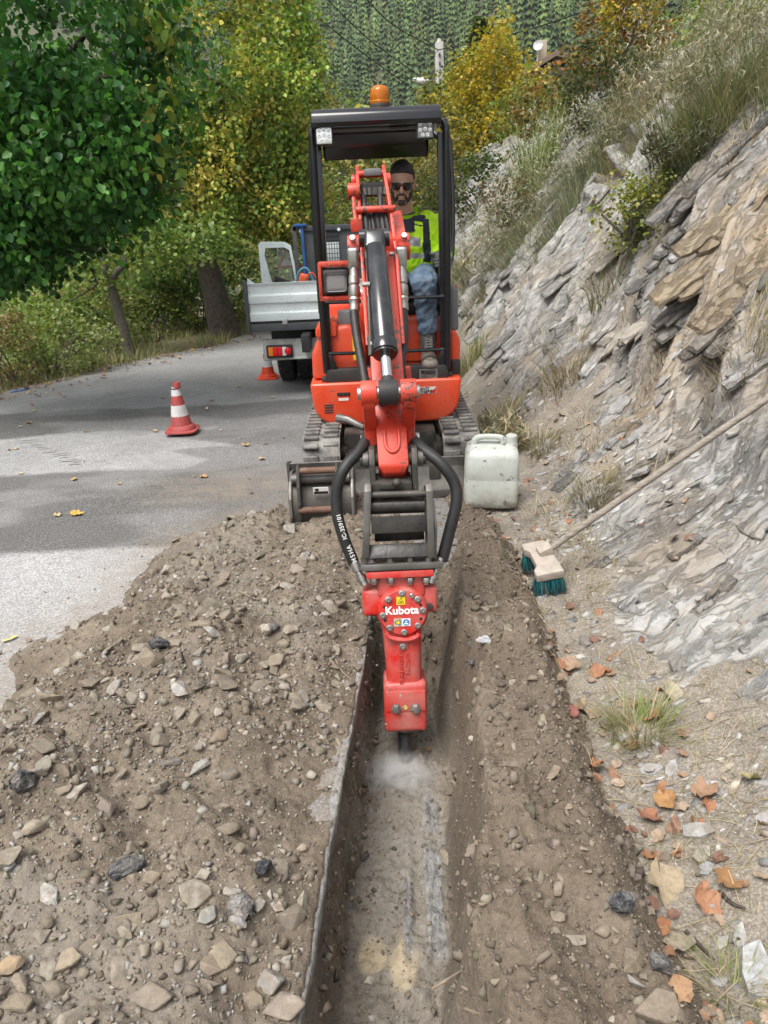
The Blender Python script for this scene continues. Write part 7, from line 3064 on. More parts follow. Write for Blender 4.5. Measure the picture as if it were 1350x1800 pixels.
M['schist_bed'] = bed_material()
M['schist_bed_m'] = bed_material('schist_beds', 'tint')
PLATE_ME = [t.mesh('rock_bed', M['schist_bed'], False) for t in PLATES]
DK, MD, PL, OC = (0.165, 0.163, 0.157), (0.26, 0.255, 0.242), (0.385, 0.382, 0.37), (0.33, 0.265, 0.18)
packets = []
for (px, py, L, Wd, th2, n_, col) in (
        (1310, 260, 0.95, 0.20, 0.045, 6, DK), (1230, 330, 0.80, 0.18, 0.045, 6, DK), (1330, 350, 0.80, 0.22, 0.05, 5, OC), (1280, 420, 0.85, 0.24, 0.05, 6, OC), (1185, 430, 0.60, 0.16, 0.045, 6, MD),
        (1330, 480, 0.65, 0.20, 0.05, 5, OC), (1220, 500, 0.65, 0.18, 0.045, 6, MD), (1310, 550, 0.65, 0.18, 0.04, 6, DK), (1160, 480, 0.42, 0.14, 0.05, 5, DK), (1180, 570, 0.42, 0.12, 0.05, 6, MD), (1240, 580, 0.45, 0.14, 0.04, 5, DK),
        (1340, 190, 0.80, 0.18, 0.045, 6, DK), (1255, 225, 0.65, 0.16, 0.04, 5, DK), (1090, 560, 0.60, 0.15, 0.03, 6, PL), (1060, 650, 0.50, 0.16, 0.025, 6, PL), (1000, 600, 0.65, 0.15, 0.03, 6, MD), (960, 665, 0.5, 0.14, 0.03, 6, PL),
        (900, 600, 0.70, 0.16, 0.035, 6, MD), (870, 550, 0.80, 0.18, 0.04, 6, MD), (950, 520, 0.80, 0.16, 0.035, 7, PL), (1010, 470, 0.80, 0.16, 0.035, 7, PL), (930, 455, 0.9, 0.18, 0.04, 6, MD), (860, 480, 0.9, 0.2, 0.05, 5, DK),
        (1060, 420, 0.7, 0.16, 0.03, 6, PL), (830, 530, 0.8, 0.2, 0.05, 5, DK), (1110, 320, 0.6, 0.18, 0.03, 5, MD), (1190, 300, 0.4, 0.14, 0.04, 4, MD), (1000, 540, 0.6, 0.14, 0.03, 6, PL), (1050, 500, 0.6, 0.14, 0.03, 6, PL), (920, 640, 0.45, 0.12, 0.03, 5, MD),
        (1270, 1010, 0.42, 0.20, 0.022, 5, PL), (1160, 1110, 0.34, 0.17, 0.02, 5, PL), (1330, 950, 0.36, 0.18, 0.022, 5, PL), (1210, 1180, 0.26, 0.13, 0.018, 4, PL), (1330, 1090, 0.22, 0.12, 0.022, 4, MD), (1230, 1060, 0.36, 0.16, 0.02, 4, PL),
        (1320, 1230, 0.22, 0.10, 0.018, 4, PL), (1240, 900, 0.36, 0.09, 0.018, 5, PL), (1130, 770, 0.36, 0.09, 0.018, 6, PL), (1060, 800, 0.32, 0.09, 0.018, 5, PL), (1260, 830, 0.3, 0.08, 0.016, 5, MD), (1150, 870, 0.26, 0.08, 0.015, 5, PL), (1090, 700, 0.4, 0.10, 0.02, 5, MD), (1320, 640, 0.4, 0.12, 0.03, 4, MD), (1200, 690, 0.4, 0.10, 0.02, 4, PL)):
    p = drop(px, py, bank_z)
    if p is not None:
        packets.append((p, L * (0.95 if px > 1150 and py < 600 else 0.7), Wd * 0.7, th2 * 0.45, n_, col))
for k in range(60):
    px, py = rnd.uniform(800, 1350), rnd.uniform(180, 1150)
    if py > 1000 and px < 1000:
        continue
    p = drop(px, py, bank_z)
    if p is None or p.y > 9 or p.x - float(bank_foot(np.array([p.y]))[0]) < 0.18:
        continue
    sc = np.clip(p.y / 4.5, 0.45, 1.4)
    packets.append((p, rnd.uniform(0.16, 0.42) * sc, rnd.uniform(0.05, 0.11) * sc, rnd.uniform(0.010, 0.026) * sc, rnd.randint(2, 5), rnd.choice((PL, MD, PL, MD, DK, (0.33, 0.30, 0.255)))))
acc = {k: [] for k in range(12)}
solo = []
for (p, L, Wd, th2, n_, col) in packets:
    x0 = np.array([p.x])
    y0 = np.array([p.y])
    e = 0.12
    slope = float(np.clip((bank_base(x0 + e, y0) - bank_base(x0 - e, y0))[0] / (2 * e), 0.25, 1.25))
    e1 = Vector(tuple(E1B + rng.normal(0, 0.05, 3))).normalized()
    nb = Vector(tuple(NBB + rng.normal(0, 0.10, 3) + np.array([0, 0.25, 0.2])))
    nb = (nb - e1 * nb.dot(e1)).normalized()
    e2 = nb.cross(e1)
    for q in range(n_):
        # beds stack up the normal and step back like roof tiles
        c = p + nb * (th2 * (q - n_ * 0.75)) + e2 * (Wd * 0.34 * (q - n_ / 2) + rnd.gauss(0, Wd * 0.12)) + e1 * rnd.gauss(0, L * 0.16)
        l_ = L * rnd.uniform(0.55, 1.0)
        w_ = Wd * rnd.uniform(0.7, 1.2)
        j = Euler((rnd.gauss(0, 0.05), rnd.gauss(0, 0.05), rnd.gauss(0, 0.10))).to_matrix()
        Rm = Matrix((e1, e2, nb)).transposed() @ j
        kt = rnd.uniform(0.8, 1.15)
        tcol = tuple(max(0.03, v * kt) for v in col)
        d_ = (c - Vector((0, 0, CAM_H))).length
        solo.append((l_ / d_, c, Rm, (l_ / 2, w_ / 2, th2 / 2 * rnd.uniform(0.8, 1.2)), tcol))
solo.sort(key=lambda s_: -s_[0])
nso = 0
for (_, c, Rm, sc, tcol) in solo:
    k = rnd.randrange(12)
    if nso < 270:
        o = link('rock_bed', PLATE_ME[k], bank)
        o.matrix_local = Matrix.Translation(c) @ Rm.to_4x4() @ Matrix.Diagonal((*sc, 1))
        o.color = (*tcol, 1)
        nso += 1
    else:
        acc[k].append((np.array(c), np.array(Rm), np.array(sc), np.array(tcol)))
parts = []
for k in range(12):
    if acc[k]:
        P4 = [np.stack([a[i] for a in acc[k]]) for i in range(4)]
        parts.append(merge_instances(PLATE_A[k][0], PLATE_A[k][1], P4[0], P4[1], P4[2], P4[3]))
V, F, T = cat_meshes(parts)
o = link('thin_beds', np_mesh('thin_beds', V, F, M['schist_bed_m'], False, T), bank)
o['kind'] = 'stuff'

# flat slate pieces lying among the leaves in the near right corner
for (px, py, s_, col, rz) in ((1145, 1355, 0.085, PL, 10), (1180, 1355, 0.07, PL, 60), (1225, 1465, 0.10, PL, -8), (1235, 1505, 0.075, (0.38, 0.35, 0.29), 40), (1240, 1530, 0.055, (0.36, 0.38, 0.39), 20),
                              (1330, 1715, 0.15, (0.44, 0.46, 0.46), 80), (1130, 1330, 0.05, PL, 0), (1030, 1130, 0.09, MD, 70), (1050, 1170, 0.08, MD, 100), (1345, 1440, 0.06, PL, 0), (1270, 1660, 0.05, PL, 30),
                              (1300, 1650, 0.07, PL, 70), (960, 1140, 0.05, MD, 0), (1245, 1600, 0.045, PL, 20), (1225, 800, 0.12, PL, 30), (1180, 790, 0.10, PL, 60), (1130, 830, 0.13, PL, 20), (1090, 770, 0.10, PL, 40), (1290, 760, 0.10, PL, 35)):
    p = drop(px, py, near_z)
    o = link('slate_slab', SLAB_ME[int(rng.integers(0, len(SLAB_ME)))], bank)
    o.matrix_local = Matrix.Translation(p + Vector((0, 0, s_ * 0.08))) @ Euler((rad(rng.normal(6, 5)), rad(-15 + rng.normal(0, 5)), rad(rz))).to_matrix().to_4x4() @ Matrix.Diagonal((s_ * 0.6, s_ * 0.55, s_ * 0.7, 1))
    o.color = (*col, 1)


# ================================================================== VEGETATION
M['leaf'] = foliage_mat('leaf', trans=0.42, rough=0.42)
M['needle'] = foliage_mat('needles', trans=0.10, rough=0.8)
M['grass'] = foliage_mat('grass_blades', trans=0.25, rough=0.6)
M['bark'] = pm('bark', (0.060, 0.048, 0.038), (0.11, 0.092, 0.075), scale=18, rough=0.95, bmp=1.0, bscale=30, bdist=0.03)
M['bark_grey'] = pm('grey_bark', (0.10, 0.088, 0.072), (0.16, 0.145, 0.12), scale=22, rough=0.95, bmp=0.9, bscale=40, bdist=0.02)

LEAF_V = np.array([(0, 0, 0), (0.42, 0.30, 0.10), (0.30, 0.75, 0.06), (0, 1.0, -0.12), (-0.30, 0.75, 0.06), (-0.42, 0.30, 0.10)], float)
LEAF_F = np.array([(0, 1, 2, 3), (0, 3, 4, 5)])
QUAD_V = np.array([(0, 0, 0), (0.42, 0.45, 0.08), (0, 1.0, -0.05), (-0.42, 0.45, 0.08)], float)
QUAD_F = np.array([(0, 1, 2, 3)])


def leaf_cloud(clusters, per, spread, size, pal, template='quad', droop=0.5, jit=0.22, seed=1, flat=0.0):
    """clusters (n,3) -> merged leaves; each cluster has its own hue from the palette"""
    g = np.random.default_rng(seed)
    n = len(clusters)
    ci = np.repeat(np.arange(n), per)
    m = len(ci)
    off = g.normal(0, 1, (m, 3))
    off /= np.maximum(np.linalg.norm(off, axis=1)[:, None], 1e-6)
    off *= (g.uniform(0, 1, m) ** 0.5)[:, None] * spread
    off[:, 2] *= (1 - flat)
    pos = clusters[ci] + off
    az = g.uniform(0, 2 * math.pi, m)
    ax = g.normal(-droop, 0.45, m)
    R = rotmats(ax, g.normal(0, 0.5, m), az)
    sc = size * g.uniform(0.65, 1.25, m)
    pal = np.array(pal)
    base = pal[g.choice(len(pal), n)]
    t = base[ci] * (1 + g.normal(0, jit, (m, 1)))
    sw = g.uniform(0, 1, m) < 0.15
    t[sw] = pal[g.choice(len(pal), sw.sum())]
    t = np.clip(t + g.normal(0, 0.006, (m, 3)), 0.004, 0.8)
    tv, tf = (LEAF_V, LEAF_F) if template == 'leaf' else (QUAD_V, QUAD_F)
    return merge_instances(tv, tf, pos, R, sc, t)


def ellipsoid_clusters(n, c, r, seed, shell=0.55, lump=0.25):
    g = np.random.default_rng(seed)
    d = g.normal(0, 1, (n, 3))
    d /= np.linalg.norm(d, axis=1)[:, None]
    k = (g.uniform(0, 1, n) ** (1 / 3.0)) * (1 - shell) + shell * g.uniform(0.75, 1.0, n)
    bump_ = 1 + lump * (fbm(d[:, 0] * 2.3 + 5 + seed, d[:, 2] * 2.3 + d[:, 1] * 1.7, 3, seed) - 0.5) * 2
    return np.array(c) + d * (k * bump_)[:, None] * np.array(r)


def limb(b, a, c, r0, r1, wob=0.1, seed=0):
    r = random.Random(seed)
    a, c = Vector(a), Vector(c)
    pts, rs = [], []
    L = (c - a).length
    for k in range(6):
        t = k / 5
        pts.append(a + (c - a) * t + Vector((r.gauss(0, wob), r.gauss(0, wob), r.gauss(0, wob * 0.5))) * L * 0.12 * math.sin(math.pi * t))
        rs.append(r0 + (r1 - r0) * t)
    b.tube(pts, rs, 8, smooth=2)


def tree(name, label, cat, trunk, limbs, clouds, mat_bark, group=None, leaf_mat='leaf'):
    """trunk: list of (point, radius); limbs: list of (a, b, r0, r1); clouds: leaf arrays"""
    t = thing(name, label, cat, trunk[0][0], group)
    b = MB()
    b.tube([p for p, r in trunk], [r for p, r in trunk], 14, smooth=3)
    for k, (a, c, r0, r1) in enumerate(limbs):
        limb(b, a, c, r0, r1, 1.0, k + int(1000 * abs(trunk[0][0][0])))
    tr = b.build('trunk', M[mat_bark], t, True, 60)
    V, F, T = cat_meshes(clouds)
    cr = link('crown', np_mesh('crown', V, F, M[leaf_mat], True, T), t)
    cr['kind'] = 'stuff'
    return t


DEEP = [(0.037, 0.131, 0.026), (0.052, 0.168, 0.034), (0.030, 0.102, 0.023), (0.075, 0.214, 0.041), (0.112, 0.279, 0.052)]
LIME = [(0.209, 0.338, 0.069), (0.296, 0.417, 0.073), (0.156, 0.264, 0.062), (0.416, 0.466, 0.096), (0.556, 0.482, 0.109), (0.120, 0.208, 0.053), (0.600, 0.492, 0.137)]
YELLOW = [(0.486, 0.365, 0.041), (0.405, 0.338, 0.041), (0.324, 0.311, 0.041), (0.567, 0.392, 0.047), (0.243, 0.257, 0.038)]
OLIVE = [(0.145, 0.162, 0.048), (0.187, 0.196, 0.060), (0.111, 0.133, 0.041), (0.255, 0.221, 0.076)]
RUST = [(0.338, 0.137, 0.039), (0.260, 0.156, 0.046), (0.390, 0.195, 0.052), (0.208, 0.156, 0.046), (0.286, 0.221, 0.052)]
GREENS = [(0.149, 0.245, 0.055), (0.213, 0.307, 0.075), (0.116, 0.191, 0.046), (0.297, 0.361, 0.095)]

# ---- near lime tree, left: crown overhangs the road, trunk out of the frame
c0 = at(20, 150, 7.0)
cl = np.vstack([ellipsoid_clusters(270, at(35, 90, 7.0), (1.30, 1.3, 1.45), 901, 0.75, 0.35),
                ellipsoid_clusters(180, at(-120, 250, 7.4), (1.5, 1.5, 1.35), 902, 0.7, 0.25),
                ellipsoid_clusters(150, at(120, 270, 6.8), (0.75, 0.9, 0.75), 903, 0.6, 0.3),
                ellipsoid_clusters(110, at(30, 400, 6.9), (0.65, 0.8, 0.35), 904, 0.5, 0.3)])
cl = cl[cl[:, 2] > 1.0]
sprig = np.array([tuple(at(250 + 50 * rnd.random(), 20 + 300 * rnd.random(), 6.4 + 0.4 * rnd.random())) for _ in range(16)])
tree('lime_tree', 'near tree with large deep green leaves overhanging the road at upper left', 'tree',
     [(Vector((-5.6, 7.6, -0.3)), 0.28), (Vector((-5.5, 7.5, 1.2)), 0.24), (Vector((-5.2, 7.4, 2.6)), 0.18), (Vector((-4.6, 7.3, 4.2)), 0.10)],
     [(Vector((-5.4, 7.5, 1.6)), at(60, 200, 7.0), 0.10, 0.02), (Vector((-5.3, 7.4, 2.0)), at(150, 60, 6.9), 0.10, 0.02), (Vector((-5.4, 7.5, 1.4)), at(60, 330, 6.9), 0.08, 0.015), (Vector((-5.2, 7.4, 2.6)), at(220, 130, 6.8), 0.07, 0.012)],
     [leaf_cloud(cl, 44, 0.25, 0.064, DEEP, 'leaf', 0.9, 0.3, 905),
      leaf_cloud(sprig, 9, 0.16, 0.085, [(0.16, 0.25, 0.04), (0.22, 0.28, 0.05), (0.11, 0.20, 0.035), (0.40, 0.30, 0.05), (0.13, 0.22, 0.04)], 'leaf', 0.9, 0.2, 906)], 'bark')

# ---- big lime tree beside the road
tb = road_hit(393, 592)
ty = tb.y
big_c = [ellipsoid_clusters(420, at(405, 50, ty), (1.45, 1.7, 2.2), 911, 0.7, 0.35), ellipsoid_clusters(300, at(380, 280, ty), (1.55, 1.6, 1.2), 912, 0.65, 0.4),
         ellipsoid_clusters(180, at(270, 330, ty + 0.6), (1.1, 1.2, 1.2), 913, 0.6, 0.3), ellipsoid_clusters(160, at(490, 350, ty), (0.75, 1.0, 0.65), 914, 0.6, 0.3), ellipsoid_clusters(110, at(485, 180, ty), (0.7, 1.0, 1.5), 915, 0.6, 0.35)]
big_c = np.vstack(big_c)
tree('lime_tree', 'big tree with yellow-green seeding crown and thick dark trunk at the road edge', 'tree',
     [(tb + Vector((0.05, 0.1, -0.4)), 0.34), (tb + Vector((0.0, 0.1, 0.1)), 0.25), (at(378, 520, ty), 0.20), (at(362, 455, ty), 0.17), (at(352, 400, ty), 0.16)],
     [(at(356, 420, ty), at(300, 330, ty), 0.11, 0.03), (at(356, 425, ty), at(400, 300, ty), 0.13, 0.03), (at(400, 310, ty), at(420, 100, ty), 0.08, 0.02), (at(310, 340, ty), at(280, 160, ty), 0.07, 0.02), (at(360, 440, ty), at(470, 330, ty), 0.08, 0.02), (at(395, 320, ty), at(340, 60, ty), 0.07, 0.02), (at(405, 290, ty), at(500, 140, ty), 0.06, 0.02)],
     [leaf_cloud(big_c, 50, 0.25, 0.070, LIME, 'quad', 0.7, 0.25, 916)], 'bark')

# ---- slim forked tree nearer the road edge
sb_ = road_hit(228, 626)
sy0 = sb_.y
sc_c = np.vstack([ellipsoid_clusters(140, at(190, 430, sy0), (1.0, 0.9, 0.55), 921, 0.4, 0.3), ellipsoid_clusters(60, at(90, 545, sy0), (0.55, 0.7, 0.25), 922, 0.3, 0.3), ellipsoid_clusters(70, at(330, 420, sy0 + 0.4), (0.6, 0.7, 0.35), 923, 0.3, 0.3)])
tree('slim_tree', 'slim forked young tree leaning at the road edge before the bushes', 'tree',
     [(sb_ + Vector((0.02, 0.05, -0.2)), 0.095), (at(222, 600, sy0), 0.075), (at(206, 540, sy0), 0.068), (at(198, 510, sy0), 0.066)],
     [(at(199, 515, sy0), at(170, 440, sy0), 0.055, 0.03), (at(200, 512, sy0), at(216, 430, sy0), 0.05, 0.03), (at(170, 445, sy0), at(140, 380, sy0), 0.03, 0.012), (at(216, 435, sy0), at(240, 370, sy0), 0.03, 0.012), (at(190, 480, sy0), at(100, 545, sy0), 0.022, 0.006)],
     [leaf_cloud(sc_c, 16, 0.24, 0.075, GREENS, 'quad', 0.6, 0.22, 924)], 'bark_grey')

# ---- shrubs along the left verge
def shrub(label, c, r, n, size, pal, seed, per=24, name='shrub', group='shrubs along the left road verge', stems=9):
    c = Vector(c)
    t = thing(name, label, 'shrub', (c.x, c.y, c.z - r[2]), group)
    b = MB()
    g = random.Random(seed)
    for k in range(stems):
        a = c + Vector((g.uniform(-0.25, 0.25) * r[0], g.uniform(-0.25, 0.25) * r[1], -r[2]))
        e_ = c + Vector((g.uniform(-0.8, 0.8) * r[0], g.uniform(-0.8, 0.8) * r[1], g.uniform(-0.2, 0.6) * r[2]))
        b.tube([a, (a + e_) / 2 + Vector((g.gauss(0, 0.05), 0, 0.05)), e_], [0.014, 0.010, 0.004], 5)
    b.build('stems', M['bark_grey'], t)['kind'] = 'stuff'
    cl_ = ellipsoid_clusters(n, c, r, seed, 0.45, 0.4)
    V, F, T = leaf_cloud(cl_, per, 0.20 * max(r[0], 0.6), size, pal, 'quad', 0.4, 0.25, seed + 1)
    cr = link('foliage', np_mesh('foliage', V, F, M['leaf'], True, T), t)
    cr['kind'] = 'stuff'
    return t


shrub('dark green shrub mass under the big road-side tree', at(330, 470, ty + 1.6), (1.1, 0.9, 1.0), 130, 0.075, GREENS + DEEP, 931)
shrub('dim green shrub between the slim tree and the big trunk', at(285, 555, ty + 1.0), (0.8, 0.6, 0.6), 90, 0.07, OLIVE + GREENS, 932)
shrub('olive bush behind the slim forked trunk', at(150, 560, sy0 + 1.2), (1.0, 0.8, 0.75), 110, 0.07, OLIVE + GREENS, 933)
shrub('pale yellow-green bush between the big trunk and the truck', at(425, 540, ty + 1.8), (0.5, 0.5, 0.35), 60, 0.06, [(0.30, 0.34, 0.10), (0.24, 0.30, 0.08), (0.36, 0.36, 0.14)], 942)
shrub('pale green weedy bush at the left verge below the lime leaves', at(95, 610, 9.8), (0.75, 0.6, 0.45), 100, 0.055, [(0.25, 0.32, 0.10), (0.20, 0.28, 0.08), (0.31, 0.35, 0.13)], 934)
shrub('straw-brown dry bush at the extreme left of the road edge', at(5, 620, 9.2), (0.5, 0.5, 0.5), 60, 0.05, [(0.26, 0.20, 0.08), (0.20, 0.17, 0.06), (0.30, 0.25, 0.10)], 935)
shrub('light green shrub beyond the big trunk, left of the truck door', at(440, 505, ty + 3.0), (0.95, 0.8, 0.9), 110, 0.075, [(0.26, 0.32, 0.10), (0.19, 0.26, 0.07), (0.34, 0.36, 0.13)], 936)
shrub('leafy thicket behind the slim tree crown', at(240, 430, ty + 2.2), (1.8, 1.0, 1.5), 220, 0.085, GREENS + DEEP, 937)
shrub('pale green thicket beyond the verge at the far left', at(60, 560, 13.5), (1.6, 1.0, 0.7), 140, 0.08, GREENS + [(0.17, 0.2, 0.06)], 938)
shrub('green thicket filling the gap behind the truck headboard', at(560, 430, 19.0), (2.2, 1.2, 1.7), 240, 0.10, GREENS + OLIVE, 939, group='shrubs beyond the truck')
shrub('brownish green brush seen through the canopy above the truck', at(630, 330, 21.0), (2.0, 1.2, 1.6), 220, 0.10, OLIVE + [(0.17, 0.15, 0.06)], 940, group='shrubs beyond the truck')
shrub('hazel-coloured brush seen behind the operator', at(745, 350, 17.0), (1.3, 1.0, 1.3), 190, 0.085, OLIVE + [(0.20, 0.17, 0.05), (0.26, 0.2, 0.06)], 941, group='shrubs beyond the truck')

# ---- grass
def blades(cx, cy, zf, n, h, spread, lean, pal, seed, width=0.004, segs=3, curl=0.6):
    """grass tuft as ribbon blades; returns V, F, T"""
    g = np.random.default_rng(seed)
    a = g.uniform(0, 2 * math.pi, n)
    r = spread * np.sqrt(g.uniform(0, 1, n)) * 0.5
    bx = cx + r * np.cos(a)
    by2 = cy + r * np.sin(a)
    bz = zf(bx, by2) - 0.01
    dirx = np.cos(a + g.normal(0, 0.7, n))
    diry = np.sin(a + g.normal(0, 0.7, n))
    L = h * g.uniform(0.45, 1.15, n)
    ln = lean * g.uniform(0.3, 1.3, n)
    V = np.zeros((n, segs + 1, 2, 3))
    for k in range(segs + 1):
        t = k / segs
        hor = L * ln * (t ** (1 + curl))
        ver = L * t * (1 - 0.35 * ln * t)
        w = width * (1 - 0.85 * t) * g.uniform(0.8, 1.2, n)
        px = bx + dirx * hor
        py = by2 + diry * hor
        pz = bz + ver
        V[:, k, 0] = np.stack([px - diry * w, py + dirx * w, pz], 1)
        V[:, k, 1] = np.stack([px + diry * w, py - dirx * w, pz], 1)
    nv = (segs + 1) * 2
    f = np.array([(2 * k, 2 * k + 1, 2 * k + 3, 2 * k + 2) for k in range(segs)])
    F = (f[None] + (np.arange(n) * nv)[:, None, None]).reshape(-1, 4)
    p = np.array(pal)[g.integers(0, len(pal), n)] * (1 + g.normal(0, 0.2, (n, 1)))
    T = np.repeat(np.hstack([np.clip(p, 0.01, 0.8), np.ones((n, 1))]), nv, 0)
    return V.reshape(-1, 3), F, T


STRAW = [(0.36, 0.29, 0.17), (0.42, 0.35, 0.22), (0.28, 0.22, 0.13), (0.22, 0.20, 0.10), (0.46, 0.39, 0.26)]
FRESH = [(0.176, 0.257, 0.061), (0.243, 0.311, 0.081), (0.135, 0.203, 0.054), (0.324, 0.351, 0.121)]
MIXED = STRAW + [(0.15, 0.17, 0.06), (0.19, 0.2, 0.08)]

# tufts that stand out, each a thing
def tuft(label, px, py, h, spread, pal, n, seed, lean=0.6, width=0.0035, name='grass_tuft', zf=None):
    p = drop(px, py, near_z)
    if p is None:
        return
    V, F, T = blades(p.x, p.y, zf or near_z, n, h, spread, lean, pal, seed, width)
    tag(link(name, np_mesh(name, V, F, M['grass'], True, T)), label, 'grass tuft', 'grass tufts on the bank')


tuft('green and straw grass tuft among the big brown leaves at lower right', 1125, 1290, 0.15, 0.20, FRESH + STRAW, 420, 1001, 0.9, 0.0016)
tuft('bright green upright grass tuft growing under the grey broom bushes', 942, 330, 0.95, 0.5, FRESH, 320, 1002, 0.35, 0.008)
tuft('dry grass tuft beside the jerry can cap', 955, 790, 0.16, 0.20, MIXED, 220, 1003, 0.9, 0.0025)
tuft('dry grass tuft over the broom handle, below the thin grey beds', 1040, 860, 0.15, 0.22, MIXED, 260, 1004, 0.9, 0.0022)
tuft('grass tuft hanging at the foot of the dark outcrop', 1070, 500, 0.30, 0.35, MIXED + FRESH, 300, 1005, 0.8, 0.004)
tuft('pale grass fringe on the ledge under the outcrop at the right frame edge', 1320, 595, 0.18, 0.35, STRAW, 260, 1006, 0.9, 0.003)
tuft('small green grass clump at the excavator track side', 825, 640, 0.28, 0.35, FRESH + STRAW, 260, 1007, 0.6, 0.004)
tuft('dry grass clump above the jerry can on the bank foot', 890, 740, 0.20, 0.30, MIXED, 280, 1008, 0.8, 0.003)
tuft('green grass blades in the lowest right corner beside the blue-grey slab', 1290, 1740, 0.10, 0.12, FRESH + STRAW, 160, 1009, 0.9, 0.0014)
tuft('long green grass drooping beneath the upper right bushes', 1215, 255, 0.55, 0.5, FRESH + STRAW, 320, 1010, 0.7, 0.006)
tuft('straw grass patch above the pale rock slab beside the broom handle', 1060, 870, 0.14, 0.18, STRAW, 180, 1011, 0.9, 0.002)
tuft('withered grass bunch on the earthy strip left of the outcrop foot', 1000, 650, 0.24, 0.40, STRAW, 300, 1012, 0.9, 0.003)

# thin dry grass everywhere on the bank: too many blades to count
parts = []
gseed = 1100
for k in range(430):
    y = 0.95 + 8.0 * rnd.random() ** 1.5
    s_ = rnd.uniform(0.0, 1.9)
    x = s_ + float(bank_foot(np.array([y]))[0])
    if rnd.random() < float(bank_rock(np.array([x]), np.array([y]))[0]) * 0.85:
        continue
    kk = np.clip(y / 4, 0.5, 1.6)
    dens = float(vnoise(np.array([x * 1.3]), np.array([y * 1.3]), 77)[0])
    if dens < 0.35:
        continue
    parts.append(blades(x, y, bank_z, int(16 + 40 * dens), 0.13 * kk * rnd.uniform(0.6, 1.3), 0.24 * kk, 1.0, MIXED if rnd.random() < 0.5 else STRAW, gseed + k, 0.0019 * kk))
V, F, T = cat_meshes(parts)
tag(link('dry_grass', np_mesh('dry_grass', V, F, M['grass'], True, T)), 'thin dry grass scattered over the bank', 'grass', kind='stuff')
# loose straw lying flat at the near right
parts = []
for k in range(900):
    y = rnd.uniform(1.0, 3.4)
    x = rnd.uniform(0.62, 1.6)
    if rnd.random() < float(bank_rock(np.array([x]), np.array([y]))[0]) * 0.8:
        continue
    a = rnd.uniform(0, 6.28)
    L = rnd.uniform(0.04, 0.16)
    p0 = np.array([x, y])
    p1 = p0 + L * np.array([math.cos(a), math.sin(a)])
    xs3 = np.linspace(p0[0], p1[0], 4)
    ys3 = np.linspace(p0[1], p1[1], 4)
    zs = near_z(xs3, ys3) + 0.006 + 0.010 * np.array([0, 1, 1, 0]) * rnd.random()
    w = 0.0011
    nx_, ny_ = -math.sin(a) * w, math.cos(a) * w
    V = np.stack([np.stack([xs3 - nx_, ys3 - ny_, zs], 1), np.stack([xs3 + nx_, ys3 + ny_, zs], 1)], 1).reshape(-1, 3)
    F = np.array([(2 * q, 2 * q + 1, 2 * q + 3, 2 * q + 2) for q in range(3)])
    c = np.array(rnd.choice(STRAW)) * rnd.uniform(0.8, 1.3)
    parts.append((V, F, np.tile(np.append(np.clip(c, 0, 0.7), 1), (8, 1))))
V, F, T = cat_meshes(parts)
tag(link('straw', np_mesh('straw', V, F, M['grass'], False, T)), 'loose straw lying on the grit at the bank foot', 'straw', kind='stuff')
# verge grass along the left road edge
parts = []
for k in range(260):
    y = rnd.uniform(7.0, 17)
    x = float(road_left(y)) - rnd.random() ** 1.4 * 2.4 - 0.02
    zf = lambda a, b2: road_z(b2) - 0.02 + 0 * a
    far_ = rnd.random() < 0.3
    parts.append(blades(x, y, zf, 36, rnd.uniform(0.08, 0.24) * (1.5 if y > 13.5 else 1), 0.5, 0.6, (FRESH + FRESH + STRAW) if not far_ else STRAW, 2000 + k, 0.006))
V, F, T = cat_meshes(parts)
tag(link('verge_grass', np_mesh('verge_grass', V, F, M['grass'], True, T)), 'rough grass along the left edge of the road', 'grass', kind='stuff')
# the earth below it
vx = np.linspace(0, 1, 30)
vy = np.concatenate([np.linspace(3, 20, 90), np.linspace(21, 45, 20)])
U_, Y_ = np.meshgrid(vx, vy, indexing='ij')
Xv = road_left(Y_) + 0.08 - U_ * 7.0
Zv = road_z(Y_) - 0.012 - 0.45 * np.maximum(0, U_ * 7.0 - 1.4) + 0.08 * (fbm(Xv * 2, Y_ * 2, 3, 801) - 0.5) * sstep(0.0, 0.1, U_)
M['verge'] = pm('verge_earth', (0.13, 0.125, 0.06), (0.20, 0.165, 0.10), scale=2.5, rough=0.95, bmp=0.6, bscale=25, bdist=0.03)
tag(link('verge', np_mesh('verge', np.stack([Xv, Y_, Zv], 2).reshape(-1, 3), grid_faces(30, len(vy))[:, ::-1], M['verge'], True)), kind='structure')

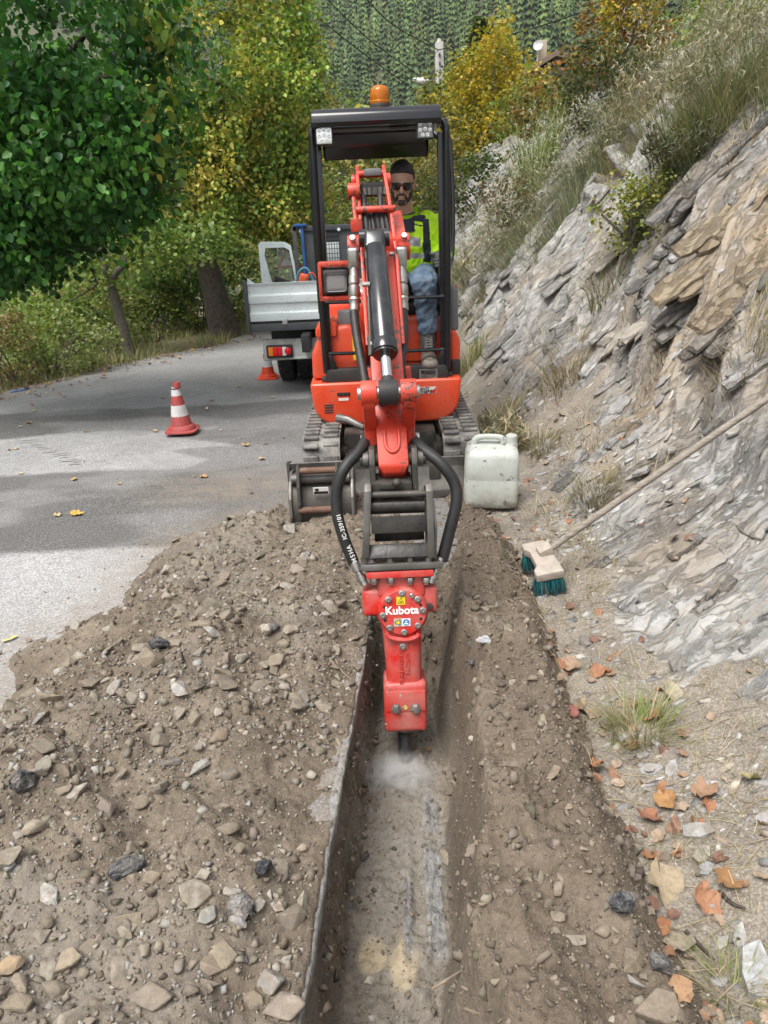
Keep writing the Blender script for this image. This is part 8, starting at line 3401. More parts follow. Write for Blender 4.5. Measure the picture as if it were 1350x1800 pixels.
# ---- broom bushes on the bank: sprays of thin grey-green stems
def broom_bush(label, px, py, y, h, w, n, pal, seed, lean=0.75, width=0.0045, name='broom_bush'):
    p = at(px, py, y)
    s_ = p.x - float(bank_foot(np.array([y]))[0])
    z0 = float(bank_base(np.array([p.x]), np.array([y]))[0])
    t = thing(name, label, 'bush', (p.x, y, z0), 'bushes on the bank')
    zf = lambda a, b2: bank_base(a, b2) - 0.03
    gg = random.Random(seed)
    sprays = []
    for k in range(16):
        a = gg.uniform(0, 6.28)
        rr = w * 0.5 * math.sqrt(gg.random())
        hh = h * gg.uniform(0.40, 0.78) * (1 - 0.35 * rr / (w * 0.5))
        cc = [tuple(v * gg.uniform(0.8, 1.2) for v in c_) for c_ in pal]
        sprays.append(blades(p.x + rr * math.cos(a), y + rr * math.sin(a), zf, n // 13, hh, w * 0.30, lean * gg.uniform(0.7, 1.4), cc, seed * 20 + k, width * 0.65, 3, 0.15))
    V, F, T = cat_meshes(sprays)
    # tiny leaves along the stems
    g = np.random.default_rng(seed)
    pick = g.integers(0, len(V), n)
    pos = V[pick] + g.normal(0, 0.02, (n, 3))
    pos = pos[pos[:, 2] > z0 + 0.25 * h]
    R = rotmats(g.uniform(-1, 1, len(pos)), g.uniform(-1, 1, len(pos)), g.uniform(0, 6.28, len(pos)))
    tt = np.array(pal)[g.integers(0, len(pal), len(pos))] * 1.1
    L = merge_instances(QUAD_V, QUAD_F, pos, R, np.full(len(pos), 0.016), tt)
    cc = ellipsoid_clusters(46, (p.x, y, z0 + 0.42 * h), (w * 0.55, w * 0.5, h * 0.42), seed, 0.5, 0.3)
    K = leaf_cloud(cc, 22, 0.16 * w, 0.07, pal, 'quad', -0.9, 0.22, seed + 9)
    K[0].reshape(-1, 4, 3)[:, 3] = K[0].reshape(-1, 4, 3)[:, 1] + (K[0].reshape(-1, 4, 3)[:, 3] - K[0].reshape(-1, 4, 3)[:, 1]) * 0.22
    V, F, T = cat_meshes([(V, F, T), L, K])
    o = link('stems', np_mesh('stems', V, F, M['grass'], True, T), t)
    o['kind'] = 'stuff'
    return t


GREYG = [(0.232, 0.240, 0.147), (0.295, 0.295, 0.186), (0.186, 0.202, 0.116), (0.357, 0.341, 0.232), (0.155, 0.178, 0.093), (0.403, 0.372, 0.264)]
for (lab, px, py, y, h, w, n, pal, sd) in (
        ('large grey-green broom bush in the middle of the upper bank', 1010, 300, 8.2, 1.15, 1.1, 2000, GREYG, 1201),
        ('grey-green broom bush left of the large one, above the green tuft', 930, 330, 9.0, 1.05, 1.1, 1600, GREYG, 1202),
        ('broom bush at the top right above the outcrop', 1250, 190, 6.4, 1.0, 0.9, 2000, GREYG, 1203),
        ('dense broom bush at the right frame edge above the rock', 1330, 110, 6.0, 1.0, 0.8, 1700, GREYG, 1204),
        ('tall twiggy broom bush against the upper right corner', 1290, 60, 7.6, 1.4, 1.1, 1800, GREYG + STRAW, 1205),
        ('broom bush high up beside the orange shrub', 1180, 90, 8.6, 1.2, 1.2, 1700, GREYG, 1206),
        ('low olive broom bush at the bank foot behind the cab', 830, 400, 10.5, 0.9, 1.3, 1500, GREYG + OLIVE, 1207),
        ('thin pale broom bush beside the gully stones', 1130, 230, 7.4, 0.7, 0.6, 900, GREYG + STRAW, 1208),
        ('dark broom clump between the gully and the outcrop', 1195, 330, 5.9, 0.5, 0.5, 900, [(0.07, 0.085, 0.04), (0.11, 0.12, 0.06), (0.15, 0.15, 0.09)], 1209),
        ('straw-coloured broom bush over the thin beds right of the cab', 880, 420, 8.8, 0.55, 0.9, 900, STRAW + GREYG, 1210),
        ('round grey broom bush over the gully left of the orange-topped ridge', 960, 280, 8.7, 0.9, 0.9, 1500, GREYG, 1212),
        ('grey broom bush next to the russet bush on the gully', 1050, 250, 8.1, 0.85, 0.8, 1400, GREYG, 1213),
        ('low grey broom bush over the rock edge beside the cab guard', 900, 385, 9.2, 0.7, 0.9, 1200, GREYG, 1214),
        ('small grey bush at the rock foot beside the jerry can', 880, 700, 5.2, 0.35, 0.35, 500, GREYG + STRAW, 1211)):
    broom_bush(lab, px, py, y, h, w, n, pal, sd)
def leafy_plant(label, px, py, y, r, n, size, pal, seed, name='leafy_bush', per=22):
    p = at(px, py, y)
    return shrub(label, p, r, n, size, pal, seed, per, name, 'bushes on the bank', 8)


leafy_plant('yellow-green leafy plant hanging over the beds at mid bank', 1120, 365, 5.9, (0.30, 0.25, 0.22), 60, 0.035, [(0.24, 0.28, 0.05), (0.17, 0.22, 0.04), (0.32, 0.30, 0.07)], 1301)
leafy_plant('orange-leaved shrub on the ridge right of the house', 1090, 82, 11.5, (0.62, 0.7, 0.66), 120, 0.06, RUST, 1302)
leafy_plant('yellow shrub tip at the top of the ridge', 1120, 5, 11.0, (0.45, 0.5, 0.5), 70, 0.055, YELLOW, 1303)
leafy_plant('rust-brown shrub below the house roof', 950, 195, 14.0, (0.60, 0.6, 0.50), 90, 0.065, RUST + OLIVE, 1304)
leafy_plant('dark green bush behind the orange shrub', 1060, 165, 10.5, (0.75, 0.6, 0.65), 140, 0.055, [(0.045, 0.065, 0.022), (0.07, 0.09, 0.03), (0.10, 0.11, 0.045)], 1305)
leafy_plant('russet bush on the gully above the stones', 1150, 190, 8.8, (0.40, 0.35, 0.28), 60, 0.035, [(0.20, 0.085, 0.045), (0.26, 0.12, 0.06), (0.16, 0.09, 0.05)], 1306)
leafy_plant('dark green shrub at the bank foot below the yellow tree', 850, 330, 13.0, (0.95, 0.7, 0.6), 150, 0.06, [(0.05, 0.08, 0.025), (0.08, 0.11, 0.03), (0.12, 0.14, 0.04)], 1307)
leafy_plant('rusty dry bush above the rock face right of the cab', 895, 355, 9.4, (0.30, 0.3, 0.26), 50, 0.04, [(0.22, 0.11, 0.05), (0.17, 0.10, 0.05), (0.12, 0.11, 0.05)], 1308)

# ---- trees beyond
def mid_tree(name, label, px, py, y, r, n, size, pal, seed, base_z=-0.5, per=26, trunk_r=0.10):
    c = at(px, py, y)
    return tree(name, label, 'tree', [(Vector((c.x, c.y, base_z)), trunk_r), (Vector((c.x, c.y, (c.z + base_z) / 2)), trunk_r * 0.8), (Vector((c.x, c.y, c.z + r[2] * 0.6)), trunk_r * 0.3)],
                [(Vector((c.x, c.y, c.z - r[2] * 0.5)), c + Vector((r[0] * 0.6, 0, r[2] * 0.2)), trunk_r * 0.4, 0.01), (Vector((c.x, c.y, c.z - r[2] * 0.4)), c + Vector((-r[0] * 0.6, 0, r[2] * 0.3)), trunk_r * 0.4, 0.01)],
                [leaf_cloud(ellipsoid_clusters(n, c, r, seed, 0.4, 0.4), per, 0.22 * r[0] + 0.08, size, pal, 'quad', 0.4, 0.22, seed + 1)], 'bark_grey', 'trees beyond the bank')


mid_tree('poplar_tree', 'bright yellow poplar rising behind the bank bushes', 868, 200, 22.0, (1.15, 1.1, 1.9), 300, 0.11, YELLOW, 1401)
mid_tree('poplar_tree', 'narrow yellow-green poplar between the canopy and the yellow one', 800, 250, 24.0, (1.0, 1.0, 2.0), 240, 0.11, YELLOW[1:] + GREENS, 1402)
mid_tree('birch_tree', 'yellow-green tree behind the beacon and canopy corner', 760, 300, 20.0, (1.1, 1.0, 1.8), 240, 0.10, OLIVE + YELLOW[2:], 1403)
mid_tree('poplar_tree', 'pointed yellow poplar top beside the spruce', 880, 110, 25.0, (0.55, 0.5, 1.0), 90, 0.11, YELLOW, 1404)
mid_tree('ash_tree', 'yellowing tree behind the bank bushes below the house', 935, 240, 19.0, (0.9, 0.9, 1.1), 180, 0.10, YELLOW[2:] + GREENS + OLIVE, 1405, 0.5)
mid_tree('ash_tree', 'green tree behind the big lime crown at canopy height', 560, 300, 30.0, (2.2, 2, 2.6), 260, 0.16, GREENS + OLIVE, 1406)

# ---- conifers
def conifer_template(seed, tiers=8, pts=5):
    r = random.Random(seed)
    V, F = [], []
    for k in range(tiers):
        f = k / (tiers - 1)
        z0 = 0.08 + 0.90 * f
        rad_ = 0.175 * (1 - f) ** 0.9 + 0.010
        top = z0 + 0.14 * (1 - 0.5 * f)
        i0 = len(V)
        V.append((0, 0, min(top, 1.0)))
        for j in range(pts * 2):
            a = math.pi * j / pts + r.uniform(-0.15, 0.15) + k
            rr = rad_ * (r.uniform(0.9, 1.15) if j % 2 == 0 else r.uniform(0.75, 0.95))
            V.append((rr * math.cos(a), rr * math.sin(a), z0 - (0.03 if j % 2 == 0 else -0.02) + r.uniform(-0.02, 0.02)))
        for j in range(pts * 2):
            F.append((i0, i0 + 1 + j, i0 + 1 + (j + 1) % (pts * 2)))
    return np.array(V), np.array(F)


CON = [conifer_template(50 + k) for k in range(5)]
gN = np.random.default_rng(77)
N_C = 6800
fy_ = gN.uniform(205, 520, N_C)
fx_ = fy_ * gN.uniform(-0.36, 0.42, N_C)
fz_ = land_z(fx_, fy_)
hillm = (fy_ - 215 + 0.30 * fx_) > 0
scar = fbm(fx_ * 0.02 + 3, fy_ * 0.02, 3, 88)
keep = hillm & (scar < 0.70) & (np.abs(fx_ / fy_) < 0.62)
fx_, fy_, fz_ = fx_[keep], fy_[keep], fz_[keep]
FIR = [(0.060, 0.104, 0.035), (0.080, 0.130, 0.040), (0.048, 0.086, 0.030), (0.109, 0.159, 0.042), (0.096, 0.141, 0.050)]
parts = []
wh_ = gN.integers(0, 5, len(fx_))
for k, (tv, tf) in enumerate(CON):
    m = wh_ == k
    n = m.sum()
    hgt = gN.uniform(5, 13, n) * (0.8 + 0.5 * fbm(fx_[m] * 0.03, fy_[m] * 0.03, 2, 89))
    t = np.array(FIR)[gN.integers(0, len(FIR), n)] * (1 + gN.normal(0, 0.18, (n, 1)))
    t = t * (0.65 + 0.75 * fbm(fx_[m] * 0.025 + 9, fy_[m] * 0.025, 3, 87))[:, None]
    lt = gN.uniform(0, 1, n) < 0.10
    t[lt] = np.array([(0.10, 0.12, 0.035)]) * (1 + gN.normal(0, 0.2, (lt.sum(), 1)))
    parts.append(merge_instances(tv, tf, np.stack([fx_[m], fy_[m], fz_[m] - 0.5], 1), rotmats(gN.normal(0, 0.03, n), gN.normal(0, 0.03, n), gN.uniform(0, 6.28, n)), np.stack([hgt * 0.95, hgt * 0.95, hgt], 1), np.clip(t, 0.01, 0.5)))
V, F, T = cat_meshes(parts)
tag(link('mountain_forest', np_mesh('mountain_forest', V, F, M['needle'], False, T)), 'dense conifer forest on the far mountain side', 'forest', kind='stuff')
# broadleaf wood on the valley floor between road and mountain
parts = []
clu = []
for k in range(230):
    y = 26 + 190 * gN.uniform(0, 1) ** 1.6
    x = gN.uniform(-0.62, 0.55) * y
    if x > 0.22 * y and y < 60:
        continue
    r = gN.uniform(1.4, 2.8) * (1 + y / 160)
    z = float(land_z(np.array([x]), np.array([y]))[0])
    parts.append(leaf_cloud(ellipsoid_clusters(36, (x, y, z + r * 0.9), (r, r, r * 1.1), 3000 + k, 0.55, 0.35), 7, 0.5 * (1 + y / 160), 0.46 * (1 + y / 160), [GREENS, OLIVE, LIME, GREENS + OLIVE, OLIVE + YELLOW[3:]][k % 5], 'quad', 0.3, 0.2, 3300 + k))
V, F, T = cat_meshes(parts)
tag(link('valley_wood', np_mesh('valley_wood', V, F, M['leaf'], True, T)), 'mixed broadleaf wood on the valley floor behind the road', 'wood', kind='stuff')

# the spruce that stands clear above the wood
sp = at(843, 165, 34)
spt = at(848, 38, 34)
t = thing('spruce_tree', 'dark pointed spruce standing between the concrete pole and the house', 'tree', (sp.x, 34, sp.z - 4))
b = MB()
b.tube([(sp.x, 34, sp.z - 4), (spt.x, 34, spt.z)], [0.16, 0.02], 8)
b.build('trunk', M['bark'], t)
H_ = spt.z - sp.z + 2.2
parts = []
gS = np.random.default_rng(5)
nb_ = 900
f = gS.uniform(0, 1, nb_)
az = gS.uniform(0, 6.28, nb_)
len_ = (1.45 * (1 - f) ** 0.9 + 0.10) * gS.uniform(0.7, 1.15, nb_)
zz = spt.z - H_ * (1 - f)
pos, Rz = [], []
for seg in range(4):
    q = (seg + 0.6) / 4.0
    pos.append(np.stack([spt.x + np.cos(az) * len_ * q, 34 + np.sin(az) * len_ * q, zz - 0.30 * len_ * q], 1))
pos = np.vstack(pos)
m = len(pos)
tt = np.clip(np.array([(0.15, 0.19, 0.055), (0.11, 0.155, 0.05), (0.20, 0.22, 0.07)])[gS.integers(0, 3, m)] * (1 + gS.normal(0, 0.2, (m, 1))), 0.01, 0.4)
V, F, T = merge_instances(QUAD_V, QUAD_F, pos, rotmats(gS.normal(-0.3, 0.3, m), gS.normal(0, 0.4, m), np.tile(az, 4) - math.pi / 2 + gS.normal(0, 0.4, m)), np.full(m, 0.42), tt)
link('crown', np_mesh('crown', V, F, M['needle'], True, T), t)['kind'] = 'stuff'

# ================================================================== FAR THINGS: pole, lamp, wires, house
M['concrete'] = pm('pole_concrete', (0.50, 0.49, 0.46), (0.40, 0.39, 0.36), rough=0.85)
M['lamp_white'] = pm('lamp_housing', (0.62, 0.63, 0.62), rough=0.4)
PYY = 30.0
p0 = at(772, 74, PYY)
PO = thing('utility_pole', 'pale concrete utility pole rising above the excavator canopy', 'pole', (p0.x, PYY, -0.6))
b = MB()
b.prism([(p0.x - 0.20, PYY - 0.16, -0.6), (p0.x + 0.20, PYY - 0.16, -0.6), (p0.x + 0.13, PYY - 0.11, p0.z), (p0.x - 0.13, PYY - 0.11, p0.z)], (0, 0.30, 0), bevel=0.02)
b.build('pole_shaft', M['concrete'], PO)
b = MB()
b.cyl((p0.x, PYY, p0.z - 0.02), (p0.x, PYY, p0.z + 0.10), 0.10, 0.05, n=12)
b.build('pole_cap', M['concrete'], PO)
for k, dz in enumerate((0.25, 0.5, 0.75, 1.0, 1.25)):
    b = MB()
    b.box((p0.x, PYY - 0.135 - 0.01, p0.z - dz - 0.15), (0.06, 0.05, 0.10), bevel=0.01)
    b.build('pole_hole', M['guard'], PO)
l0 = at(735, 147, PYY)
b = MB()
b.tube([(p0.x, PYY - 0.1, l0.z - 0.05), (p0.x - 0.4, PYY - 0.2, l0.z + 0.02), (l0.x, PYY - 0.4, l0.z)], 0.035, 8)
arm = b.build('lamp_arm', M['concrete'], PO)
b = MB()
b.tube([(l0.x + 0.35, PYY - 0.4, l0.z - 0.02), (l0.x + 0.1, PYY - 0.4, l0.z + 0.02), (l0.x - 0.20, PYY - 0.4, l0.z + 0.06)], [0.06, 0.13, 0.06], 12, smooth=3)
b.build('lamp_head', M['lamp_white'], arm)
M['wire'] = pm('black_wire', (0.012, 0.012, 0.012), rough=0.6)


def wire(label, pts, r):
    b = MB()
    b.tube(pts, r, 6, smooth=6)
    tag(b.build('overhead_wire', M['wire']), label, 'wire', 'overhead wires')


ptop = Vector((p0.x - 0.05, PYY - 0.15, p0.z - 0.25))
wire('overhead wire dropping from the top edge to the pole head', [at(560, -110, 16), at(680, 35, 23), ptop], 0.016)
wire('overhead wire rising from the pole head to the upper right ridge', [ptop, at(900, 60, 26), at(1075, 2, 20), at(1250, -90, 15)], 0.016)
wire('service wire running from the pole down behind the canopy', [ptop, at(730, 140, 26), at(660, 240, 20), at(560, 345, 15)], 0.012)
wire('long overhead wire at upper left passing the big tree crown', [at(490, -30, 20), at(620, 80, 26), at(760, 180, 34)], 0.016)
wire('second long overhead wire just under the one at upper left', [at(540, -40, 20), at(650, 70, 26), at(790, 170, 34)], 0.014)
# small pale post seen through the canopy
q = at(577, 345, 24)
b = MB()
b.box((q.x, 24, q.z - 1.0), (0.10, 0.10, 2.6), bevel=0.01)
b.box((q.x, 24, q.z + 0.15), (0.40, 0.08, 0.06), bevel=0.01)
tag(b.build('light_post', M['concrete']), 'slim grey post seen through the canopy above the truck guard', 'post')
# warning sign behind the truck door
q = at(508, 457, 13.0)
SG = thing('road_sign', 'small red and white triangular road sign seen through the truck door window', 'sign', (q.x, 13.0, -0.3))
b = MB()
b.cyl((q.x, 13.03, -0.3), (q.x, 13.03, q.z + 0.1), 0.025, n=10)
b.build('sign_post', M['concrete'], SG)
for s_, mt, o_ in ((0.24, 'orange_print', 0.0), (0.165, 'white_print', -0.006)):
    b = MB()
    b.prism([(q.x + s_ * math.cos(rad(a)), 13.0 + o_, q.z + s_ * math.sin(rad(a))) for a in (90, 210, 330)], (0, 0.004, 0))
    b.build('sign_plate', M[mt], SG)

HYY = 38.0
hl_ = at(912, 118, HYY)
hr_ = at(1035, 92, HYY)
hz_ = at(955, 92, HYY).z
M['plaster'] = pm('house_plaster', (0.46, 0.40, 0.32), (0.38, 0.33, 0.26), rough=0.9)
M['roof'] = pm('roof_tiles', (0.24, 0.17, 0.125), (0.17, 0.125, 0.10), scale=3, rough=0.85, bmp=0.6, bscale=6, bdist=0.05)
M['timber'] = pm('dark_timber', (0.10, 0.065, 0.045), rough=0.8)
HS = thing('house', 'house with brown tiled roof and satellite dish half hidden on the ridge', 'house', (hl_.x + 2, HYY + 2, hl_.z - 4))
b = MB()
b.box((hl_.x + 2.6, HYY + 2.6, hl_.z - 2.2), (4.4, 4.4, 4.4))
b.build('wall', M['plaster'], HS)
b = MB()
x0_, x1_, xm_ = hl_.x - 0.3, hl_.x + 5.6, hl_.x + 1.5
b.prism([(x0_, HYY - 0.5, hl_.z - 0.45), (xm_, HYY - 0.5, hz_), (x1_, HYY - 0.5, hz_ - 1.1), (x1_, HYY - 0.5, hz_ - 1.3), (xm_, HYY - 0.5, hz_ - 0.22), (x0_, HYY - 0.5, hl_.z - 0.65)], (0, 5.6, 0))
rf = b.build('roof', M['roof'], HS)
for k in range(9):
    b = MB()
    f = k / 8
    b.box((x0_ + (xm_ - x0_) * f, HYY - 0.42, hl_.z - 0.72 + (hz_ - 0.22 - hl_.z + 0.5) * f), (0.10, 0.25, 0.14))
    b.build('rafter', M['timber'], HS)
d_ = at(951, 76, HYY)
b = MB()
b.box((d_.x + 0.25, HYY + 1.0, d_.z - 0.2), (0.35, 0.5, 0.9), bevel=0.02)
b.build('chimney', M['plaster'], rf)
b = MB()
b.lathe((d_.x, HYY + 0.6, d_.z), (-0.4, -1, 0.3), [(0, 0.05), (0.03, 0.14), (0.07, 0.21), (0.06, 0.21), (0.02, 0.14)], 20)
b.build('satellite_dish', M['lamp_white'], rf)
b = MB()
b.cyl((d_.x, HYY + 0.7, d_.z - 0.6), (d_.x, HYY + 0.7, d_.z + 0.2), 0.03, n=8)
b.build('dish_mast', M['concrete'], rf)
for k in range(2):
    b = MB()
    b.box((hl_.x + 1.6 + 1.6 * k, HYY + 0.38, hl_.z - 1.4), (0.8, 0.06, 1.0), bevel=0.01)
    w_ = b.build('window', M['timber'], HS)
    b = MB()
    b.box((hl_.x + 1.6 + 1.6 * k, HYY + 0.345, hl_.z - 1.4), (0.66, 0.02, 0.86))
    b.build('pane', M['lens_dark'], w_)
# the ridge the house stands on
rx2 = np.linspace(4.5, 40, 40)
ry2 = np.linspace(14, 70, 50)
X, Y_ = np.meshgrid(rx2, ry2, indexing='ij')
Zr = -0.6 + np.minimum(0.62 * np.maximum(0, X - 0.10 * Y_ - 1.5), 5.4 + 0.25 * (X - 5)) + 0.5 * (fbm(X * 0.3, Y_ * 0.3, 3, 811) - 0.5)
tag(link('ridge', np_mesh('ridge', np.stack([X, Y_, Zr], 2).reshape(-1, 3), grid_faces(40, 50), M['land'], True)), kind='structure')

# ================================================================== FALLEN LEAVES
def fallen_leaf_mesh(seed, lobes):
    r = random.Random(seed)
    n = 18
    b = MB()
    rim = []
    for k in range(n):
        a = 2 * math.pi * k / n
        rr = 0.5 * (0.72 + 0.28 * abs(math.cos(a * lobes / 2.0)) + r.uniform(-0.06, 0.06))
        if lobes == 0:
            rr = 0.5 * (0.85 + 0.15 * math.cos(a)) * (1 + r.uniform(-0.04, 0.04))
        x, y = rr * math.cos(a), rr * math.sin(a) * 0.82
        z = 0.26 * (y * 2) ** 2 * r.uniform(0.5, 1.4) + 0.20 * (x * 2) ** 2 * r.uniform(-0.3, 1.3) + r.uniform(-0.05, 0.08)
        rim.append(b.bm.verts.new((x, y, z)))
    mid = []
    for k in range(6):
        a = 2 * math.pi * k / 6
        mid.append(b.bm.verts.new((0.22 * math.cos(a), 0.18 * math.sin(a), 0.02 + r.uniform(-0.015, 0.03))))
    c = b.bm.verts.new((0, 0, 0))
    for k in range(6):
        b.bm.faces.new([c, mid[k], mid[(k + 1) % 6]])
        i = 3 * k
        b.bm.faces.new([mid[k], rim[i], rim[(i + 1) % n]])
        b.bm.faces.new([mid[k], rim[(i + 1) % n], rim[(i + 2) % n], mid[(k + 1) % 6]])
        b.bm.faces.new([mid[(k + 1) % 6], rim[(i + 2) % n], rim[(i + 3) % n]])
    stem = [(-0.40, 0, 0.02), (-0.62, 0.04, 0.08)]
    b.tube([stem[0], stem[1]], 0.012, 4)
    return b.mesh('fallen_leaf', M['dead_leaf'], True, 60)


def dead_leaf_material():
    m, nt, b = _nodes('dead_leaf')
    v = coord(nt)
    oc = N(nt, 'ShaderNodeObjectInfo').outputs['Color']
    c = mix(nt, 1.0, oc, ramp(nt, noise(nt, v, 55, 5, 0.7), [(0.28, 0.55), (0.5, 1.0), (0.75, 1.2)]), 'MULTIPLY')
    nt.links.new(c, b.inputs['Base Color'])
    b.inputs['Roughness'].default_value = 0.7
    bump(nt, b, noise(nt, v, 90, 4), 0.5, 0.006)
    return m


M['dead_leaf'] = dead_leaf_material()
LEAVES = [fallen_leaf_mesh(61, 5), fallen_leaf_mesh(62, 3), fallen_leaf_mesh(63, 0), fallen_leaf_mesh(64, 5), fallen_leaf_mesh(65, 0)]
BROWN = [(0.25, 0.14, 0.085), (0.20, 0.105, 0.07), (0.29, 0.18, 0.11), (0.32, 0.235, 0.165), (0.18, 0.095, 0.065), (0.37, 0.285, 0.205), (0.31, 0.14, 0.07)]
PALE = [(0.48, 0.38, 0.20), (0.46, 0.29, 0.10), (0.40, 0.24, 0.11), (0.50, 0.40, 0.24), (0.36, 0.20, 0.10)]


def put_leaf(p, size, col, k, rot, parent=None):
    o = link('fallen_leaf', LEAVES[k % len(LEAVES)], parent)
    o.location = p
    o.rotation_euler = rot
    o.scale = (size, size, size)
    o.color = (*col, 1)
    return o


BIG_LEAVES = (
    (1170, 1408, 0.075, (0.50, 0.24, 0.075), 2, 'orange-brown broad oval leaf lying flat among straw, below the twin pale slates'),
    (1168, 1562, 0.105, (0.46, 0.33, 0.20), 0, 'large beige lobed leaf lying flat near the lower right corner'),
    (1028, 1252, 0.085, (0.47, 0.31, 0.19), 3, 'pale tan leaf with a torn rim beside the dark red curled one'),
    (1006, 1255, 0.045, (0.30, 0.085, 0.05), 2, 'small dark red-brown curled leaf resting on the pale tan leaf'),
    (1320, 1370, 0.060, (0.52, 0.42, 0.18), 2, 'butter-yellow leaf at the right frame edge'),
    (1280, 1550, 0.070, (0.42, 0.19, 0.06), 0, 'crumpled orange leaf standing on edge above the beige leaf'),
    (1240, 1585, 0.070, (0.45, 0.19, 0.085), 3, 'crumpled copper leaf beside the upright orange one'),
    (1190, 1660, 0.085, (0.47, 0.36, 0.26), 0, 'bleached leaf with dark soil on it, below the large beige leaf'),
    (1000, 1172, 0.075, (0.46, 0.28, 0.17), 0, 'tan curled leaf beside the rock foot, uppermost of the leaf litter'),
    (1048, 1185, 0.060, (0.42, 0.17, 0.07), 2, 'orange curled leaf next to the uppermost tan leaf'),
    (1045, 1345, 0.065, (0.45, 0.19, 0.07), 2, 'orange-brown ribbed leaf at the spoil edge left of the grass tuft'),
    (1180, 1222, 0.080, (0.50, 0.40, 0.27), 4, 'long pale rolled leaf below the big pale rock'),
    (1148, 1262, 0.060, (0.42, 0.17, 0.06), 0, 'bright russet leaf hanging in the grass tuft'),
    (1240, 1395, 0.080, (0.42, 0.22, 0.12), 3, 'twisted brown leaf in the straw right of the oval orange leaf'),
    (1140, 1440, 0.065, (0.40, 0.15, 0.07), 1, 'folded red-brown leaf touching the oval orange leaf'),
    (1195, 1745, 0.055, (0.50, 0.27, 0.13), 0, 'orange-tan leaf in the bottom corner beside grey chips'))
for k, (px, py, s_, col, kind_, lab) in enumerate(BIG_LEAVES):
    p = drop(px, py, near_z, 0.012)
    o = put_leaf(p + Vector((0, 0, 0.006)), s_ * 1.3, (0.72 * col[0], 0.74 * col[1] + 0.02, 0.74 * col[2] + 0.025), kind_, (rad(rnd.gauss(14, 10)), rad(-16 + rnd.gauss(0, 10)), rnd.uniform(0, 6.28)))
    tag(o, lab, 'leaf', 'big fallen leaves')
for k in range(240):
    y = 1.05 + 4.5 * rnd.random() ** 1.6
    x = 0.60 + 0.85 * rnd.random() ** 1.4
    if rnd.random() < float(bank_rock(np.array([x]), np.array([y]))[0]) * 0.7:
        continue
    z = float(near_z(np.array([x]), np.array([y]))[0])
    put_leaf((x, y, z + 0.008), rnd.uniform(0.025, 0.06), rnd.choice(BROWN), rnd.randrange(5), (rnd.gauss(0.1, 0.3), rnd.gauss(-0.25, 0.3), rnd.uniform(0, 6.28)), bank)
for k in range(34):
    x, y = rnd.uniform(-3.8, -0.3), rnd.uniform(3.9, 8.5)
    put_leaf((x, y, float(road_z(y)) + 0.008), rnd.uniform(0.03, 0.065), rnd.choice(PALE), rnd.randrange(5), (rnd.gauss(0, 0.12), rnd.gauss(0, 0.12), rnd.uniform(0, 6.28)), road)
for k in range(130):
    y = rnd.uniform(8, 13.5)
    x = float(road_left(y)) + abs(rnd.gauss(0, 0.35)) + 0.02
    put_leaf((x, y, float(road_z(y)) + 0.010), rnd.uniform(0.035, 0.085), rnd.choice(PALE + BROWN), rnd.randrange(5), (rnd.gauss(0, 0.2), rnd.gauss(0, 0.2), rnd.uniform(0, 6.28)), road)
p = gz(135, 906)
o = put_leaf(p + Vector((0, 0, 0.01)), 0.085, (0.52, 0.34, 0.08), 0, (0.15, 0.2, 0.6))
tag(o, 'golden curled leaf lying alone on the dark asphalt', 'leaf', 'big fallen leaves')

# ================================================================== MARKS ON THE ROAD, SCRAPS, DUST
M['blue_spray'] = pm('blue_spray_paint', (0.03, 0.17, 0.50), (0.05, 0.2, 0.5), rough=0.8)
M['yellow_spray'] = pm('yellow_spray_paint', (0.60, 0.55, 0.16), (0.45, 0.42, 0.2), rough=0.9, dust=0.6)
def paint_mark(pts, w, mat, dash=None):
    b = MB()
    P = []
    for px, py in pts:
        q = road_hit(px, py)
        P.append(q + Vector((0, 0, 0.010)))
    for a_, c_ in zip(P[:-1], P[1:]):
        d = (c_ - a_)
        nrm = Vector((-d.y, d.x, 0)).normalized() * w / 2
        b.quad([a_ - nrm, c_ - nrm, c_ + nrm, a_ + nrm])
    return b.build('paint_mark', mat, road, False)


paint_mark(((18, 690), (35, 687), (52, 684)), 0.05, M['blue_spray'])
paint_mark(((362, 603), (378, 601)), 0.08, M['blue_spray'])
paint_mark(((4, 1130), (18, 1126), (30, 1120)), 0.02, M['yellow_spray'])
# print of a rubber track in the dust
M['print'] = pm('track_print_dirt', (0.24, 0.235, 0.225), (0.36, 0.35, 0.335), scale=30, rough=0.95)
for k in range(15):
    f = k / 14
    a = road_hit(30 + 92 * f + rnd.uniform(-6, 8), 777 + 42 * f + rnd.uniform(-1, 1))
    c = road_hit(62 + 88 * f + rnd.uniform(-10, 6), 774 + 42 * f + rnd.uniform(-1, 1))
    b = MB()
    d = Vector((0.03, 0.035, 0))
    b.quad([a + Vector((0, 0, 0.009)), c + Vector((0, 0, 0.009)), c + Vector((0.0, 0.014, 0.009)), a + Vector((0, 0.018, 0.009))])
    b.build('track_print', M['print'], road, False)
# plastic scrap on the spoil ridge
M['clear'] = glassy('crumpled_plastic', (0.80, 0.82, 0.83), 0.18, 0.5)
p = drop(850, 1128, near_z, 0.01)
b = MB()
b.ball(p + Vector((0, 0, 0.008)), 0.02, 2, (1.3, 0.7, 0.6))
for v in b.bm.verts:
    v.co += Vector((rnd.gauss(0, 0.003), rnd.gauss(0, 0.003), rnd.gauss(0, 0.003)))
tag(b.build('plastic_scrap', M['clear'], None, False), 'crumpled clear plastic scrap on the right trench side', 'scrap')
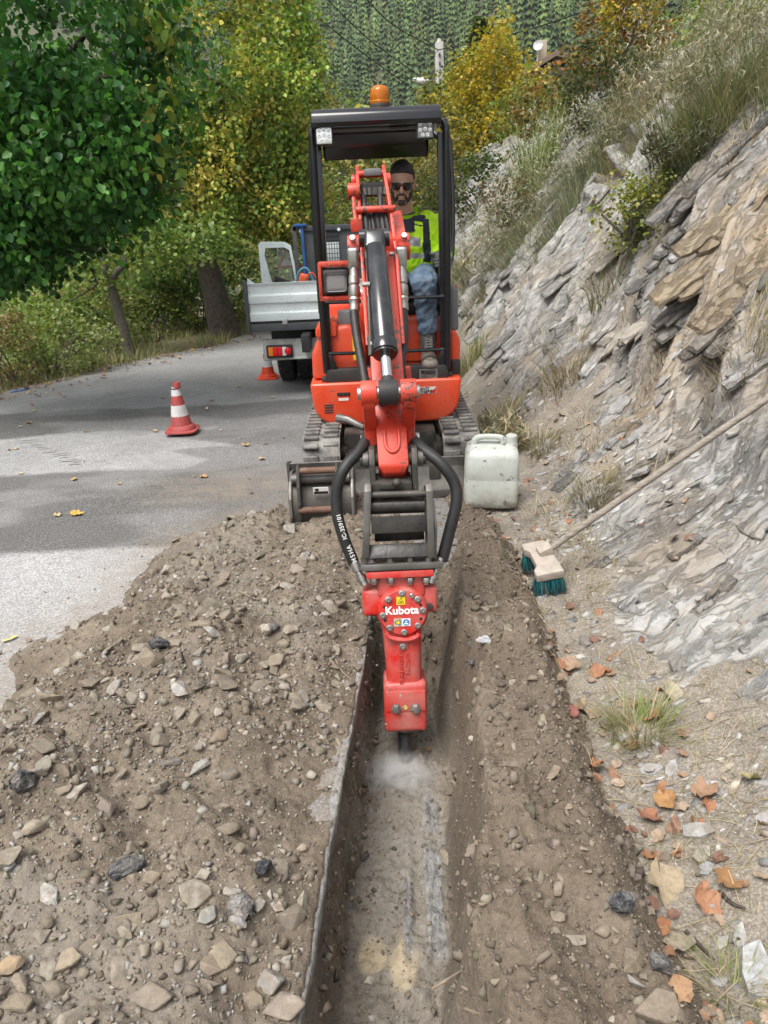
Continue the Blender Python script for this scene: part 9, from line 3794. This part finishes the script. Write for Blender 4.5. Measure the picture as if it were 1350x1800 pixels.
# leaf splinter and roots on the trench side
p = drop(751, 1320, soil_z, 0.01)
put_leaf(p + Vector((0, 0, 0.005)), 0.04, (0.52, 0.25, 0.11), 4, (0.3, 0.6, 1.0), trench)
M['root'] = pm('root', (0.30, 0.24, 0.17), (0.22, 0.17, 0.12), rough=0.9)
for pts in (((832, 1585), (845, 1592), (855, 1590)), ((760, 1740), (785, 1725), (812, 1708)), ((800, 1725), (815, 1738), (822, 1742)), ((818, 1775), (830, 1780), (842, 1784)), ((590, 1160), (600, 1180), (622, 1200)), ((420, 1040), (455, 1055), (470, 1040))):
    P = [drop(px, py, near_z if px > 640 else heap_h, 0.006) for px, py in pts]
    if any(q is None for q in P):
        continue
    b = MB()
    b.tube([q + Vector((0, 0, 0.004)) for q in P], [0.003, 0.0035, 0.002], 6, smooth=4)
    b.build('root', M['root'], trench if pts[0][0] > 640 else heap)
# twigs at lower right
for pts in (((1205, 1640), (1225, 1660), (1255, 1690)), ((1265, 1570), (1285, 1590), (1310, 1600)), ((1250, 690), (1280, 672), (1310, 655))):
    P = [drop(px, py, near_z, 0.010) for px, py in pts]
    b = MB()
    b.tube([q + Vector((0, 0, 0.006)) for q in P], [0.006, 0.005, 0.003], 6, smooth=4)
    b.build('twig', M['bark'], bank)

# dust puff at the chisel
def dust_material(c, r):
    m = bpy.data.materials.new('breaker_dust')
    m.use_nodes = True
    nt = m.node_tree
    for n in list(nt.nodes):
        if n.type != 'OUTPUT_MATERIAL':
            nt.nodes.remove(n)
    out = nt.nodes['Material Output']
    pv = N(nt, 'ShaderNodeVolumePrincipled')
    pv.inputs['Color'].default_value = (1, 1, 1, 1)
    pv.inputs['Anisotropy'].default_value = 0.0
    pos = N(nt, 'ShaderNodeNewGeometry').outputs['Position']
    sub = N(nt, 'ShaderNodeVectorMath', operation='SUBTRACT')
    nt.links.new(pos, sub.inputs[0])
    sub.inputs[1].default_value = tuple(c)
    dv = N(nt, 'ShaderNodeVectorMath', operation='DIVIDE')
    nt.links.new(sub.outputs[0], dv.inputs[0])
    dv.inputs[1].default_value = tuple(r)
    ln = N(nt, 'ShaderNodeVectorMath', operation='LENGTH')
    nt.links.new(dv.outputs[0], ln.inputs[0])
    fall = math_n(nt, 'SUBTRACT', 1.0, ln.outputs['Value'], clamp=True)
    fall = math_n(nt, 'POWER', fall, 1.8)
    nz = noise(nt, pos, 12, 6, 0.65, 1.4)
    nz = math_n(nt, 'SUBTRACT', math_n(nt, 'MULTIPLY', nz, 5.0), 2.05, clamp=True)
    d = math_n(nt, 'MULTIPLY', math_n(nt, 'MULTIPLY', fall, nz), 80.0)
    nt.links.new(d, pv.inputs['Density'])
    nt.links.new(pv.outputs[0], out.inputs['Volume'])
    return m


dc = drop(708, 1378, soil_z) + Vector((-0.02, 0.015, 0.025))
dr = (0.18, 0.12, 0.11)
b = MB()
b.ball(dc, 1.0, 3, dr)
dust_o = tag(b.build('dust_puff', dust_material(dc, dr)), 'pale dust puff rising where the chisel strikes the trench floor', 'dust', kind='stuff')

# ================================================================== HAZE
hz0, hz1 = Vector((-605, -305, -20)), Vector((605, 705, 300))
b = MB()
b.box((hz0 + hz1) / 2, hz1 - hz0)
hm = bpy.data.materials.new('thin_haze')
hm.use_nodes = True
for n in list(hm.node_tree.nodes):
    if n.type != 'OUTPUT_MATERIAL':
        hm.node_tree.nodes.remove(n)
hv = N(hm.node_tree, 'ShaderNodeVolumePrincipled')
hv.inputs['Color'].default_value = (0.90, 0.94, 0.97, 1)
hv.inputs['Density'].default_value = 0.00020
hm.node_tree.links.new(hv.outputs[0], hm.node_tree.nodes['Material Output'].inputs['Volume'])
tag(b.build('haze', hm, None, False), 'thin pale haze between the road and the mountain side', 'haze', kind='stuff')
